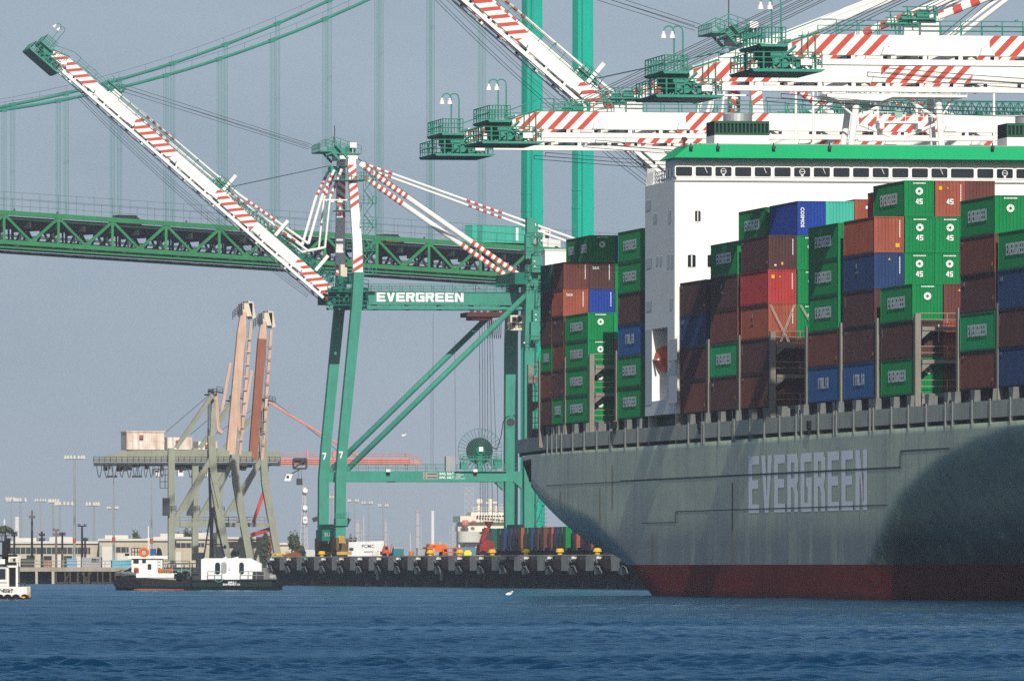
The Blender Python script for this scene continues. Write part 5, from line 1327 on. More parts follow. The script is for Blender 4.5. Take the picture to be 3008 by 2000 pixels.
def vehicle_frame(s, w):
    p = bpt(s, w, ztop(s) - .74); e1 = (bpt(s + 1, w, 0) - bpt(s, w, 0)).normalized(); e2 = Vector((-e1.y, e1.x, 0))
    return p, e1, e2
def on_road(mb_pts, p, e1, e2): return [p + e1 * a + e2 * b + Vector((0, 0, c)) for a, b, c in mb_pts]
def car(s, w, label, body, glass, kind="car", prof=None):
    p, e1, e2 = vehicle_frame(s, w); root = empty(kind, tuple(p), label, kind)
    hw = .95
    prof = prof or [(-2.5, .35), (-2.5, 1.05), (-2.35, 1.85), (1.0, 1.85), (1.75, 1.2), (2.6, 1.05), (2.7, .4)]
    mb = MB(); mb.rings([[p + e1 * a - e2 * hw + Vector((0, 0, z)) for a, z in prof], [p + e1 * a + e2 * hw + Vector((0, 0, z)) for a, z in prof]]); mb.build("body", body, root)
    mb = MB()
    for sd in (-1, 1):
        b = sd * (hw + .012)
        mb.poly([p + e1 * a + e2 * b + Vector((0, 0, z)) for a, z in ((-2.2, 1.15), (-2.12, 1.72), (-.6, 1.72), (-.6, 1.15))]); mb.poly([p + e1 * a + e2 * b + Vector((0, 0, z)) for a, z in ((-.5, 1.15), (-.5, 1.72), (.9, 1.72), (1.45, 1.15))])
    mb.build("window", glass, root)
    for a in (-1.65, 1.7):
        for sd in (-1, 1):
            mb = MB(); c = p + e1 * a + e2 * sd * hw * .9 + Vector((0, 0, .36)); mb.disc(c, e2, .36, .24, 14); mb.build("wheel", BLACK, root)
    mb = MB(); c = p - e1 * 2.5; mb.box(c.x - .05, c.x + .1, c.y - .8, c.y + .8, c.z + .85, c.z + 1.05); mb.build("tail_light", mat("tail_lamp_red", (.5, .03, .02), .3), root)
car(4.6, 3.0, "dark estate car driving along the bridge left of the raised boom", mat("car_dark_paint", (.012, .013, .018), .3, .1, spec=.5), GLASS)
car(55.5, 4.0, "red car on the bridge deck, mostly hidden by the truss", mat("car_red_paint", (.30, .03, .02), .3, .1, spec=.5), GLASS, prof=[(-2.2, .35), (-2.2, .9), (-1.2, 1.4), (.6, 1.4), (1.2, 1.0), (2.1, .85), (2.1, .4)])
def semi():
    s0 = 74.5; w = 3.0; p, e1, e2 = vehicle_frame(s0, w)
    tr = empty("semi_trailer_truck", tuple(p), "white lorry cab hauling a turquoise container along the bridge", "truck")
    H = lambda a, b, c: p + e1 * a + e2 * b + Vector((0, 0, c))
    mb = MB(); mb.rings([[H(9.3, -1.2, .8), H(9.3, 1.2, .8), H(9.3, 1.2, 3.9), H(9.3, -1.2, 3.9)], [H(11.2, -1.2, .8), H(11.2, 1.2, .8), H(11.2, 1.2, 3.6), H(11.2, -1.2, 3.6)]])
    mb.rings([[H(11.2, -1.15, .8), H(11.2, 1.15, .8), H(11.2, 1.15, 2.25), H(11.2, -1.15, 2.25)], [H(13.3, -1.05, .8), H(13.3, 1.05, .8), H(13.3, 1.05, 1.95), H(13.3, -1.05, 1.95)]]); mb.build("cab", LAMP, tr)
    mb = MB(); mb.poly([H(10.1, -1.22, 2.3), H(11.0, -1.22, 2.3), H(10.9, -1.22, 3.3), H(10.1, -1.22, 3.4)]); mb.poly([H(11.22, -1.05, 2.35), H(11.22, 1.05, 2.35), H(11.22, 1.0, 3.3), H(11.22, -1.0, 3.3)]); mb.build("window", GLASS, tr)
    mb = MB(); mb.tube(H(9.1, -1.1, 1), H(9.1, -1.1, 4.4), .1, 6); mb.build("exhaust_stack", STEEL, tr)
    mb = MB(); mb.beam(H(-4.4, -.5, 1.15), H(9.6, -.5, 1.15), .2, .35); mb.beam(H(-4.4, .5, 1.15), H(9.6, .5, 1.15), .2, .35); mb.build("trailer_frame", STEEL, tr)
    for a in (-3.4, -2.2, 8.2, 9.4, 12.4):
        for sd in (-1, 1): mb = MB(); mb.disc(H(a, sd * 1.05, .5), e2, .5, .35, 14); mb.build("wheel", BLACK, tr)
    o = bpy.data.objects.new("shipping_container", cmesh(12.19, 2.9)); COL.objects.link(o)
    o.location = H(-4.3, 1.22, 1.36); o.rotation_euler = (0, 0, math.atan2(e1.y, e1.x) - R(90)); 
    o.material_slots[0].link = 'OBJECT'; o.material_slots[0].material = CM['T']
    o.location = H(-4.3, 1.22, 1.36)
    tag(o, "turquoise container riding on the lorry trailer on the bridge", "shipping container")
    mb = MB(); mb.box(-.02, -.01, 8.6, 9.1, .4, 2.6)
    m = mb.build("marking", LETTER, None, org=(0, 0, 0)); m.location = (2.44 + .03, 0, 0); m.parent = o
semi()

# ================================================================== WHARF
QX, QZ = 203.0, 4.0
QY1 = onX(790, 1640, QX).y
def build_wharf():
    root = empty("wharf", (260, 1200, 0), "long concrete container wharf with rubber fenders and dark sheet piling, under the green cranes", "wharf")
    mb = MB(); mb.box(QX + 1.6, 520, 560, QY1, -2, QZ - .01); mb.build("deck", mat("wharf_deck", (.20, .19, .18), .9, .4, .3, .0), root)
    mb = MB(); n = int((QY1 - 840) / .9)
    for k in range(n):      # corrugated sheet piling
        y = 840 + .9 * k; mb.add([(QX + .55, y, -2), (QX + .55, y + .35, -2), (QX + .95, y + .45, -2), (QX + .95, y + .9, -2), (QX + .55, y, 2.3), (QX + .55, y + .35, 2.3), (QX + .95, y + .45, 2.3), (QX + .95, y + .9, 2.3)], [(0, 1, 5, 4), (1, 2, 6, 5), (2, 3, 7, 6)])
    for k in range(60): 
        x = QX + .55 + .9 * k; mb.box(x, x + .5, QY1 - .3, QY1 + .1, -2, 2.3)
    mb.build("sheet_piling", mat("pile_dark", (.085, .090, .090), .8, .6, .35, .6, dirt=(.025, .030, .032)), root)
    y0 = onX(1050, 1, QX).y; k0 = -int((y0 - 850) / 17.2); k1 = int((QY1 - y0) / 17.2)
    pc = mat("fender_panel_pale", (.50, .52, .45), .8, .4, .6, .5); pb = mat("fender_panel_blue", (.05, .17, .19), .7, .4, .6, .4); rub = mat("fender_rubber", (.012, .012, .013), .8, .5, .8)
    rr = random.Random(12)
    cap = MB(); cap.box(QX + .9, QX + 1.7, 840, QY1 + .3, 2.3, QZ); cap.box(QX + .5, QX + 1.7, 840, QY1 + .3, QZ, QZ + .18)
    for k in range(k0, k1 + 1):
        y = y0 + 17.2 * k
        cap.box(QX + .25, QX + .9, y + .8, min(y + 8.6, QY1), 2.2, QZ - .02)
    cap.build("quay_cap", CONC, root)
    for k in range(k0, k1 + 1):
        y = y0 + 17.2 * k
        mb = MB(); mb.box(QX - .1, QX + .6, y - .8, y + .75, 1.75, QZ - .1); mb.build("fender_panel", pb if k in (3, 9, 11, 12, 13) else pc, root)
        mb = MB(); mb.tube((QX + .1, y - 7.5, 3.05), (QX + .1, y - 1.2, 3.05), .62, 10); f = mb.build("fender", rub, root)
        mb = MB()
        for z0, z1 in ((QZ - .25, QZ - .7), (2.05, 2.75)):
            pts = [Vector((QX - .6, y - 1.3 - 6.0 * q / 10, z0 + (z1 - z0) * math.sin(math.pi * q / 10) * rr.uniform(.8, 1.2) + rr.uniform(-.12, .12))) for q in range(11)]; mb.path(pts, .06, 5)
        mb.build("chain", mat("chain_salted", (.24, .235, .21), .8, .5, 1.5), f)
    mb = MB()
    for u in (1108, 1295): p = onX(u, 1690, QX + .4); mb.box(p.x, p.x + .3, p.y - .5, p.y + .9, .9, 2.3)
    mb.build("ladder", pc, root)
build_wharf()
def bollards():
    lbs = {1264: "yellow bollard below the orange lifting gear on the wharf", 1351: "yellow bollard left of the yellow block on the wharf edge", 1446: "yellow bollard below the first parked containers", 1544: "yellow bollard left of the ship's stern"}
    first = None
    for u in (945, 1264, 1351, 1446, 1544, 1645, 1755):
        p = onX(u, 1630, QX + 1.3)
        if first is None:
            mb = MB(); mb.tube((p.x, p.y, QZ + .18), (p.x, p.y, QZ + .55), .3, 10); mb.tube((p.x, p.y, QZ + .5), (p.x, p.y, QZ + .95), .55, 12, r2=.42)
            o = mb.build("bollard", YELLOW, None); first = o; base = p
        else:
            o = first.copy(); COL.objects.link(o); o.location = (p.x, p.y, first.location.z)
        tag(o, lbs.get(u, {945: "yellow bollard at the foot of the crane numbered 7", 1645: "yellow bollard under the overhang of the ship's stern", 1755: "yellow bollard nearest the red boot topping of the ship"}.get(u, "")), "bollard", "yellow bollards along the wharf edge")
bollards()

# parked containers on chassis, ends towards the water
def yard():
    rr = random.Random(21); first = None
    cols = ['N', 'K', 'B', 'E', 'N', 'N', 'D', 'K', 'O', 'E', 'N', 'D', 'K', 'B', 'O', 'N', 'K', 'E', 'D', 'O', 'N', 'E', 'R', 'K']
    names = CNAME
    y = onX(1424, 1600, 228).y
    pd = MB()
    prev = None
    cnt = {}
    for k, c in enumerate(cols):
        yy = y - 4.0 * k; xo = 228 + rr.uniform(-.3, .3) - (.35 if c in 'BO' else 0)
        if k == 2: continue
        if first is None:
            ch = empty("trailer_chassis", (xo, yy, QZ), "x", "trailer"); ORG[ch.name] = (xo, yy, QZ)
            mb = MB(); mb.beam((xo, yy - .5, QZ + 1.15), (xo + 12.2, yy - .5, QZ + 1.15), .2, .3); mb.beam((xo, yy + .5, QZ + 1.15), (xo + 12.2, yy + .5, QZ + 1.15), .2, .3); mb.box(xo - .05, xo + .2, yy - 1.2, yy + 1.2, QZ + .95, QZ + 1.3); mb.build("frame", STEEL, ch)
            for dx in (1.3, 2.6):
                for s in (-1, 1): mb = MB(); mb.disc((xo + dx, yy + s * .95, QZ + .5), (0, 1, 0), .5, .5, 12); mb.build("wheel", BLACK, ch)
            for s in (-1, 1): mb = MB(); mb.box(xo + 9.2, xo + 9.4, yy + s * .7 - .1, yy + s * .7 + .1, QZ, QZ + 1); mb.build("landing_leg", GREYP, ch)
            first = ch
        else:
            ch = copy_tree(first); ch.location = (xo, yy, QZ)
        o = bpy.data.objects.new("shipping_container", cmesh(12.19, 2.9)); COL.objects.link(o)
        o.rotation_euler = (0, 0, R(-90)); o.location = (xo, yy + 1.22, QZ + 1.31)
        o.material_slots[0].link = 'OBJECT'; o.material_slots[0].material = CM[c]
        cnt[c] = cnt.get(c, 0) + 1
        nb = f"between the {names[cols[k-1]]} and the {names[cols[k+1]]} one" if 0 < k < len(cols) - 1 else ("at the left end" if k == 0 else "hidden furthest behind the stern")
        od = ["first", "second", "third", "fourth", "fifth", "sixth"][cnt[c] - 1]
        tag(o, f"{names[c]} container parked on the wharf, {od} {names[c]} one from the crane side" if k else "navy container parked on the wharf at the crane end of the row", "shipping container", "containers parked on chassis on the wharf")
        tag(ch, f"dark chassis trailer under the {od} {names[c]} parked container on the wharf", "trailer", "chassis under the parked containers")
        # door bars on the end towards the water
        if 'bars' not in LM:
            mb = MB()
            for q in (.35, .85, 1.35, 1.85, ): mb.tube((q + .1, -.05, .2), (q + .1, -.05, 2.75), .03, 4)
            mb.box(1.19, 1.25, -.04, -.01, .1, 2.8)
            b = mb.build("door_bars", STEEL, None, org=(0, 0, 0)); LM['bars'] = b.data
        else:
            b = bpy.data.objects.new("door_bars", LM['bars']); COL.objects.link(b)
        b.parent = o; b.location = (0, 0, 0)
    # one white label on the first brown container
yard()
def wharf_gear():
    P = lambda u, v, X=222.0: onX(u, v, X)
    # dark red reach stacker at the end of the row
    p = P(1426, 1638, 224); r = empty("reach_stacker", (p.x, p.y, QZ), "dark red reach stacker with a raised mast beside the parked containers", "reach stacker")
    mst = mat("stacker_red", (.22, .035, .03), .6, .4)
    y = p.y; x = p.x
    mb = MB(); mb.prism([(x - 1.1, y - 1.5, QZ + .6), (x + 1.0, y - 1.5, QZ + .6), (x + 1.0, y - 1.5, QZ + 2.3), (x - .2, y - 1.5, QZ + 2.6), (x - 1.0, y - 1.5, QZ + 1.8)], (0, 3, 0)); mb.build("body", mst, r)
    mb = MB(); mb.beam((x - .5, y - .5, QZ + 2.2), (x + .2, y - .5, QZ + 4.2), .5, .6); mb.beam((x - .5, y + .5, QZ + 2.2), (x + .2, y + .5, QZ + 4.2), .5, .6); mb.build("mast", mst, r)
    mb = MB(); mb.box(x + .1, x + .9, y - .8, y + .8, QZ + 2.5, QZ + 3.6); mb.build("cab", STEEL, r)
    for dx in (-.6, .6):
        for s in (-1, 1): mb = MB(); mb.disc((x + dx, y + s * 1.4, QZ + .5), (0, 1, 0), .5, .6, 14); mb.build("wheel", BLACK, r)
    # orange lifting frame
    p = P(1282, 1632, 214); r = empty("lifting_frame", (p.x, p.y, QZ), "orange lifting frame lying on trestles on the wharf", "lifting gear"); x, y = p.x, p.y
    mb = MB(); mb.box(x - 1.6, x + 1.3, y - 2, y + 2, QZ + 1.15, QZ + 1.45); mb.box(x - 1.2, x + 1.0, y - 1.6, y + 1.6, QZ + 1.45, QZ + 1.85); mb.beam((x - 1.5, y - 2.05, QZ + 1.45), (x - .2, y - 2.05, QZ + 1.8), .15, .15); mb.box(x - .5, x + .5, y - 2.1, y - 2.0, QZ + .8, QZ + 1.7)
    for q in range(6): mb.disc((x - 1.2 + .45 * q, y - 1.7, QZ + 1.5), (0, 1, 0), .2, .2, 10)
    mb.build("frame", ORANGE, r)
    for s in (-1, 1):
        mb = MB(); mb.prism([(x + s * 1.0 - .5, y - 1.5, QZ), (x + s * 1.0 + .5, y - 1.5, QZ), (x + s * 1.0 + .25, y - 1.5, QZ + 1.15), (x + s * 1.0 - .25, y - 1.5, QZ + 1.15)], (0, 3, 0)); mb.build("trestle", mat("trestle_rust", (.35, .09, .03), .8, .5), r)
    mb = MB(); mb.rail([(x + .6, y - 2.4, QZ), (x + 3.2, y - 2.4, QZ)], 1.3, .07, .6, levels=(1, .55)); tag(mb.build("safety_barrier", mat("barrier_orange", (.55, .16, .06), .7), None), "low orange safety barrier right of the orange lifting frame", "barrier")
    # orange-red tractor, blue-green cabinets, yellow pieces
    p = P(1138, 1640, 216); r = empty("forklift", (p.x, p.y, QZ), "small orange red wharf machine beside the teal generator cabinet", "forklift"); x, y = p.x, p.y; tm = mat("tractor_red", (.48, .09, .03), .6, .5, 1.5, .3)
    mb = MB(); mb.box(x - .9, x + .6, y - 1.1, y + 1.1, QZ + .4, QZ + .95); mb.prism([(x - .7, y - .8, QZ + .95), (x + .1, y - .8, QZ + .95), (x, y - .8, QZ + 1.75), (x - .45, y - .8, QZ + 1.75)], (0, 1.6, 0)); mb.beam((x + .3, y - .8, QZ + .9), (x + .55, y - .8, QZ + 2.0), .12, .12); mb.beam((x - .75, y - .8, QZ + .9), (x - .55, y - .8, QZ + 2.1), .1, .1); mb.build("body", tm, r)
    mb = MB(); mb.poly([(x - .5, y - .81, QZ + 1.2), (x - .05, y - .81, QZ + 1.2), (x - .1, y - .81, QZ + 1.6), (x - .42, y - .81, QZ + 1.6)]); mb.build("window", GLASS, r)
    for dx in (-.6, .35): mb = MB(); mb.disc((x + dx, y - 1.15, QZ + .36), (0, 1, 0), .36, .3, 12); mb.build("wheel", BLACK, r)
    p = P(1170, 1640, 216); x, y = p.x, p.y; r = empty("generator", (x, y, QZ), "teal generator cabinet with a grey top on the wharf", "generator")
    mb = MB(); mb.box(x - .8, x + .7, y - .7, y + .7, QZ, QZ + 1.3); mb.build("cabinet", mat("cab_teal", (.03, .16, .19), .6, .2), r); mb = MB(); mb.box(x - .75, x + .65, y - .6, y + .6, QZ + 1.3, QZ + 1.55); mb.tube((x + .3, y, QZ + 1.5), (x + .3, y, QZ + 2.2), .1, 6); mb.build("top_panel", GREYP, r)
    def small(u, nm, label, cat, f, m, X=214.0):
        p = P(u, 1640, X); mb = MB(); f(mb, p.x, p.y); tag(mb.build(nm, m, None), label, cat)
    small(1373, "equipment_case", "bright yellow equipment case near the wharf edge", "case", lambda mb, x, y: (mb.box(x - .5, x + .5, y - .4, y + .4, QZ, QZ + .75), mb.box(x - .35, x + .35, y - .3, y + .3, QZ + .75, QZ + .95)), mat("case_yellow", (.75, .60, .03), .5, .1))
    small(1406, "spreader_bar", "flat yellow spreader bar lying on the wharf edge", "bar", lambda mb, x, y: (mb.box(x - .7, x + .7, y - .3, y + .3, QZ + .1, QZ + .3), mb.box(x - .6, x - .4, y - .3, y + .3, QZ, QZ + .1), mb.box(x + .4, x + .6, y - .3, y + .3, QZ, QZ + .1)), YELLOW)
    small(1103, "cable_drum", "small brown cable drum standing on the wharf", "drum", lambda mb, x, y: (mb.disc((x, y - .3, QZ + .5), (0, 1, 0), .5, .08, 16), mb.disc((x, y + .3, QZ + .5), (0, 1, 0), .5, .08, 16), mb.disc((x, y, QZ + .5), (0, 1, 0), .3, .6, 14)), CREAM)
    small(1208, "barrel", "dull orange barrel between the teal generator and the lifting frame", "barrel", lambda mb, x, y: (mb.tube((x, y, QZ), (x, y, QZ + .9), .35, 12), mb.disc((x, y, QZ + .45), (0, 0, 1), .37, .06, 12)), mat("barrel_orange", (.45, .18, .05), .7, .3))
    small(1235, "storage_bin", "grey storage bin with a white lid on the wharf", "bin", lambda mb, x, y: (mb.box(x - .5, x + .45, y - .5, y + .5, QZ, QZ + 1.2), mb.box(x - .55, x + .5, y - .55, y + .55, QZ + 1.2, QZ + 1.35)), GREYP)
    small(860, "tarpaulin_pile", "rusty brown tarpaulin pile at the left end of the wharf", "tarpaulin", lambda mb, x, y: (mb.prism([(x - 1.4, y - 1, QZ + .18), (x + 1.4, y - 1, QZ + .18), (x + .9, y - 1, QZ + .75), (x + .2, y - 1, QZ + .9), (x - .8, y - 1, QZ + .6)], (0, 2, 0))), mat("tarp_rust", (.22, .07, .03), .9, .4), 205.5)
    small(818, "rail_cart", "low yellow cart on the wharf corner", "cart", lambda mb, x, y: (mb.box(x - 1.0, x + 1.0, y - .6, y + .6, QZ + .4, QZ + .7), mb.disc((x - .6, y - .5, QZ + .38), (0, 1, 0), .2, .2, 10), mb.disc((x + .6, y - .5, QZ + .38), (0, 1, 0), .2, .2, 10)), YELLOW, 205.5)
wharf_gear()
# ================================================================== FAR SHORE
GZ = 2.5
def ground():
    mb = MB(); mb.box(-2600, 196, 1530, 15800, -1.4, GZ); mb.box(196, 4000, QY1 + 140, 15800, -1.4, GZ)
    tag(mb.build("ground", mat("shore_ground", (.16, .15, .13), .95, .4, .05), None), kind="structure")
ground()
OLDG = mat("old_crane_grey_green", (.26, .28, .22), .7, .35, .35, .3, dirt=(.13, .12, .09))
PINK = mat("faded_pink_paint", (.56, .38, .29), .7, .35, .4, .4)
PINKD = mat("boom_salmon_paint", (.56, .24, .20), .7, .3, .4, .3)
RUSTB = mat("boom_rust_red", (.28, .105, .065), .7, .35, .4, .3)
HOUSEW = mat("rust_streaked_white", (.70, .66, .60), .7, .55, .5, .8, dirt=(.42, .22, .12))
OD = 1720.0
def old_crane(k, u_leg, u_back, apex, label, boom=None, bcol=None, lowered=False, house=None, hd=0.0):
    """older lattice-leg crane facing right; k shifts it in depth"""
    d = OD + hd
    root = empty("old_crane", tuple(onD(u_leg, 1645, d)), label, "crane", "grey green cranes with salmon booms on the far wharf")
    root.location.z = GZ; ORG[root.name] = (root.location.x, root.location.y, GZ)
    Q = lambda u, v, dd=0.0: onD(u, v, d + dd)
    W = 13.0
    gy0, gy1 = 1322, 1358
    for dd in (0, W):
        mb = MB(); mb.beam(Q(u_back, 1645, dd), Q(u_back, 1316, dd), 1.2, 1.15, up=(1, 0, 0)); mb.build("leg", OLDG, root)
        mb = MB(); mb.beam(Q(u_leg[0] if isinstance(u_leg, tuple) else u_leg + 34, 1645, dd), Q(u_leg - 6, 1420, dd), 1.5, 1.3, up=(1, 0, 0)); mb.beam(Q(u_leg - 6, 1421, dd), Q(u_leg - 14, 1280, dd), 1.6, 1.3, up=(1, 0, 0)); mb.build("leg", OLDG, root)
        mb = MB(); mb.beam(Q(u_back, 1541, dd), Q(u_leg + 20, 1541, dd), .9, .8); mb.beam(Q(u_back + 2, 1541, dd), Q(u_leg - 8, 1335, dd), .8, .8, up=(1, 0, 0)); mb.beam(Q(u_leg - 4, 1330, dd), Q(u_back + 40, 1500, dd), .7, .7, up=(1, 0, 0)); mb.build("brace", OLDG, root)
    mb = MB(); mb.beam(Q(u_back, 1541, 0), Q(u_back, 1541, W), .9, .8); mb.beam(Q(u_leg + 10, 1541, 0), Q(u_leg + 10, 1541, W), .9, .8); mb.rail([Q(u_back, 1535, 0), Q(u_leg + 20, 1535, 0)], 1.1, .06, 1.5)
    mb.box(*(lambda p: (p.x - 1, p.x + 1, p.y - 1, p.y - .4, p.z - .1, p.z + .9))(Q(u_back + 40, 1545, 0))); mb.build("cross_beam", OLDG, root)
    mb = MB(); mb.box(*(lambda p: (p.x - 1.4, p.x - .2, p.y - 1.4, p.y - .4, p.z - 1, p.z + 2.2))(Q(u_back - 4, 1498, 0))); mb.rail([Q(u_back - 14, 1503, -1), Q(u_back + 14, 1503, -1)], 1.0, .06, .8); mb.build("stair_landing", STEEL, root)
    # main girder with a raked back end
    xl, xr = u_back - 238 + 20, u_leg + 40
    if k == 0: xl = 275
    else: xl = u_back - 30
    mb = MB()
    for dd in (2.5, W - 2.5):
        A = Q(xl, 1355, dd)
        if k == 0: mb.prism([Q(275, 1356, dd), Q(xr, 1356, dd), Q(xr, 1322, dd), Q(372, 1322, dd), Q(310, 1341, dd), Q(275, 1350, dd)], (0, .7, 0))
        else: mb.prism([Q(xl, 1356, dd), Q(xr, 1356, dd), Q(xr, 1326, dd), Q(xl, 1326, dd)], (0, .7, 0))
    g = mb.build("girder", OLDG, root)
    mb = MB(); mb.beam(Q(xl, 1361, 1.5), Q(xr, 1361, 1.5), .4, .3); mb.beam(Q(xl, 1366, W - 2), Q(xr, 1366, W - 2), .4, .3); mb.rail([Q(xl, 1356, 1.2), Q(xr, 1356, 1.2)], .9, .05, 1.0)
    rr = random.Random(30 + k)
    for q in range(22):
        u = rr.uniform(xl, xr - 30); mb.box(*(lambda p: (p.x, p.x + rr.uniform(.3, 1.6), p.y, p.y + .6, p.z - rr.uniform(.2, 1.4), p.z))(Q(u, 1364, rr.uniform(1.2, 9))))
    mb.build("trolley_gear", STEEL, g)
    mb = MB()
    for q in range(5 if k == 0 else 3):
        u0 = xl + 8 + q * 22; n = 10; pts = [Q(u0 + 17 * i / n, 1362 + 40 * math.sin(math.pi * i / n) * rr.uniform(.96, 1.04), 1.0) for i in range(n + 1)]; mb.path(pts, .07, 4)
    if k == 0:
        for q in range(6): u0 = 390 + q * 16; pts = [Q(u0 + 12 * i / 8, 1364 + 38 * math.sin(math.pi * i / 8), 1.5) for i in range(9)]; mb.path(pts, .06, 4)
        for u0, u1 in ((318, 345), (390, 418)): a = Q(u0, 1402, 1); b = Q(u1, 1396, 1); mb.box(a.x, b.x, a.y, a.y + 1, a.z, b.z); mb.tube(Q((u0 + u1) / 2, 1402, 1.2), Q((u0 + u1) / 2, 1362, 1.2), .05, 4)
        mb.rail([Q(470, 1434, 1), Q(500, 1434, 1)], 3.5, .06, .8, levels=(1, .7, .35, .02))
    mb.build("festoon_cable", STEEL, g)
    mb = MB(); c0, c1 = Q(u_back - 50, 1398, 3), Q(u_back - 34, 1376, 3); mb.box(c0.x, c1.x, c0.y, c0.y + 2, c0.z, c1.z, 0); mb.box(c0.x + .2, c1.x - .1, c0.y - .03, c0.y - .001, c0.z + .7, c1.z - .3, 1); mb.build("operator_cab", [LAMP, GLASS], root)
    # apex mast and back stay
    au, av = apex
    mb = MB(); mb.beam(Q(au - 6, 1330, 2), Q(au - 1, av, 5.5), .9, .9, up=(1, 0, 0)); mb.beam(Q(au - 6, 1330, W - 2), Q(au - 1, av, 7.5), .9, .9, up=(1, 0, 0)); mb.build("mast", OLDG, root)
    mb = MB(); mb.beam(Q(au - 4, av + 8, 3), Q(u_back + 14, 1316, 3), .75, .75, up=(1, 0, 0)); mb.beam(Q(au - 4, av + 8, W - 3), Q(u_back + 14, 1316, W - 3), .75, .75, up=(1, 0, 0)); mb.build("back_leg", OLDG, root)
    mb = MB(); a = Q(au - 16, av + 10, 4); b = Q(au + 8, av - 1, 4); mb.box(a.x, b.x, a.y, a.y + 6, a.z, a.z + .25); mb.rail([(a.x, a.y, a.z), (b.x, a.y, a.z)], 1.1, .06, .6); mb.box(a.x + .5, b.x - .4, a.y + .2, a.y + 5, a.z + .5, b.z + .3); mb.beam(Q(au + 8, av, 5), Q(au + 26, av + 4, 5), .25, .3); mb.rail([Q(au + 8, av, 5), Q(au + 26, av + 4, 5)], .9, .05, .6); mb.build("head_platform", STEEL, root)
    mb = MB()
    for q in range(24): z = av + 20 + (1300 - av - 20) * q / 24; mb.box(*(lambda p: (p.x - .5, p.x + .3, p.y - .2, p.y + .2, p.z, p.z + .12))(Q(au - 12, z, 4)))
    mb.tube(Q(au - 15, av + 14, 4), Q(au - 17, 1310, 4), .06, 4); mb.tube(Q(au - 9, av + 14, 4), Q(au - 11, 1310, 4), .06, 4)
    mb.rail([Q(au - 18, 1275, 3), Q(au - 4, 1275, 3)], 1.2, .06, .4); mb.rail([Q(au - 18, 1308, 3), Q(au - 2, 1308, 3)], 1.2, .06, .4); mb.build("ladder", STEEL, root)
    mb = MB(); mb.tube(Q(au - 10, av + 6, 5), Q(u_back - 14 - (0 if k else 10), 1276, 5), .05, 4); mb.build("stay_rope", ROPE, root)
    if boom:
        (bu, bv), (tu, tv) = boom
        for dd in (3.5, W - 3.5):
            mb = MB(); B = Q(bu, bv, dd); T = Q(tu, tv, dd); n = 3
            ax = (T - B); f1 = .84
            m0 = [bcol, PINK]
            mb.beam(B, B + ax * f1, 1.6, 1.55, 0, up=(1, 0, 0)); mb.beam(B + ax * f1, B + ax * .965, 1.5, 1.5, 1, up=(1, 0, 0), w2=1.1, h2=.9)
            mb.beam(B + Vector((2.0, 0, 0)) * .9, B + ax * .9 + Vector((1.6, 0, 0)), .5, .5, 1, up=(1, 0, 0)); mb.beam(B - Vector((1.5, 0, -8)), B + ax * .62 - Vector((1.5, 0, 0)), .35, .5, 1, up=(1, 0, 0))
            for q in range(9): mb.beam(B + ax * (.1 + .085 * q) + Vector((.9, -.9, 0)), B + ax * (.1 + .085 * q) + Vector((1.9, -.9, .1)), .15, .15, 0)
            mb.build("boom", m0, root)
        mb = MB(); T = Q(tu, tv, 3); mb.box(T.x - .2, T.x + 1.6, T.y, T.y + 6, T.z - 1.8, T.z + .6, 0); mb.prism([(T.x + 1.6, T.y, T.z - 2.2), (T.x + 2.2, T.y, T.z - 2.0), (T.x + 1.8, T.y, T.z + .8), (T.x + .8, T.y, T.z + 1.0)], (0, 6, 0), 0)
        mb.build("boom_tip", [CREAM], root)
        mb = MB(); mb.rail([(T.x - 2.0, T.y, T.z - 2.4), (T.x, T.y, T.z - .6)], 1.5, .06, .5, levels=(1, .66, .33)); mb.box(T.x - .9, T.x - .2, T.y - .1, T.y + 1, T.z - 1.6, T.z - .7); mb.build("tip_platform", STEEL, root)
        mb = MB(); mb.tube(Q(tu + 8, tv + 20, 3), Q(bu + 32, bv - 60, 3), .03, 4); mb.build("hoist_rope", ROPE, root)
        mb = MB(); pu = au; pts = [Q(au + 6, av + 8, 5), Q(au + 12, 1262, 5), Q(bu + 6, 1270, 5)]
        mb.tube(pts[0], pts[1], .42, 8); mb.tube(pts[1], Q(au + 24, 1272, 5), .42, 8); mb.build("forestay", PINK, root)
    if lowered:
        for dd in (3, W - 3):
            mb = MB(); mb.prism([Q(818, 1366, dd), Q(1206, 1366, dd), Q(1206, 1345, dd), Q(818, 1345, dd)], (0, .8, 0)); 
            for vv in (1350, 1356, 1361): mb.beam(Q(818, vv, dd - .1), Q(1206, vv, dd - .1), .15, .12)
            mb.build("boom", PINKD, root)
        mb = MB(); mb.prism([Q(1206, 1366, 3), Q(1238, 1364, 3), Q(1238, 1360, 3), Q(1206, 1354, 3)], (0, 8, 0)); mb.disc(Q(1222, 1358, 3), (0, 1, 0), .6, .4, 10); mb.rail([Q(1190, 1344, 3), Q(1238, 1361, 3)], 1, .05, .7); mb.rail([Q(830, 1344, 3), Q(1190, 1344, 3)], .8, .05, 1.4)
        mb.beam(Q(903, 1344, 3), Q(903, 1318, 3), .3, .3); mb.beam(Q(980, 1344, 3), Q(982, 1325, 3), .5, .5); mb.build("boom_tip", PINKD, root)
        mb = MB(); mb.tube(Q(au + 6, av + 6, 4), Q(1056, 1342, 4), .28, 6); mb.tube(Q(au + 6, av + 6, 9), Q(1056, 1342, 9), .28, 6); mb.build("forestay", PINKD, root)
        mb = MB(); mb.tube(Q(au + 26, av + 6, 5), Q(1000, 1330, 5), .05, 4); mb.build("stay_rope", ROPE, root)
        mb = MB(); a = Q(862, 1376, 2); b = Q(900, 1346, 2)
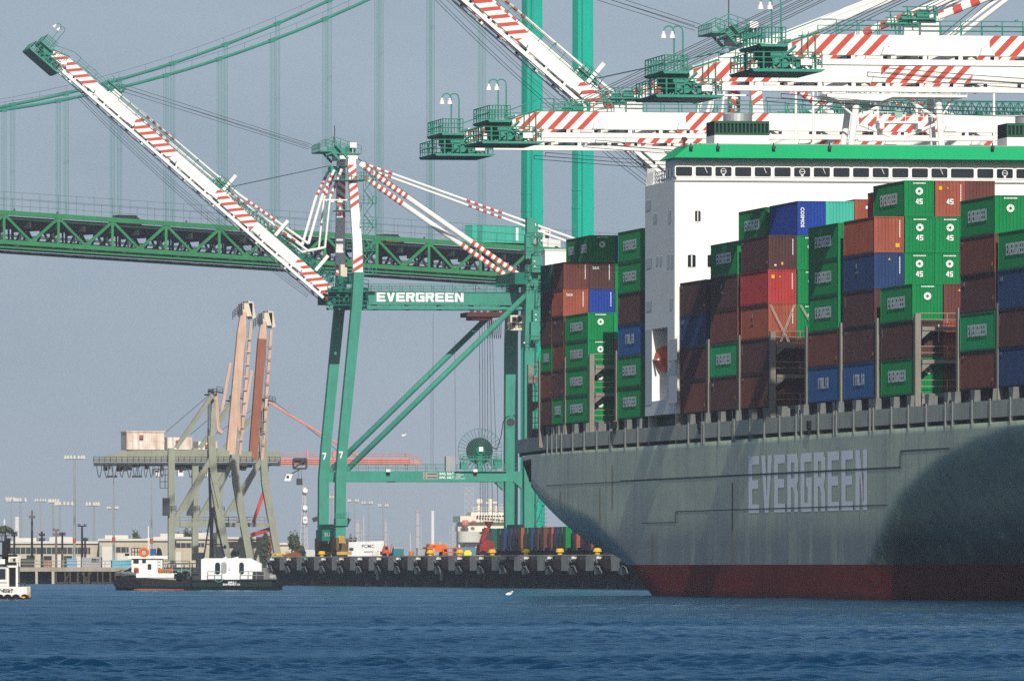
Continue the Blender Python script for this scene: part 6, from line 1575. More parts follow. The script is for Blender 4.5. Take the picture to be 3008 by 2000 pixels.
        for p, q in (((862, 1376), (900, 1376)), ((862, 1347), (900, 1347)), ((862, 1376), (862, 1347)), ((900, 1376), (900, 1347)), ((862, 1376), (900, 1347))): mb.beam(Q(*p, 2), Q(*q, 2), .35, .35)
        mb.tube(Q(885, 1376, 3), Q(846, 1396, 3), .1, 5); tr = mb.build("trolley", STEEL, root)
        mb = MB(); c0 = Q(834, 1412, 2); c1 = Q(860, 1392, 2); mb.prism([(c0.x, c0.y, c0.z), (c0.x + 1.3, c0.y, c0.z), (c1.x, c0.y, c1.z), (c0.x + .5, c0.y, c1.z)], (0, 2, 0), 0); mb.box(c0.x + .5, c0.x + 1.0, c0.y - .03, c0.y - .001, c0.z + .5, c1.z - .3, 1); mb.build("operator_cab", [LAMP, GLASS], tr)
        mb = MB(); mb.box(*(lambda p, q: (p.x, q.x, p.y, p.y + 1, p.z, q.z))(Q(873, 1424, 2), Q(889, 1405, 2))); mb.tube(Q(876, 1405, 2.5), Q(877, 1378, 2.5), .04, 4); mb.tube(Q(886, 1405, 2.5), Q(885, 1378, 2.5), .04, 4); mb.build("spreader", STEEL, tr)
        mb = MB()
        for pq in (((787, 1410), (744, 1535)), ((798, 1552), (736, 1572)), ((796, 1572), (788, 1645))): mb.beam(Q(*pq[0], 1), Q(*pq[1], 1), .6, .6, up=(1, 0, 0))
        mb.build("boarding_ramp", mat("ramp_red", (.50, .07, .05), .6, .2), root)
    if house:
        u0, v1, u1, v0 = house
        a = Q(u0, v1, 2); b = Q(u1, v0, 2)
        mb = MB(); mb.box(a.x, b.x, a.y, a.y + 8, a.z, b.z); mb.box(a.x, b.x + .1, a.y - .03, a.y - .001, (a.z + b.z) / 2 - .06, (a.z + b.z) / 2 + .04)
        if k == 0: mb.box(a.x - .1, b.x + .2, a.y - .2, a.y + 8.2, b.z + .002, b.z + .2)
        h = mb.build("machinery_house", HOUSEW, root)
        mb = MB(); mb.box(*(lambda p: (p.x, p.x + .7, p.y - .35, p.y - .04, p.z, p.z + .6))(Q(u0 + (u1 - u0) * .33, v0 + 18, 2))); mb.build("vent", mat("vent_rust", (.3, .1, .05), .7), h)
oc = [("grey green crane with pale pink boom raised and rusty white machinery house", 634, 503, (629, 1150), ((676, 1335), (716, 900)), PINK, (372, 1320, 485, 1269), 0),
      ("grey green crane with its rust red boom raised", 700, 573, (692, 1168), ((742, 1348), (775, 928)), RUSTB, (491, 1320, 566, 1284), 60)]
for k, (lb, ul, ub, ap, bm, bc, hs, hd) in enumerate(oc): old_crane(k, ul, ub, ap, lb, boom=bm, bcol=bc, house=hs, hd=hd)
old_crane(2, 784, 645, (783, 1176), "grey green crane with its salmon boom lowered behind the crane numbered 7", lowered=True, house=(583, 1320, 640, 1296), hd=120)

# ------------------------------------------------------------------ warehouses, pier, poles, masts, trees
WHB = mat("warehouse_beige", (.46, .42, .33), .8, .35, .15, .35)
WIN = mat("warehouse_window", (.035, .045, .05), .3, .5, 1.2)
def warehouse(u0, u1, vtop, d, label, bands, doors, depth=30, color=None, roof=True):
    a = onD(u0, vtop, d); b = onD(u1, vtop, d); r = empty("warehouse", (a.x, a.y, GZ), label, "warehouse", "buildings along the far shore")
    e = (Vector((b.x, b.y, 0)) - Vector((a.x, a.y, 0))); n = e.length; e.normalize(); f = Vector((-e.y, e.x, 0))
    H = lambda s, t, z: Vector((a.x, a.y, 0)) + e * s + f * t + Vector((0, 0, z))
    zt = a.z
    def bx(mb, s0, s1, t0, t1, z0, z1, m=0):
        mb.add([H(s0, t0, z0), H(s1, t0, z0), H(s1, t1, z0), H(s0, t1, z0), H(s0, t0, z1), H(s1, t0, z1), H(s1, t1, z1), H(s0, t1, z1)], [(0, 3, 2, 1), (4, 5, 6, 7), (0, 1, 5, 4), (1, 2, 6, 5), (2, 3, 7, 6), (3, 0, 4, 7)], m)
    mb = MB(); bx(mb, 0, n, 0, depth, GZ, zt); mbw = mb.build("wall", color or WHB, r)
    if roof:
        mb = MB(); bx(mb, -.3, n + .3, -.5, depth, zt + .003, zt + .45)
        k = int(n / 7)
        for q in range(k): bx(mb, q * 7 + 1, q * 7 + 5.5, 2, 8, zt + .45, zt + 1.1 + .2 * (q % 3))
        mb.build("roof", mat("roof_pale", (.55, .54, .50), .7, .3), r)
    px = lambda u: (u - u0) / (u1 - u0) * n
    for s0, s1, v0, v1 in bands:
        z0 = zat(v1, d); z1 = zat(v0, d); mb = MB(); bx(mb, px(s0), px(s1), -.06, -.003, z0, z1)
        w = mb.build("window", WIN, r); mb = MB(); m = int((px(s1) - px(s0)) / 1.0)
        for q in range(m + 1): bx(mb, px(s0) + q * 1.0 - .06, px(s0) + q * 1.0 + .06, -.12, -.062, z0, z1)
        mb.build("mullion", GREYP, w)
    for s0, s1, v0, c in doors:
        mb = MB(); bx(mb, px(s0), px(s1), -.08, -.003, GZ, zat(v0, d)); mb.build("door", c, r)
DKD = mat("dark_doorway", (.03, .035, .035), .8, .3); GRD = mat("grey_door", (.30, .32, .32), .7, .3); WHD = mat("pale_door", (.55, .54, .50), .7, .2)
warehouse(22, 300, 1596, 1840, "long beige warehouse with a dark strip of windows at the left edge", [(30, 265, 1607, 1626)], [(38, 60, 1632, WHD), (78, 102, 1630, DKD), (128, 152, 1632, DKD), (160, 182, 1630, WHD), (188, 212, 1632, DKD), (225, 262, 1634, WHD)])
warehouse(292, 500, 1588, 1835, "taller beige warehouse with a big pale door behind the tug", [(340, 378, 1606, 1622)], [(300, 330, 1605, WHD), (330, 338, 1600, GRD), (292, 299, 1600, GRD), (345, 378, 1627, WHD)])
warehouse(455, 766, 1583, 1860, "long beige warehouse behind the legs of the old cranes", [(463, 506, 1594, 1607), (516, 565, 1594, 1608), (575, 600, 1594, 1606), (680, 702, 1618, 1632)], [(517, 532, 1620, WHD), (575, 600, 1622, DKD), (620, 650, 1626, WHD)])
warehouse(820, 882, 1600, 1900, "small cream shed left of the crane numbered 7", [], [(838, 850, 1618, GRD)], depth=12, color=mat("shed_cream", (.55, .48, .36), .8, .2))
warehouse(855, 930, 1614, 1950, "low pale blue shed beside the lattice radio tower", [], [(880, 900, 1622, GRD)], depth=12, color=mat("shed_pale", (.50, .52, .50), .8, .2), roof=False)
warehouse(240, 296, 1636, 1640, "small grey site office on the timber pier", [(268, 290, 1640, 1650)], [(252, 262, 1640, GRD)], depth=6, color=GREYP, roof=False)
def shore_bits():
    d = 1620
    def bx(nm, u0, u1, v0, v1, m, label, cat, dep=2.0, top=None):
        a = onD(u0, v1, d); b = onD(u1, v0, d); mb = MB(); mb.box(a.x, b.x, a.y, a.y + dep, GZ, b.z)
        if top: mb.box(a.x - .1, b.x + .1, a.y - .1, a.y + dep + .1, b.z, b.z + .15)
        mb.rail([(a.x, a.y - .05, GZ), (b.x, a.y - .05, GZ)], max(.5, (b.z - GZ) * .8), .05, 1.2)
        tag(mb.build(nm, m, None), label, cat)
    bx("storage_tank", 197, 226, 1642, 1660, mat("tank_blue", (.20, .36, .50), .6, .3), "pale blue tank standing on the timber pier", "tank", top=1)
    bx("boat_canopy", 330, 385, 1647, 1651, mat("canopy_blue", (.12, .42, .58), .7, .2), "light blue canopy above the timber pier left of the tug", "canopy", top=1)
    bx("scrap_skip", 65, 100, 1640, 1664, mat("skip_dark", (.06, .065, .06), .8, .5), "dark skip full of gear on the left end of the pier", "skip")
    bx("site_container", 128, 152, 1645, 1662, mat("site_rust", (.30, .17, .10), .8, .4), "rusty container beside the utility poles on the pier", "container")
shore_bits()
def pier():
    d = 1508.0; a = onD(-60, 1700, d); b = onD(575, 1700, d)
    r = empty("timber_pier", (a.x, a.y, 0), "old timber pier with dark piles along the left shore", "pier")
    e = Vector((b.x - a.x, b.y - a.y, 0)); n = e.length; e.normalize(); f = Vector((-e.y, e.x, 0))
    H = lambda s, t, z: Vector((a.x, a.y, 0)) + e * s + f * t + Vector((0, 0, z))
    def bx(mb, s0, s1, t0, t1, z0, z1, m=0):
        mb.add([H(s0, t0, z0), H(s1, t0, z0), H(s1, t1, z0), H(s0, t1, z0), H(s0, t0, z1), H(s1, t0, z1), H(s1, t1, z1), H(s0, t1, z1)], [(0, 3, 2, 1), (4, 5, 6, 7), (0, 1, 5, 4), (1, 2, 6, 5), (2, 3, 7, 6), (3, 0, 4, 7)], m)
    px = lambda u: (u + 60) / 635.0 * n
    timber = mat("old_timber", (.075, .065, .05), .9, .6, .5, .6)
    mb = MB(); bx(mb, 0, n, 0, 40, GZ - .55, GZ + .12); mb.build("deck", mat("pier_deck", (.32, .29, .23), .9, .5, .4, .3), r)
    mb = MB(); bx(mb, px(160), n, 3.0, 3.3, -.5, GZ - .56); bx(mb, 0, px(160), 6.0, 6.3, -.5, GZ - .56); mb.build("back_wall", timber, r)
    rr = random.Random(8)
    s = px(162)
    while s < n:
        mb = MB(); w = rr.uniform(.2, .4); bx(mb, s, s + w, .2, .2 + w, -1, GZ - .56); s += rr.uniform(.55, 1.5)
        if rr.random() < .25: mb.beam(H(s, .1, .1), H(s + rr.uniform(-2, 2), .1, GZ - .7), .25, .2)
        mb.build("pile", timber, r)
    for u0, u1 in ((104, 111), (152, 160), (-20, -12), (40, 47)):
        mb = MB(); bx(mb, px(u0), px(u1), -.1, .5, -1, GZ - .56); mb.build("concrete_pile", mat("pier_concrete", (.42, .40, .33), .9, .4, .5, .3), r)
    mb = MB(); bx(mb, 0, px(160), 4.5, 5.9, -1, .9); mb.build("rubble_bank", mat("rubble", (.20, .17, .13), .95, .7, 1.2), r)
    mb = MB(); mb.rail([H(px(60), .3, GZ + .12), H(n - 1, .3, GZ + .12)], 1.0, .05, 2.2); mb.build("guard_rail", mat("pier_rail", (.34, .33, .28), .8), r)
pier()
def masts():
    lm = mat("mast_grey", (.26, .28, .29), .6, .2); lamp = mat("mast_lamp", (.50, .49, .44), .4, .1)
    spec = [(60, 1470, 1950, [22, 30, 42, 46, 52, 60, 75], "light mast with seven lamps left of the tall utility pole"), (33, 1466, 2600, [18, 26, 33, 40], "faint light mast at the left edge of the skyline"), (119, 1471, 2700, [104, 110, 119, 127, 134], "faint far light mast between two nearer lamp masts"),
            (156, 1473, 1980, [144, 149, 156, 163, 171], "light mast with five lamps, centre of the left cluster"), (176, 1481, 1900, [163, 169, 176, 189, 200, 212], "light mast whose lamps spread widest to the right"), (276, 1482, 1960, [255, 264, 276, 283, 290], "light mast standing alone above the beige warehouses"),
            (333, 1493, 2500, [316, 323, 340, 346], "faint light mast behind the tall bare pole"), (219, 1345, 1900, [192, 200, 209, 219, 231, 240, 247], "tallest light mast with a wide row of lamps left of the old cranes"),
            (1042, 1472, 2700, [1023, 1029, 1045, 1052], "faint light mast just right of the crane leg"), (1083, 1478, 2800, [1065, 1072, 1086, 1093], "faint light mast, middle of three under the portal"), (1125, 1486, 2900, [1112, 1118, 1133, 1139], "faint light mast, rightmost of three under the portal"),
            (973, 1462, 2700, [962, 970, 978, 986], "faint light mast seen between the legs of the crane numbered 7")]
    for u, v, d, ls, lb in spec:
        p = onD(u, v, d); r = empty("light_mast", (p.x, p.y, GZ), lb, "light mast", "light masts on the far terminals")
        mb = MB(); mb.tube((p.x, p.y, GZ), p, .28 if d < 2100 else .22, 6, r2=.16); mb.tube(onD(min(ls), v + 2, d), onD(max(ls), v + 2, d), .10, 4); mb.build("pole", lm, r)
        for q in ls: mb = MB(); c = onD(q, v - 3, d); mb.tube(c - Vector((0, 0, .35)), c + Vector((0, 0, .35)), .34, 8, r2=.18); mb.build("lamp", lamp, r)
    for u, v, d, lb in ((334, 1388, 1700, "tall bare grey pole left of the machinery house"), (445, 1405, 1700, "tall bare grey pole beside the back leg of the old crane"), (218.5, 1400, 1705, "tall bare grey pole in front of the tallest light mast")):
        p = onD(u, v, d); mb = MB(); z1 = GZ + (p.z - GZ) * .3
        mb.tube((p.x, p.y, GZ), (p.x, p.y, p.z), .24, 6, r2=.06); mb.disc((p.x, p.y, z1), (0, 0, 1), .3, .8, 6, 1); mb.disc((p.x, p.y, GZ + .3), (0, 0, 1), .5, .6, 8)
        tag(mb.build("antenna_pole", [lm, mat("pole_red_band", (.4, .08, .06), .7)], None), lb, "pole", "tall bare poles on the far shore")
    wd = mat("pole_wood", (.16, .12, .10), .9, .4)
    for u, v, d, arms, lb in ((94, 1498, 1660, [1520], "tall dark utility pole nearest the left edge"), (123, 1560, 1650, [1572, 1586], "short utility pole just right of the tallest one"), (183, 1562, 1650, [1570], "short utility pole beside the blue tank"), (241, 1543, 1660, [1544.5], "utility pole with one wide crossarm on top"), (250, 1578, 1650, [1586], "small utility pole right of the wide crossarm one"), (165, 1555, 1720, [1558, 1572], "small utility pole with two crossarms behind the lamps"), (42, 1562, 1650, [1566, 1573], "utility pole behind the white workboat at the left edge")):
        p = onD(u, v, d); mb = MB(); mb.tube((p.x, p.y, GZ), p, .24, 6, r2=.15)
        for av in arms:
            w = 13 if u == 241 else 9; mb.beam(onD(u - w, av, d), onD(u + w, av, d), .2, .2)
            for q in (-.9, -.5, .5, .9): c = onD(u + w * q, av - 1.5, d); mb.tube(c, c + Vector((0, 0, .3)), .08, 4)
        tag(mb.build("utility_pole", wd, None), lb, "utility pole", "wooden utility poles on the left shore")
masts()
LEAF = mat("leaf_dull_green", (.075, .095, .050), .8, .5, .6, dirt=(.04, .055, .03)); BARK = mat("bark", (.07, .055, .04), .9, .4)
def tree(u, vtop, d, w, label, kind="round", seed=0):
    rr = random.Random(seed); top = onD(u, vtop, d); r = empty("cypress_tree" if kind == "tall" else ("palm_tree" if kind == "palm" else "tree"), (top.x, top.y, GZ), label, "tree", "trees along the far shore")
    h = top.z - GZ; mb = MB(); mb.tube((top.x, top.y, GZ), (top.x, top.y, GZ + h * (.9 if kind != "round" else .6)), .22 if kind != "palm" else .3, 6, r2=.1)
    if kind == "round":
        for q in range(4): a = 1.57 * q + .4; mb.tube((top.x, top.y, GZ + h * .45), (top.x + w * .3 * math.cos(a), top.y + w * .3 * math.sin(a), GZ + h * .75), .12, 5, r2=.05)
    mb.build("trunk", BARK, r); mb = MB()
    cl = [(rr.uniform(-.35, .35), rr.uniform(-.35, .35), rr.uniform(0, 1), rr.uniform(.22, .45)) for _ in range(9)]
    n = 900
    for q in range(n):
        if kind == "palm":
            a = rr.uniform(0, 6.28); t = rr.random(); rad = w * .5 * t; c = Vector((top.x + rad * math.cos(a), top.y + rad * math.sin(a), top.z - .1 - w * .25 * t * t + rr.uniform(-.3, .3))); s = rr.uniform(.15, .4)
        elif kind == "tall":
            t = rr.random(); rad = w * .5 * (math.sin(math.pi * min(.98, .12 + .86 * t)) ** .7) * math.sqrt(rr.random()); a = rr.uniform(0, 6.28); c = Vector((top.x + rad * math.cos(a), top.y + rad * math.sin(a), GZ + h * (.12 + .88 * t))); s = rr.uniform(.14, .36)
        else:
            g = rr.choice(cl); c = Vector((top.x + w * (g[0] + rr.gauss(0, g[3] * .33)), top.y + w * (g[1] + rr.gauss(0, g[3] * .33)), GZ + h * (.5 + .38 * g[2]) + rr.gauss(0, h * .07))); s = rr.uniform(.14, .36)
        e1 = Vector((rr.gauss(0, 1), rr.gauss(0, 1), rr.gauss(0, 1))).normalized(); e2 = e1.cross(Vector((rr.gauss(0, 1), rr.gauss(0, 1), rr.gauss(0, 1)))).normalized()
        mb.poly([c - e1 * s, c + e2 * s * .6, c + e1 * s, c - e2 * s * .6])
    mb.build("crown", LEAF, r)
tree(407, 1560, 2000, 2.2, "small dark tree top above the beige warehouse roof", "round", 1)
tree(527, 1554, 2000, 2.8, "round tree behind the back legs of the first old crane", "round", 2)
tree(552, 1556, 2000, 2.6, "round tree between two back legs of the old cranes", "round", 3)
tree(598, 1558, 2000, 3.2, "low wide tree behind the middle old crane legs", "round", 4)
tree(780, 1566, 1780, 2.3, "tall dark cypress beside the right leg of the old cranes", "tall", 5)
tree(866, 1563, 1850, 2.2, "bushy tree left of the lattice radio tower", "round", 6)
tree(14, 1548, 1800, 3.4, "palm tree at the left edge behind the workboat", "palm", 7)
tree(885, 1592, 1900, 2.0, "low bush like tree at the foot of the radio tower", "round", 8)
tree(1040, 1568, 2600, 2.6, "small tree seen above the white hull under the portal", "round", 9)
def radio_tower():
    d = 2100; p = onD(894, 1428, d); r = empty("radio_tower", (p.x, p.y, GZ), "slim pale lattice radio tower with white dishes left of the crane numbered 7", "radio tower")
    mb = MB(); h = p.z - GZ; m = mat("tower_pale", (.50, .50, .50), .6, .2); n = 14
    def c(i, k): w = 1.15 - .85 * i / n; a = 2.094 * k + .5; return Vector((p.x + w * math.cos(a), p.y + w * math.sin(a), GZ + h * i / n))
    for i in range(n):
        for k in range(3): mb.tube(c(i, k), c(i + 1, k), .09, 4); mb.tube(c(i, k), c(i + 1, (k + 1) % 3), .06, 4); mb.tube(c(i, k), c(i, (k + 1) % 3), .06, 4)
    mb.build("lattice", m, r)
    for v in (1440, 1491, 1523, 1530): mb = MB(); q = onD(894, v, d); mb.disc(q + Vector((0, -1, 0)), (.2, -1, 0), .55, .3, 12); mb.build("dish", LAMP, r)
radio_tower()
# ------------------------------------------------------------------ refinery in the haze
def refinery():
    m = mat("far_concrete", (.42, .42, .42), .8, .2); w = mat("far_white", (.70, .70, .68), .7, .1); rd = mat("far_red_band", (.45, .18, .14), .7)
    for u, v, r0, d, mm, lb in ((1271, 1500, 10, 7000, w, "tall white chimney standing alone in the haze"), (1227, 1500, 13, 11000, m, "grey chimney with pipes left of the white one"), (1068, 1512, 5, 9000, m, "thin grey chimney between lamp masts in the haze"), (1050, 1528, 15, 11500, m, "thick pale stack beyond the crane leg in the haze"), (1133, 1527, 9, 11500, m, "faint stack with a reddish top under the portal"),
                              (50, 1518, 14, 9000, w, "cream chimney above the warehouse at far left"), (13, 1524, 6, 9000, w, "thin white chimney at the left edge of the skyline"), (116, 1560, 12, 9000, m, "short pale stack behind the utility poles"), (1205, 1565, 6, 8000, m, "low thin stack left of the pipe rack in the haze")):
        p = onD(u, v, d); s = d / F; mb = MB(); R0 = r0 * s * .5
        mb.tube((p.x, p.y, GZ), p, R0 * 1.15, 12, r2=R0); mb.disc(p + Vector((0, 0, -R0 * .6)), (0, 0, 1), R0 * 1.15, R0 * .5, 12, 1 if mm is m else 0)
        if mm is m:
            for q in (.35, .55, .75): mb.disc((p.x, p.y, GZ + (p.z - GZ) * q), (0, 0, 1), R0 * 1.5, R0 * .25, 12)
            mb.tube((p.x + R0 * 1.5, p.y, GZ), (p.x + R0 * 1.5, p.y, GZ + (p.z - GZ) * .8), R0 * .25, 5)
        tag(mb.build("chimney", [mm, rd], None), lb, "chimney", "refinery chimneys in the haze")
    d = 11000; s = d / F
    for u0, u1, v0, lb in ((1320, 1346, 1530, "hazy refinery column with pipe decks left of the white ship"), (1278, 1316, 1580, "hazy low pipe rack between the chimney and the white ship")):
        a = onD(u0, 1600, d); b = onD(u1, v0, d); mb = MB(); n = 9; wd = b.x - a.x; h = b.z - GZ; rr = random.Random(int(u0))
        for x in (a.x, a.x + wd * .5, b.x): mb.box(x - .3, x + .3, a.y, a.y + .6, GZ, b.z - (0 if x == a.x + wd * .5 else h * .15))
        for k in range(n): z = GZ + h * .85 * k / n; mb.box(a.x, b.x, a.y, a.y + 3, z, z + .5); mb.beam((a.x, a.y, z), (b.x, a.y, z + h / n), .3, .3)
        mb.tube((a.x + wd * .4, a.y + 2, GZ), (a.x + wd * .4, a.y + 2, b.z - h * .1), wd * .14, 10); mb.tube((a.x + wd * .75, a.y + 2, GZ), (a.x + wd * .75, a.y + 2, b.z - h * .35), wd * .1, 10)
        tag(mb.build("refinery_column", m, None), lb, "refinery tower")
    for u0, u1, v0, v1, lb in ((1365, 1390, 1432, 1545, "faint lattice towers behind the mast of the white ship"), (1465, 1492, 1480, 1530, "faint lattice gantry right of the white ship's mast")):
        d = 9500; mb = MB()
        for dd in (0, 12):
            for k in range(6):
                va, vb = v0 + (v1 - v0) * k / 6, v0 + (v1 - v0) * (k + 1) / 6
                for p, q in (((u0, va), (u0, vb)), ((u1, va), (u1, vb)), ((u0, va), (u1, vb)), ((u1, va), (u0, vb)), ((u0, va), (u1, va))): mb.beam(onD(*p, d + dd), onD(*q, d + dd), .5, .5, up=(1, 0, 0))
            mb.beam(onD(u0, v1, d + dd), onD(u0, 1655, d + dd), .7, .7, up=(1, 0, 0)); mb.beam(onD(u1, v1, d + dd), onD(u1, 1655, d + dd), .7, .7, up=(1, 0, 0))
        tag(mb.build("lattice_gantry", m, None), lb, "lattice tower")
refinery()
def far_ship():
    d = 2500; Q = lambda u, v, dd=0: onD(u, v, d + dd); r = empty("cargo_ship", tuple(Q(1430, 1660)), "cream white ship's bridge house behind the parked containers", "ship"); ORG[r.name] = tuple(r.location)
    cw_ = mat("far_ship_cream", (.66, .62, .52), .6, .15, .2, .2)
    def bx(mb, u0, u1, v0, v1, dep=14, off=0, m=0): a = Q(u0, v1, off); b = Q(u1, v0, off); mb.box(a.x, b.x, a.y, a.y + dep, a.z, b.z, m)
    mb = MB(); bx(mb, 1366, 1510, 1533, 1612); bx(mb, 1352, 1510, 1515, 1532.9, 12, -2); bx(mb, 1384, 1510, 1504, 1514.9, 8); h = mb.build("bridge_house", cw_, r)
    mb = MB(); rs = []
    a = Q(1345, 1592); b = Q(1420, 1560)
    pts = []
    for k in range(13):
        t = math.pi * k / 12; pts.append(((a.x + b.x) / 2 - (b.x - a.x) / 2 * math.cos(t), a.y - 3 * math.sin(t)))
    mb.rings([[(x, y, a.z) for x, y in pts], [(x, y, b.z) for x, y in pts]]); bx(mb, 1345, 1372, 1546, 1559.9, 4); bx(mb, 1420, 1510, 1560, 1592, 6, -1); mb.build("deck_front", mat("far_ship_grey", (.50, .49, .45), .6, .2), r)
    mb = MB()
    for u in (1347, 1372, 1396, 1424): bx(mb, u, u + 5, 1592.1, 1608, 1.5)
    mb.build("pillar", cw_, r)
    mb = MB(); bx(mb, 1346, 1405, 1607, 1650, 10, -3); mb.build("hull", mat("far_ship_blue", (.10, .19, .30), .6, .3), r)
    for k in range(11): mb = MB(); bx(mb, 1400 + 8.3 * k, 1405.5 + 8.3 * k, 1513, 1518, .2, -2.3); mb.build("window", GLASS, h)
    mb = MB(); mb.tube(Q(1407, 1504, 3), Q(1407, 1478, 3), .5, 8); mb.ball(Q(1408, 1474, 3), 1.0, 10); mb.tube(Q(1441, 1504, 3), Q(1441, 1465, 3), .6, 8); mb.beam(Q(1427, 1476, 3), Q(1460, 1475, 3), .25, .4); mb.beam(Q(1434, 1468, 3), Q(1448, 1468, 3), .3, .5); mb.tube(Q(1457, 1504, 3), Q(1457, 1485, 3), .3, 6)
    mb.rail([Q(1390, 1504, 1), Q(1505, 1504, 1)], 1.2, .08, 2); mb.build("mast", cw_, r)
    mb = MB(); c = Q(1367, 1537, -3); mb.ball(c, 1.1, 10); mb.ball(Q(1391, 1531, -3), .6, 8, sz=.6); mb.build("lifeboat", mat("far_lifeboat", (.50, .16, .13), .6), r)
far_ship()
def white_hull():
    d = 1900; Q = lambda u, v, dd=0: onD(u, v, d + dd); r = empty("moored_barge", tuple(Q(1070, 1650)), "white hull lettered PCMC moored behind the crane numbered 7", "barge"); ORG[r.name] = tuple(r.location)
    mb = MB(); mb.rings([[Q(1012, 1592), Q(1128, 1588), Q(1128, 1588, 12), Q(1012, 1592, 12)], [Q(1022, 1650), Q(1126, 1650), Q(1126, 1650, 12), Q(1022, 1650, 12)]]); h = mb.build("hull", mat("barge_white", (.66, .68, .68), .6, .25, .3, .25), r)
    mb = MB(); write(mb, "PCMC", Q(1081, 1604, -.05) + Vector((0, 0, 0)), (CT, -ST, 0), (0, 0, 1), .95, bold=.01); mb.build("lettering", STEEL, h)
    mb = MB(); mb.beam(Q(1070, 1620, -.05), Q(1112, 1619, -.05), .1, .12); mb.box(*(lambda p: (p.x, p.x + .8, p.y - .3, p.y + .2, p.z - .2, p.z + .2))(Q(1026, 1611, -.2))); mb.build("hull_fitting", STEEL, h)
    mb = MB(); mb.rail([Q(1012, 1592), Q(1128, 1588)], 1.0, .05, 1.5); mb.build("guard_rail", GREYP, r)
white_hull()

# ================================================================== WORKBOATS AND BIRDS
def boat_frame(u, v, d):
    p = onD(u, v, d); e = Vector((CT, -ST, 0)); f = Vector((ST, CT, 0)); s = d / F
    u0 = u
    def H(uu, vv, t=0.0): return Vector((p.x, p.y, 0)) + e * ((uu - u0) * s) + f * t + Vector((0, 0, zat(vv, d)))
    return H, e, f, s
TYRE = BLACK
def tyre(mb, c, f, r, th=.13):
    n = 14; rs = []
    e = Vector((f.y, -f.x, 0))
    for k in range(n):
        a = 2 * math.pi * k / n; v = e * math.cos(a) + Vector((0, 0, 1)) * math.sin(a)
        rs.append([c + v * (r - th) + (v * math.cos(b) - f * math.sin(b)) * th for b in [2 * math.pi * i / 8 for i in range(8)]])
    rs.append(rs[0]); mb.rings(rs, cap=False)
BWH = mat("boat_white", (.76, .75, .71), .45, .15, .8, .25, dirt=(.42, .33, .24)); BBL = mat("boat_black", (.016, .018, .020), .5, .4, .8, .2)
def hull_loft(mb, H, prof, half, m=0):
    """prof: (u, v_sheer, v_keel, width factor)"""
    rs = []
    for u, vs, vk, w in prof:
        b = half * w; rs.append([H(u, vk, half - b * .85), H(u, (vs + vk) / 2, half - b), H(u, vs, half - b), H(u, vs, half + b), H(u, (vs + vk) / 2, half + b), H(u, vk, half + b * .85)])
    mb.rings(rs, m)
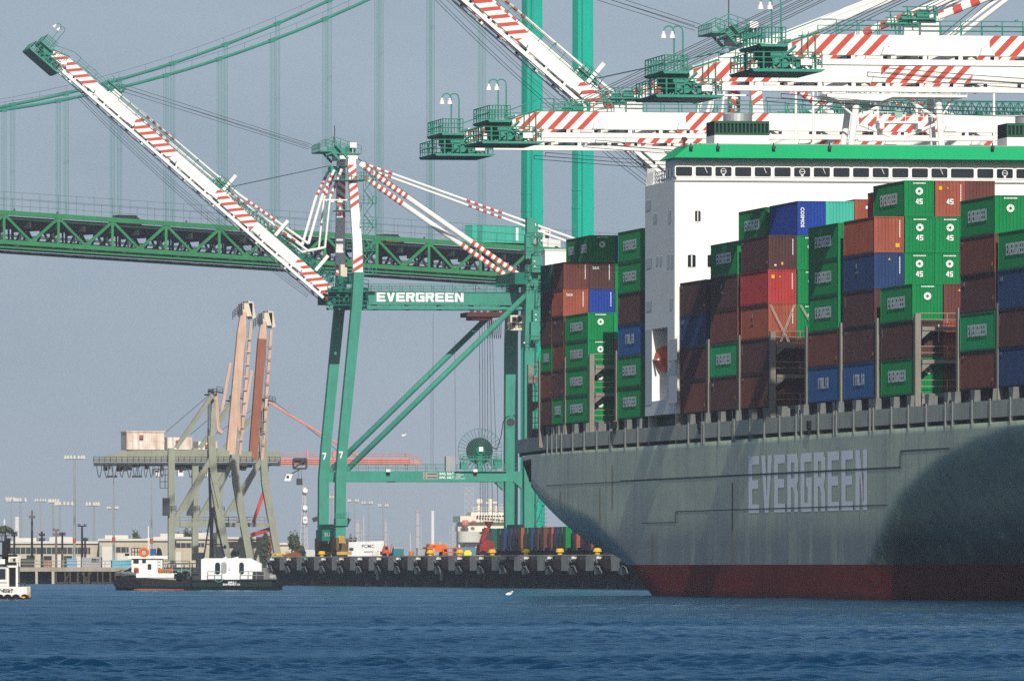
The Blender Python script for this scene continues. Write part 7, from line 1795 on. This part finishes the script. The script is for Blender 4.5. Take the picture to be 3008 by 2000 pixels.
def tug():
    H, e, f, s = boat_frame(450, 1733, 1087.0)
    r = empty("tug_boat", tuple(H(450, 1733, 2.5)), "small white and black tug with an orange life ring float on its cabin roof", "boat"); r.location.z = 0; ORG[r.name] = tuple(r.location)
    half = 2.6
    mb = MB(); hull_loft(mb, H, [(338, 1690, 1738, .35), (352, 1690, 1740, .75), (390, 1694, 1742, 1), (520, 1703, 1742, 1), (556, 1700, 1742, .9), (562, 1690, 1740, .8)], half); h = mb.build("hull", BBL, r)
    mb = MB(); hull_loft(mb, H, [(395, 1728, 1742, 1.01), (540, 1730, 1742, 1.01)], half); mb.build("boot_stripe", mat("tug_boot_red", (.30, .09, .06), .6, .3), h)
    mb = MB(); hull_loft(mb, H, [(400, 1683, 1707, 1.02), (534, 1683, 1707, 1.02)], half); mb.build("bulwark", BWH, h)
    mb = MB(); hull_loft(mb, H, [(340, 1678, 1692, .5), (356, 1672, 1692, .8), (398, 1682, 1694, 1)], half); mb.build("bow_plate", mat("tug_bow_grey", (.17, .20, .20), .6, .4, 1, .3), h)
    for k in range(6): mb = MB(); tyre(mb, H(346 + 11 * k, 1712 + 3 * (k % 2), half * (.55 if k == 0 else .12) - .35), f, .55, .19); mb.build("tyre_fender", TYRE, h)
    mb = MB(); tyre(mb, H(528, 1692, -.25), f, .45, .16); mb.beam(H(512, 1688, -.3), H(536, 1688, -.3), .3, .3); mb.build("tyre_fender", TYRE, h)
    def bx(mb, u0, u1, v0, v1, t0, t1, m=0):
        P = [H(u0, v1, t0), H(u1, v1, t0), H(u1, v1, t1), H(u0, v1, t1), H(u0, v0, t0), H(u1, v0, t0), H(u1, v0, t1), H(u0, v0, t1)]
        mb.add(P, [(0, 3, 2, 1), (4, 5, 6, 7), (0, 1, 5, 4), (1, 2, 6, 5), (2, 3, 7, 6), (3, 0, 4, 7)], m)
    mb = MB(); bx(mb, 386, 476, 1640, 1690, .7, 4.4); bx(mb, 376, 492, 1632, 1639.9, .4, 4.8); ch = mb.build("wheelhouse", BWH, r)
    for u0, u1, v0, v1 in ((391, 407, 1642, 1654), (417, 428, 1642, 1653)): mb = MB(); bx(mb, u0, u1, v0, v1, .64, .699); mb.build("window", GLASS, ch)
    mb = MB(); bx(mb, 433, 444, 1656, 1672, .64, .699); mb.build("door", GLASS, ch)
    mb = MB()
    for t in range(5): mb.tube(H(463, 1640 + 9 * t, .6), H(470, 1640 + 9 * t, .6), .03, 4)
    mb.tube(H(463, 1680, .6), H(463, 1630, .6), .03, 4); mb.tube(H(470, 1680, .6), H(470, 1630, .6), .03, 4); mb.build("ladder", GREYP, ch)
    mb = MB(); tyre(mb, H(422, 1622, .5), f, .60, .17); tag(mb.build("life_ring", ORANGE, r), None)
    mb = MB(); bx(mb, 440, 456, 1611, 1630, 1, 2.6); mb.build("tarpaulin", mat("tarp_blue", (.02, .10, .30), .7, .2), r)
    mb = MB(); mb.prism([H(458, 1631, .8), H(474, 1631, .8), H(470, 1612, .8), H(462, 1607, .8)], f * 2.5); mb.rail([H(386, 1632, .6), H(412, 1632, .6)], .9, .04, .3); mb.tube(H(372, 1632, 1), H(372, 1625, 1), .25, 8); mb.build("roof_gear", BBL, r)
    mb = MB(); mb.tube(H(434, 1632, 2), H(434, 1545, 2), .06, 5); mb.beam(H(430, 1580, 2), H(438, 1580, 2), .08, .08); mb.tube(H(434, 1570, 2), H(444, 1632, 2), .03, 4); mb.build("mast", LAMP, r)
    rr = random.Random(3); mb = MB()
    for k in range(14): c = H(430 + 68 * k / 13, 1676 + rr.uniform(-2, 1), .5 + rr.uniform(0, 1.2)); mb.ball(c, .26 + rr.uniform(0, .1), 8)
    tag(mb.build("net_floats", mat("float_orange", (.50, .16, .03), .6, .3), r), None)
    mb = MB(); mb.prism([H(364, 1676, .3), H(386, 1666, .3), H(385, 1684, .3)], f * .2); mb.build("deck_sheet", DARK, r)
    mb = MB(); mb.tube(H(402, 1680, .4), H(402, 1673, .4), .22, 8); mb.ball(H(400, 1672, .4), .3, 8); mb.build("winch", mat("winch_red", (.35, .05, .03), .6), r)
    mb = MB(); mb.rail([H(480, 1690, .3), H(560, 1690, .3)], 1.3, .035, .8); mb.tube(H(486, 1690, .5), H(486, 1652, .5), .05, 4); mb.build("guard_rail", GREYP, r)
tug()
def work_barge():
    H, e, f, s = boat_frame(690, 1732, 1090.0)
    r = empty("work_barge", tuple(H(690, 1732, 3)), "dark workboat with a white deckhouse and tall black mast, lettered on its side", "boat"); r.location.z = 0; ORG[r.name] = tuple(r.location)
    half = 3.2
    mb = MB(); hull_loft(mb, H, [(546, 1704, 1742, .92), (560, 1702, 1742, 1), (800, 1701, 1742, 1), (816, 1700, 1740, .8), (826, 1706, 1736, .5)], half); h = mb.build("hull", mat("barge_black_green", (.010, .022, .020), .5, .35, .8, .2), r)
    mb = MB(); mb.beam(H(548, 1705, -.08), H(812, 1702, -.08), .15, .15); mb.build("rubbing_strake", BBL, h)
    mb = MB(); write(mb, "JAKE J", H(682, 1709, -.06), e, (0, 0, 1), .36, bold=.01); write(mb, "SAN PEDRO CA", H(680, 1716, -.06), e, (0, 0, 1), .28, bold=.01); mb.build("lettering", LETTER, h)
    mb = MB(); tyre(mb, H(820, 1714, half * .5), f, .5, .18); mb.build("tyre_fender", TYRE, h)
    def bx(mb, u0, u1, v0, v1, t0, t1, m=0):
        P = [H(u0, v1, t0), H(u1, v1, t0), H(u1, v1, t1), H(u0, v1, t1), H(u0, v0, t0), H(u1, v0, t0), H(u1, v0, t1), H(u0, v0, t1)]
        mb.add(P, [(0, 3, 2, 1), (4, 5, 6, 7), (0, 1, 5, 4), (1, 2, 6, 5), (2, 3, 7, 6), (3, 0, 4, 7)], m)
    mb = MB(); bx(mb, 590, 740, 1642, 1702, .8, 5.4); mb.prism([H(590, 1642, .8), H(740, 1642, .8), H(737, 1639, .9), H(600, 1639, .9)], f * 4.4); mb.prism([H(740, 1642, .8), H(768, 1655, .8), H(768, 1702, .8), H(740, 1702, .8)], f * 4); dh = mb.build("deckhouse", mat("deckhouse_white", (.70, .72, .73), .5, .12, .6, .2), r)
    def oval(u0, u1, v0, v1, t, m, nm, par):
        mb = MB(); n = 8; pts = []; cu, ru = (u0 + u1) / 2, (u1 - u0) / 2; rv = ru
        for k in range(n + 1): a = math.pi * k / n; pts.append(H(cu + ru * math.cos(a), v0 + rv - rv * math.sin(a), t))
        for k in range(n + 1): a = math.pi + math.pi * k / n; pts.append(H(cu + ru * math.cos(a), v1 - rv - rv * math.sin(a), t))
        mb.prism(pts, f * .05); return mb.build(nm, m, par)
    oval(631, 646, 1651, 1686, .74, GLASS, "door", dh); oval(702, 716, 1651, 1686, .74, GLASS, "door", dh)
    oval(649, 665, 1650, 1684, .76, GREYP, "hatch", dh); mb = MB(); bx(mb, 671, 675, 1665, 1674, .72, .8); mb.build("vent", CREAM, dh)
    blk = mat("mast_black", (.022, .024, .028), .6, .3)
    mb = MB(); mb.tube(H(621, 1642, 2.5), H(612, 1372, 2.5), .20, 8, r2=.12); mb.tube(H(617, 1642, 2.2), H(622, 1490, 2.4), .18, 8); mb.tube(H(597, 1642, 1.2), H(618, 1495, 2.4), .09, 6); mb.tube(H(659, 1634, 1.2), H(622, 1492, 2.4), .09, 6); mb.tube(H(622, 1492, 2.4), H(640, 1580, 2.4), .04, 4)
    mb.beam(H(602, 1597, 2), H(652, 1598, 2), .12, .12); mb.tube(H(613, 1380, 2.5), H(640, 1492, 2.5), .03, 4); mb.prism([H(659, 1598, 2), H(665, 1606, 2), H(659, 1613, 2), H(653, 1606, 2)], f * .1); mb.build("mast", blk, r)
    mb = MB(); mb.tube(H(660, 1640, 2), H(654, 1612, 2), .04, 4); mb.beam(H(676, 1641, 2), H(698, 1636, 2), .12, .12); mb.ball(H(660, 1637, 1.5), .2, 8); mb.build("antenna", LAMP, r)
    mb = MB(); mb.rail([H(610, 1701, -.0), H(652, 1701, -.0)], .9, .04, .8); mb.rail([H(706, 1701, 0), H(776, 1701, 0)], .9, .04, .8); mb.build("guard_rail", GREYP, r)
    mb = MB(); bx(mb, 742, 776, 1679, 1700, .05, .09); 
    for k in range(12): mb.beam(H(743 + 3 * k, 1699, 0), H(743 + 3 * k, 1679, 0), .05, .04)
    mb.build("stowed_grating", STEEL, r)
    mb = MB(); bx(mb, 548, 588, 1680, 1702, .6, 4); bx(mb, 575, 587, 1662, 1680, 1, 2.4); mb.tube(H(552, 1684, .5), H(582, 1684, .5), .12, 6); mb.rail([H(492, 1690, 1), H(588, 1690, 1)], 1.4, .05, .9); mb.build("deck_machinery", STEEL, r)
    mb = MB(); pts = [H(628 + 30 * k / 8, 1700 + 9 * math.sin(math.pi * k / 8), -.15) for k in range(9)]; mb.path(pts, .06, 5); pts = [H(520 + 40 * k / 8, 1676 + 3 * math.sin(k), .4) for k in range(9)]; mb.path(pts, .10, 5); mb.build("mooring_rope", mat("rope_green", (.05, .25, .18), .8), r)
    mb = MB(); mb.ball(H(800, 1696, .8), .5, 8); mb.prism([H(790, 1700, .5), H(812, 1700, .5), H(808, 1690, .5), H(796, 1690, .5)], f * 1.0); mb.build("anchor_gear", GREYP, r)
work_barge()
def edge_boat():
    H, e, f, s = boat_frame(40, 1760, 775.0)
    r = empty("workboat", tuple(H(0, 1760, 2)), "white workboat with black tyre fenders cut off by the left edge", "boat"); r.location.z = 0; ORG[r.name] = tuple(r.location)
    half = 2.0
    mb = MB(); hull_loft(mb, H, [(-220, 1722, 1770, .8), (-120, 1722, 1770, 1), (55, 1723, 1770, 1), (78, 1722, 1768, .85), (88, 1721, 1752, .6)], half); h = mb.build("hull", BWH, r)
    mb = MB(); write(mb, "MILLENNIUM", H(16, 1731, -.06), e, (0, 0, 1), .22, bold=.008); write(mb, "TENDER 3", H(20, 1737, -.06), e, (0, 0, 1), .2, bold=.008); mb.build("lettering", STEEL, h)
    for u in (-38, -15, 0, 23, 47, 72): mb = MB(); tyre(mb, H(u, 1757, -.2 if u < 60 else .15), f, .36, .10); mb.build("tyre_fender", TYRE, h)
    mb = MB(); mb.prism([H(58, 1752, -.03), H(86, 1742, .6), H(86, 1748, .6), H(70, 1756, -.03)], f * .05); mb.build("bow_patch", YELLOW, h)
    mb = MB(); mb.prism([H(-220, 1760, -.02), H(70, 1760, -.02), H(86, 1754, .5), H(86, 1768, .5), H(-220, 1768, -.02)], f * .05); mb.build("boot_stripe", BBL, h)
    def bx(mb, u0, u1, v0, v1, t0, t1, m=0):
        P = [H(u0, v1, t0), H(u1, v1, t0), H(u1, v1, t1), H(u0, v1, t1), H(u0, v0, t0), H(u1, v0, t0), H(u1, v0, t1), H(u0, v0, t1)]
        mb.add(P, [(0, 3, 2, 1), (4, 5, 6, 7), (0, 1, 5, 4), (1, 2, 6, 5), (2, 3, 7, 6), (3, 0, 4, 7)], m)
    mb = MB(); bx(mb, -90, 52, 1662, 1722, .6, 3.4); cb = mb.build("cabin", mat("cabin_grey_white", (.60, .60, .57), .5, .2, .8, .3), r)
    mb = MB(); bx(mb, 26, 45, 1668, 1720, .5, .59); mb.build("door", DARK, cb)
    mb = MB(); bx(mb, -30, 15, 1670, 1700, .52, .59); mb.build("window", GLASS, cb)
    mb = MB(); bx(mb, 20, 24, 1662, 1722, .4, .58); bx(mb, 46, 51, 1662, 1722, .4, .58); bx(mb, 20, 52, 1660, 1666, .4, .59); bx(mb, -30, 19, 1704, 1709, .45, .58); mb.build("door_frame", BWH, cb)
    mb = MB(); bx(mb, -90, 48, 1650, 1661, .4, 3.4); bx(mb, -90, 45, 1628, 1634, .6, 3.2); bx(mb, 4, 20, 1590, 1660, 1, 2.2); bx(mb, -90, 18, 1588, 1592, 1, 3); bx(mb, 14, 28, 1580, 1626, 1.2, 1.5); mb.build("flying_bridge", BBL, r)
    mb = MB(); mb.path([H(24, 1660, .6), H(26, 1641, .6), H(32, 1637, .6), H(49, 1637, .6), H(49, 1660, .6)], .07, 6); mb.tube(H(25, 1651, .6), H(49, 1651, .6), .06, 6); mb.build("guard_rail", BWH, r)
    mb = MB(); mb.box(*(lambda p: (p.x, p.x + .5, p.y, p.y + .5, p.z, p.z + .4))(H(-4, 1656, .3))); mb.build("search_light", LAMP, r)
    mb = MB(); mb.tube(H(14, 1590, 1.5), H(14, 1545, 1.5), .05, 5); 
    for k in range(6): mb.tube(H(-10 + 5 * k, 1590, 1.5), H(-8 + 5 * k, 1566 + 3 * (k % 3), 1.5), .03, 4)
    mb.beam(H(-20, 1572, 1.5), H(26, 1572, 1.5), .06, .08); mb.build("mast", STEEL, r)
    mb = MB(); mb.tube(H(60, 1722, .6), H(60, 1712, .6), .08, 6); mb.tube(H(72, 1722, .8), H(72, 1710, .8), .06, 6); mb.beam(H(50, 1713, .6), H(74, 1713, .7), .08, .08); mb.build("bitt", STEEL, r)
edge_boat()
def gull(u, v, d, label, flying=False):
    p = onD(u, v, d); p.z = max(p.z, .05) if flying else .02
    mb = MB(); r = .16
    rs = []
    for k in range(9):
        t = k / 8; w = r * math.sin(math.pi * min(.97, max(.03, t))) ** .7; rs.append([p + Vector((-.32 + .62 * t, w * .7 * math.cos(a), .12 + w * math.sin(a) + .08 * t * t)) for a in [2 * math.pi * i / 8 for i in range(8)]])
    mb.rings(rs); mb.ball(p + Vector((.30, 0, .36)), .09, 8)
    mb.tube(p + Vector((.24, 0, .2)), p + Vector((.30, 0, .36)), .07, 6)
    if flying:
        for s in (-1, 1): mb.add([p + Vector((-.05, s * .05, .2)), p + Vector((.15, s * .05, .2)), p + Vector((.3 * s, s * .1, .35)), p + Vector((.5 * s, 0, .26)), p + Vector((.28 * s, -.05, .28))], [(0, 1, 2, 4), (2, 3, 4)])
    r_ = mb.build("seagull", LAMP, None, smooth=True); tag(r_, label, "seagull")
    mb = MB(); mb.tube(p + Vector((.38, 0, .35)), p + Vector((.48, 0, .34)), .025, 5, r2=.008); mb.build("beak", YELLOW, r_)
gull(1495, 1750, 880, "white seagull floating on the water in front of the wharf")
gull(1186, 1282, 1300, "white seagull flying below the diagonal braces of the crane", True)
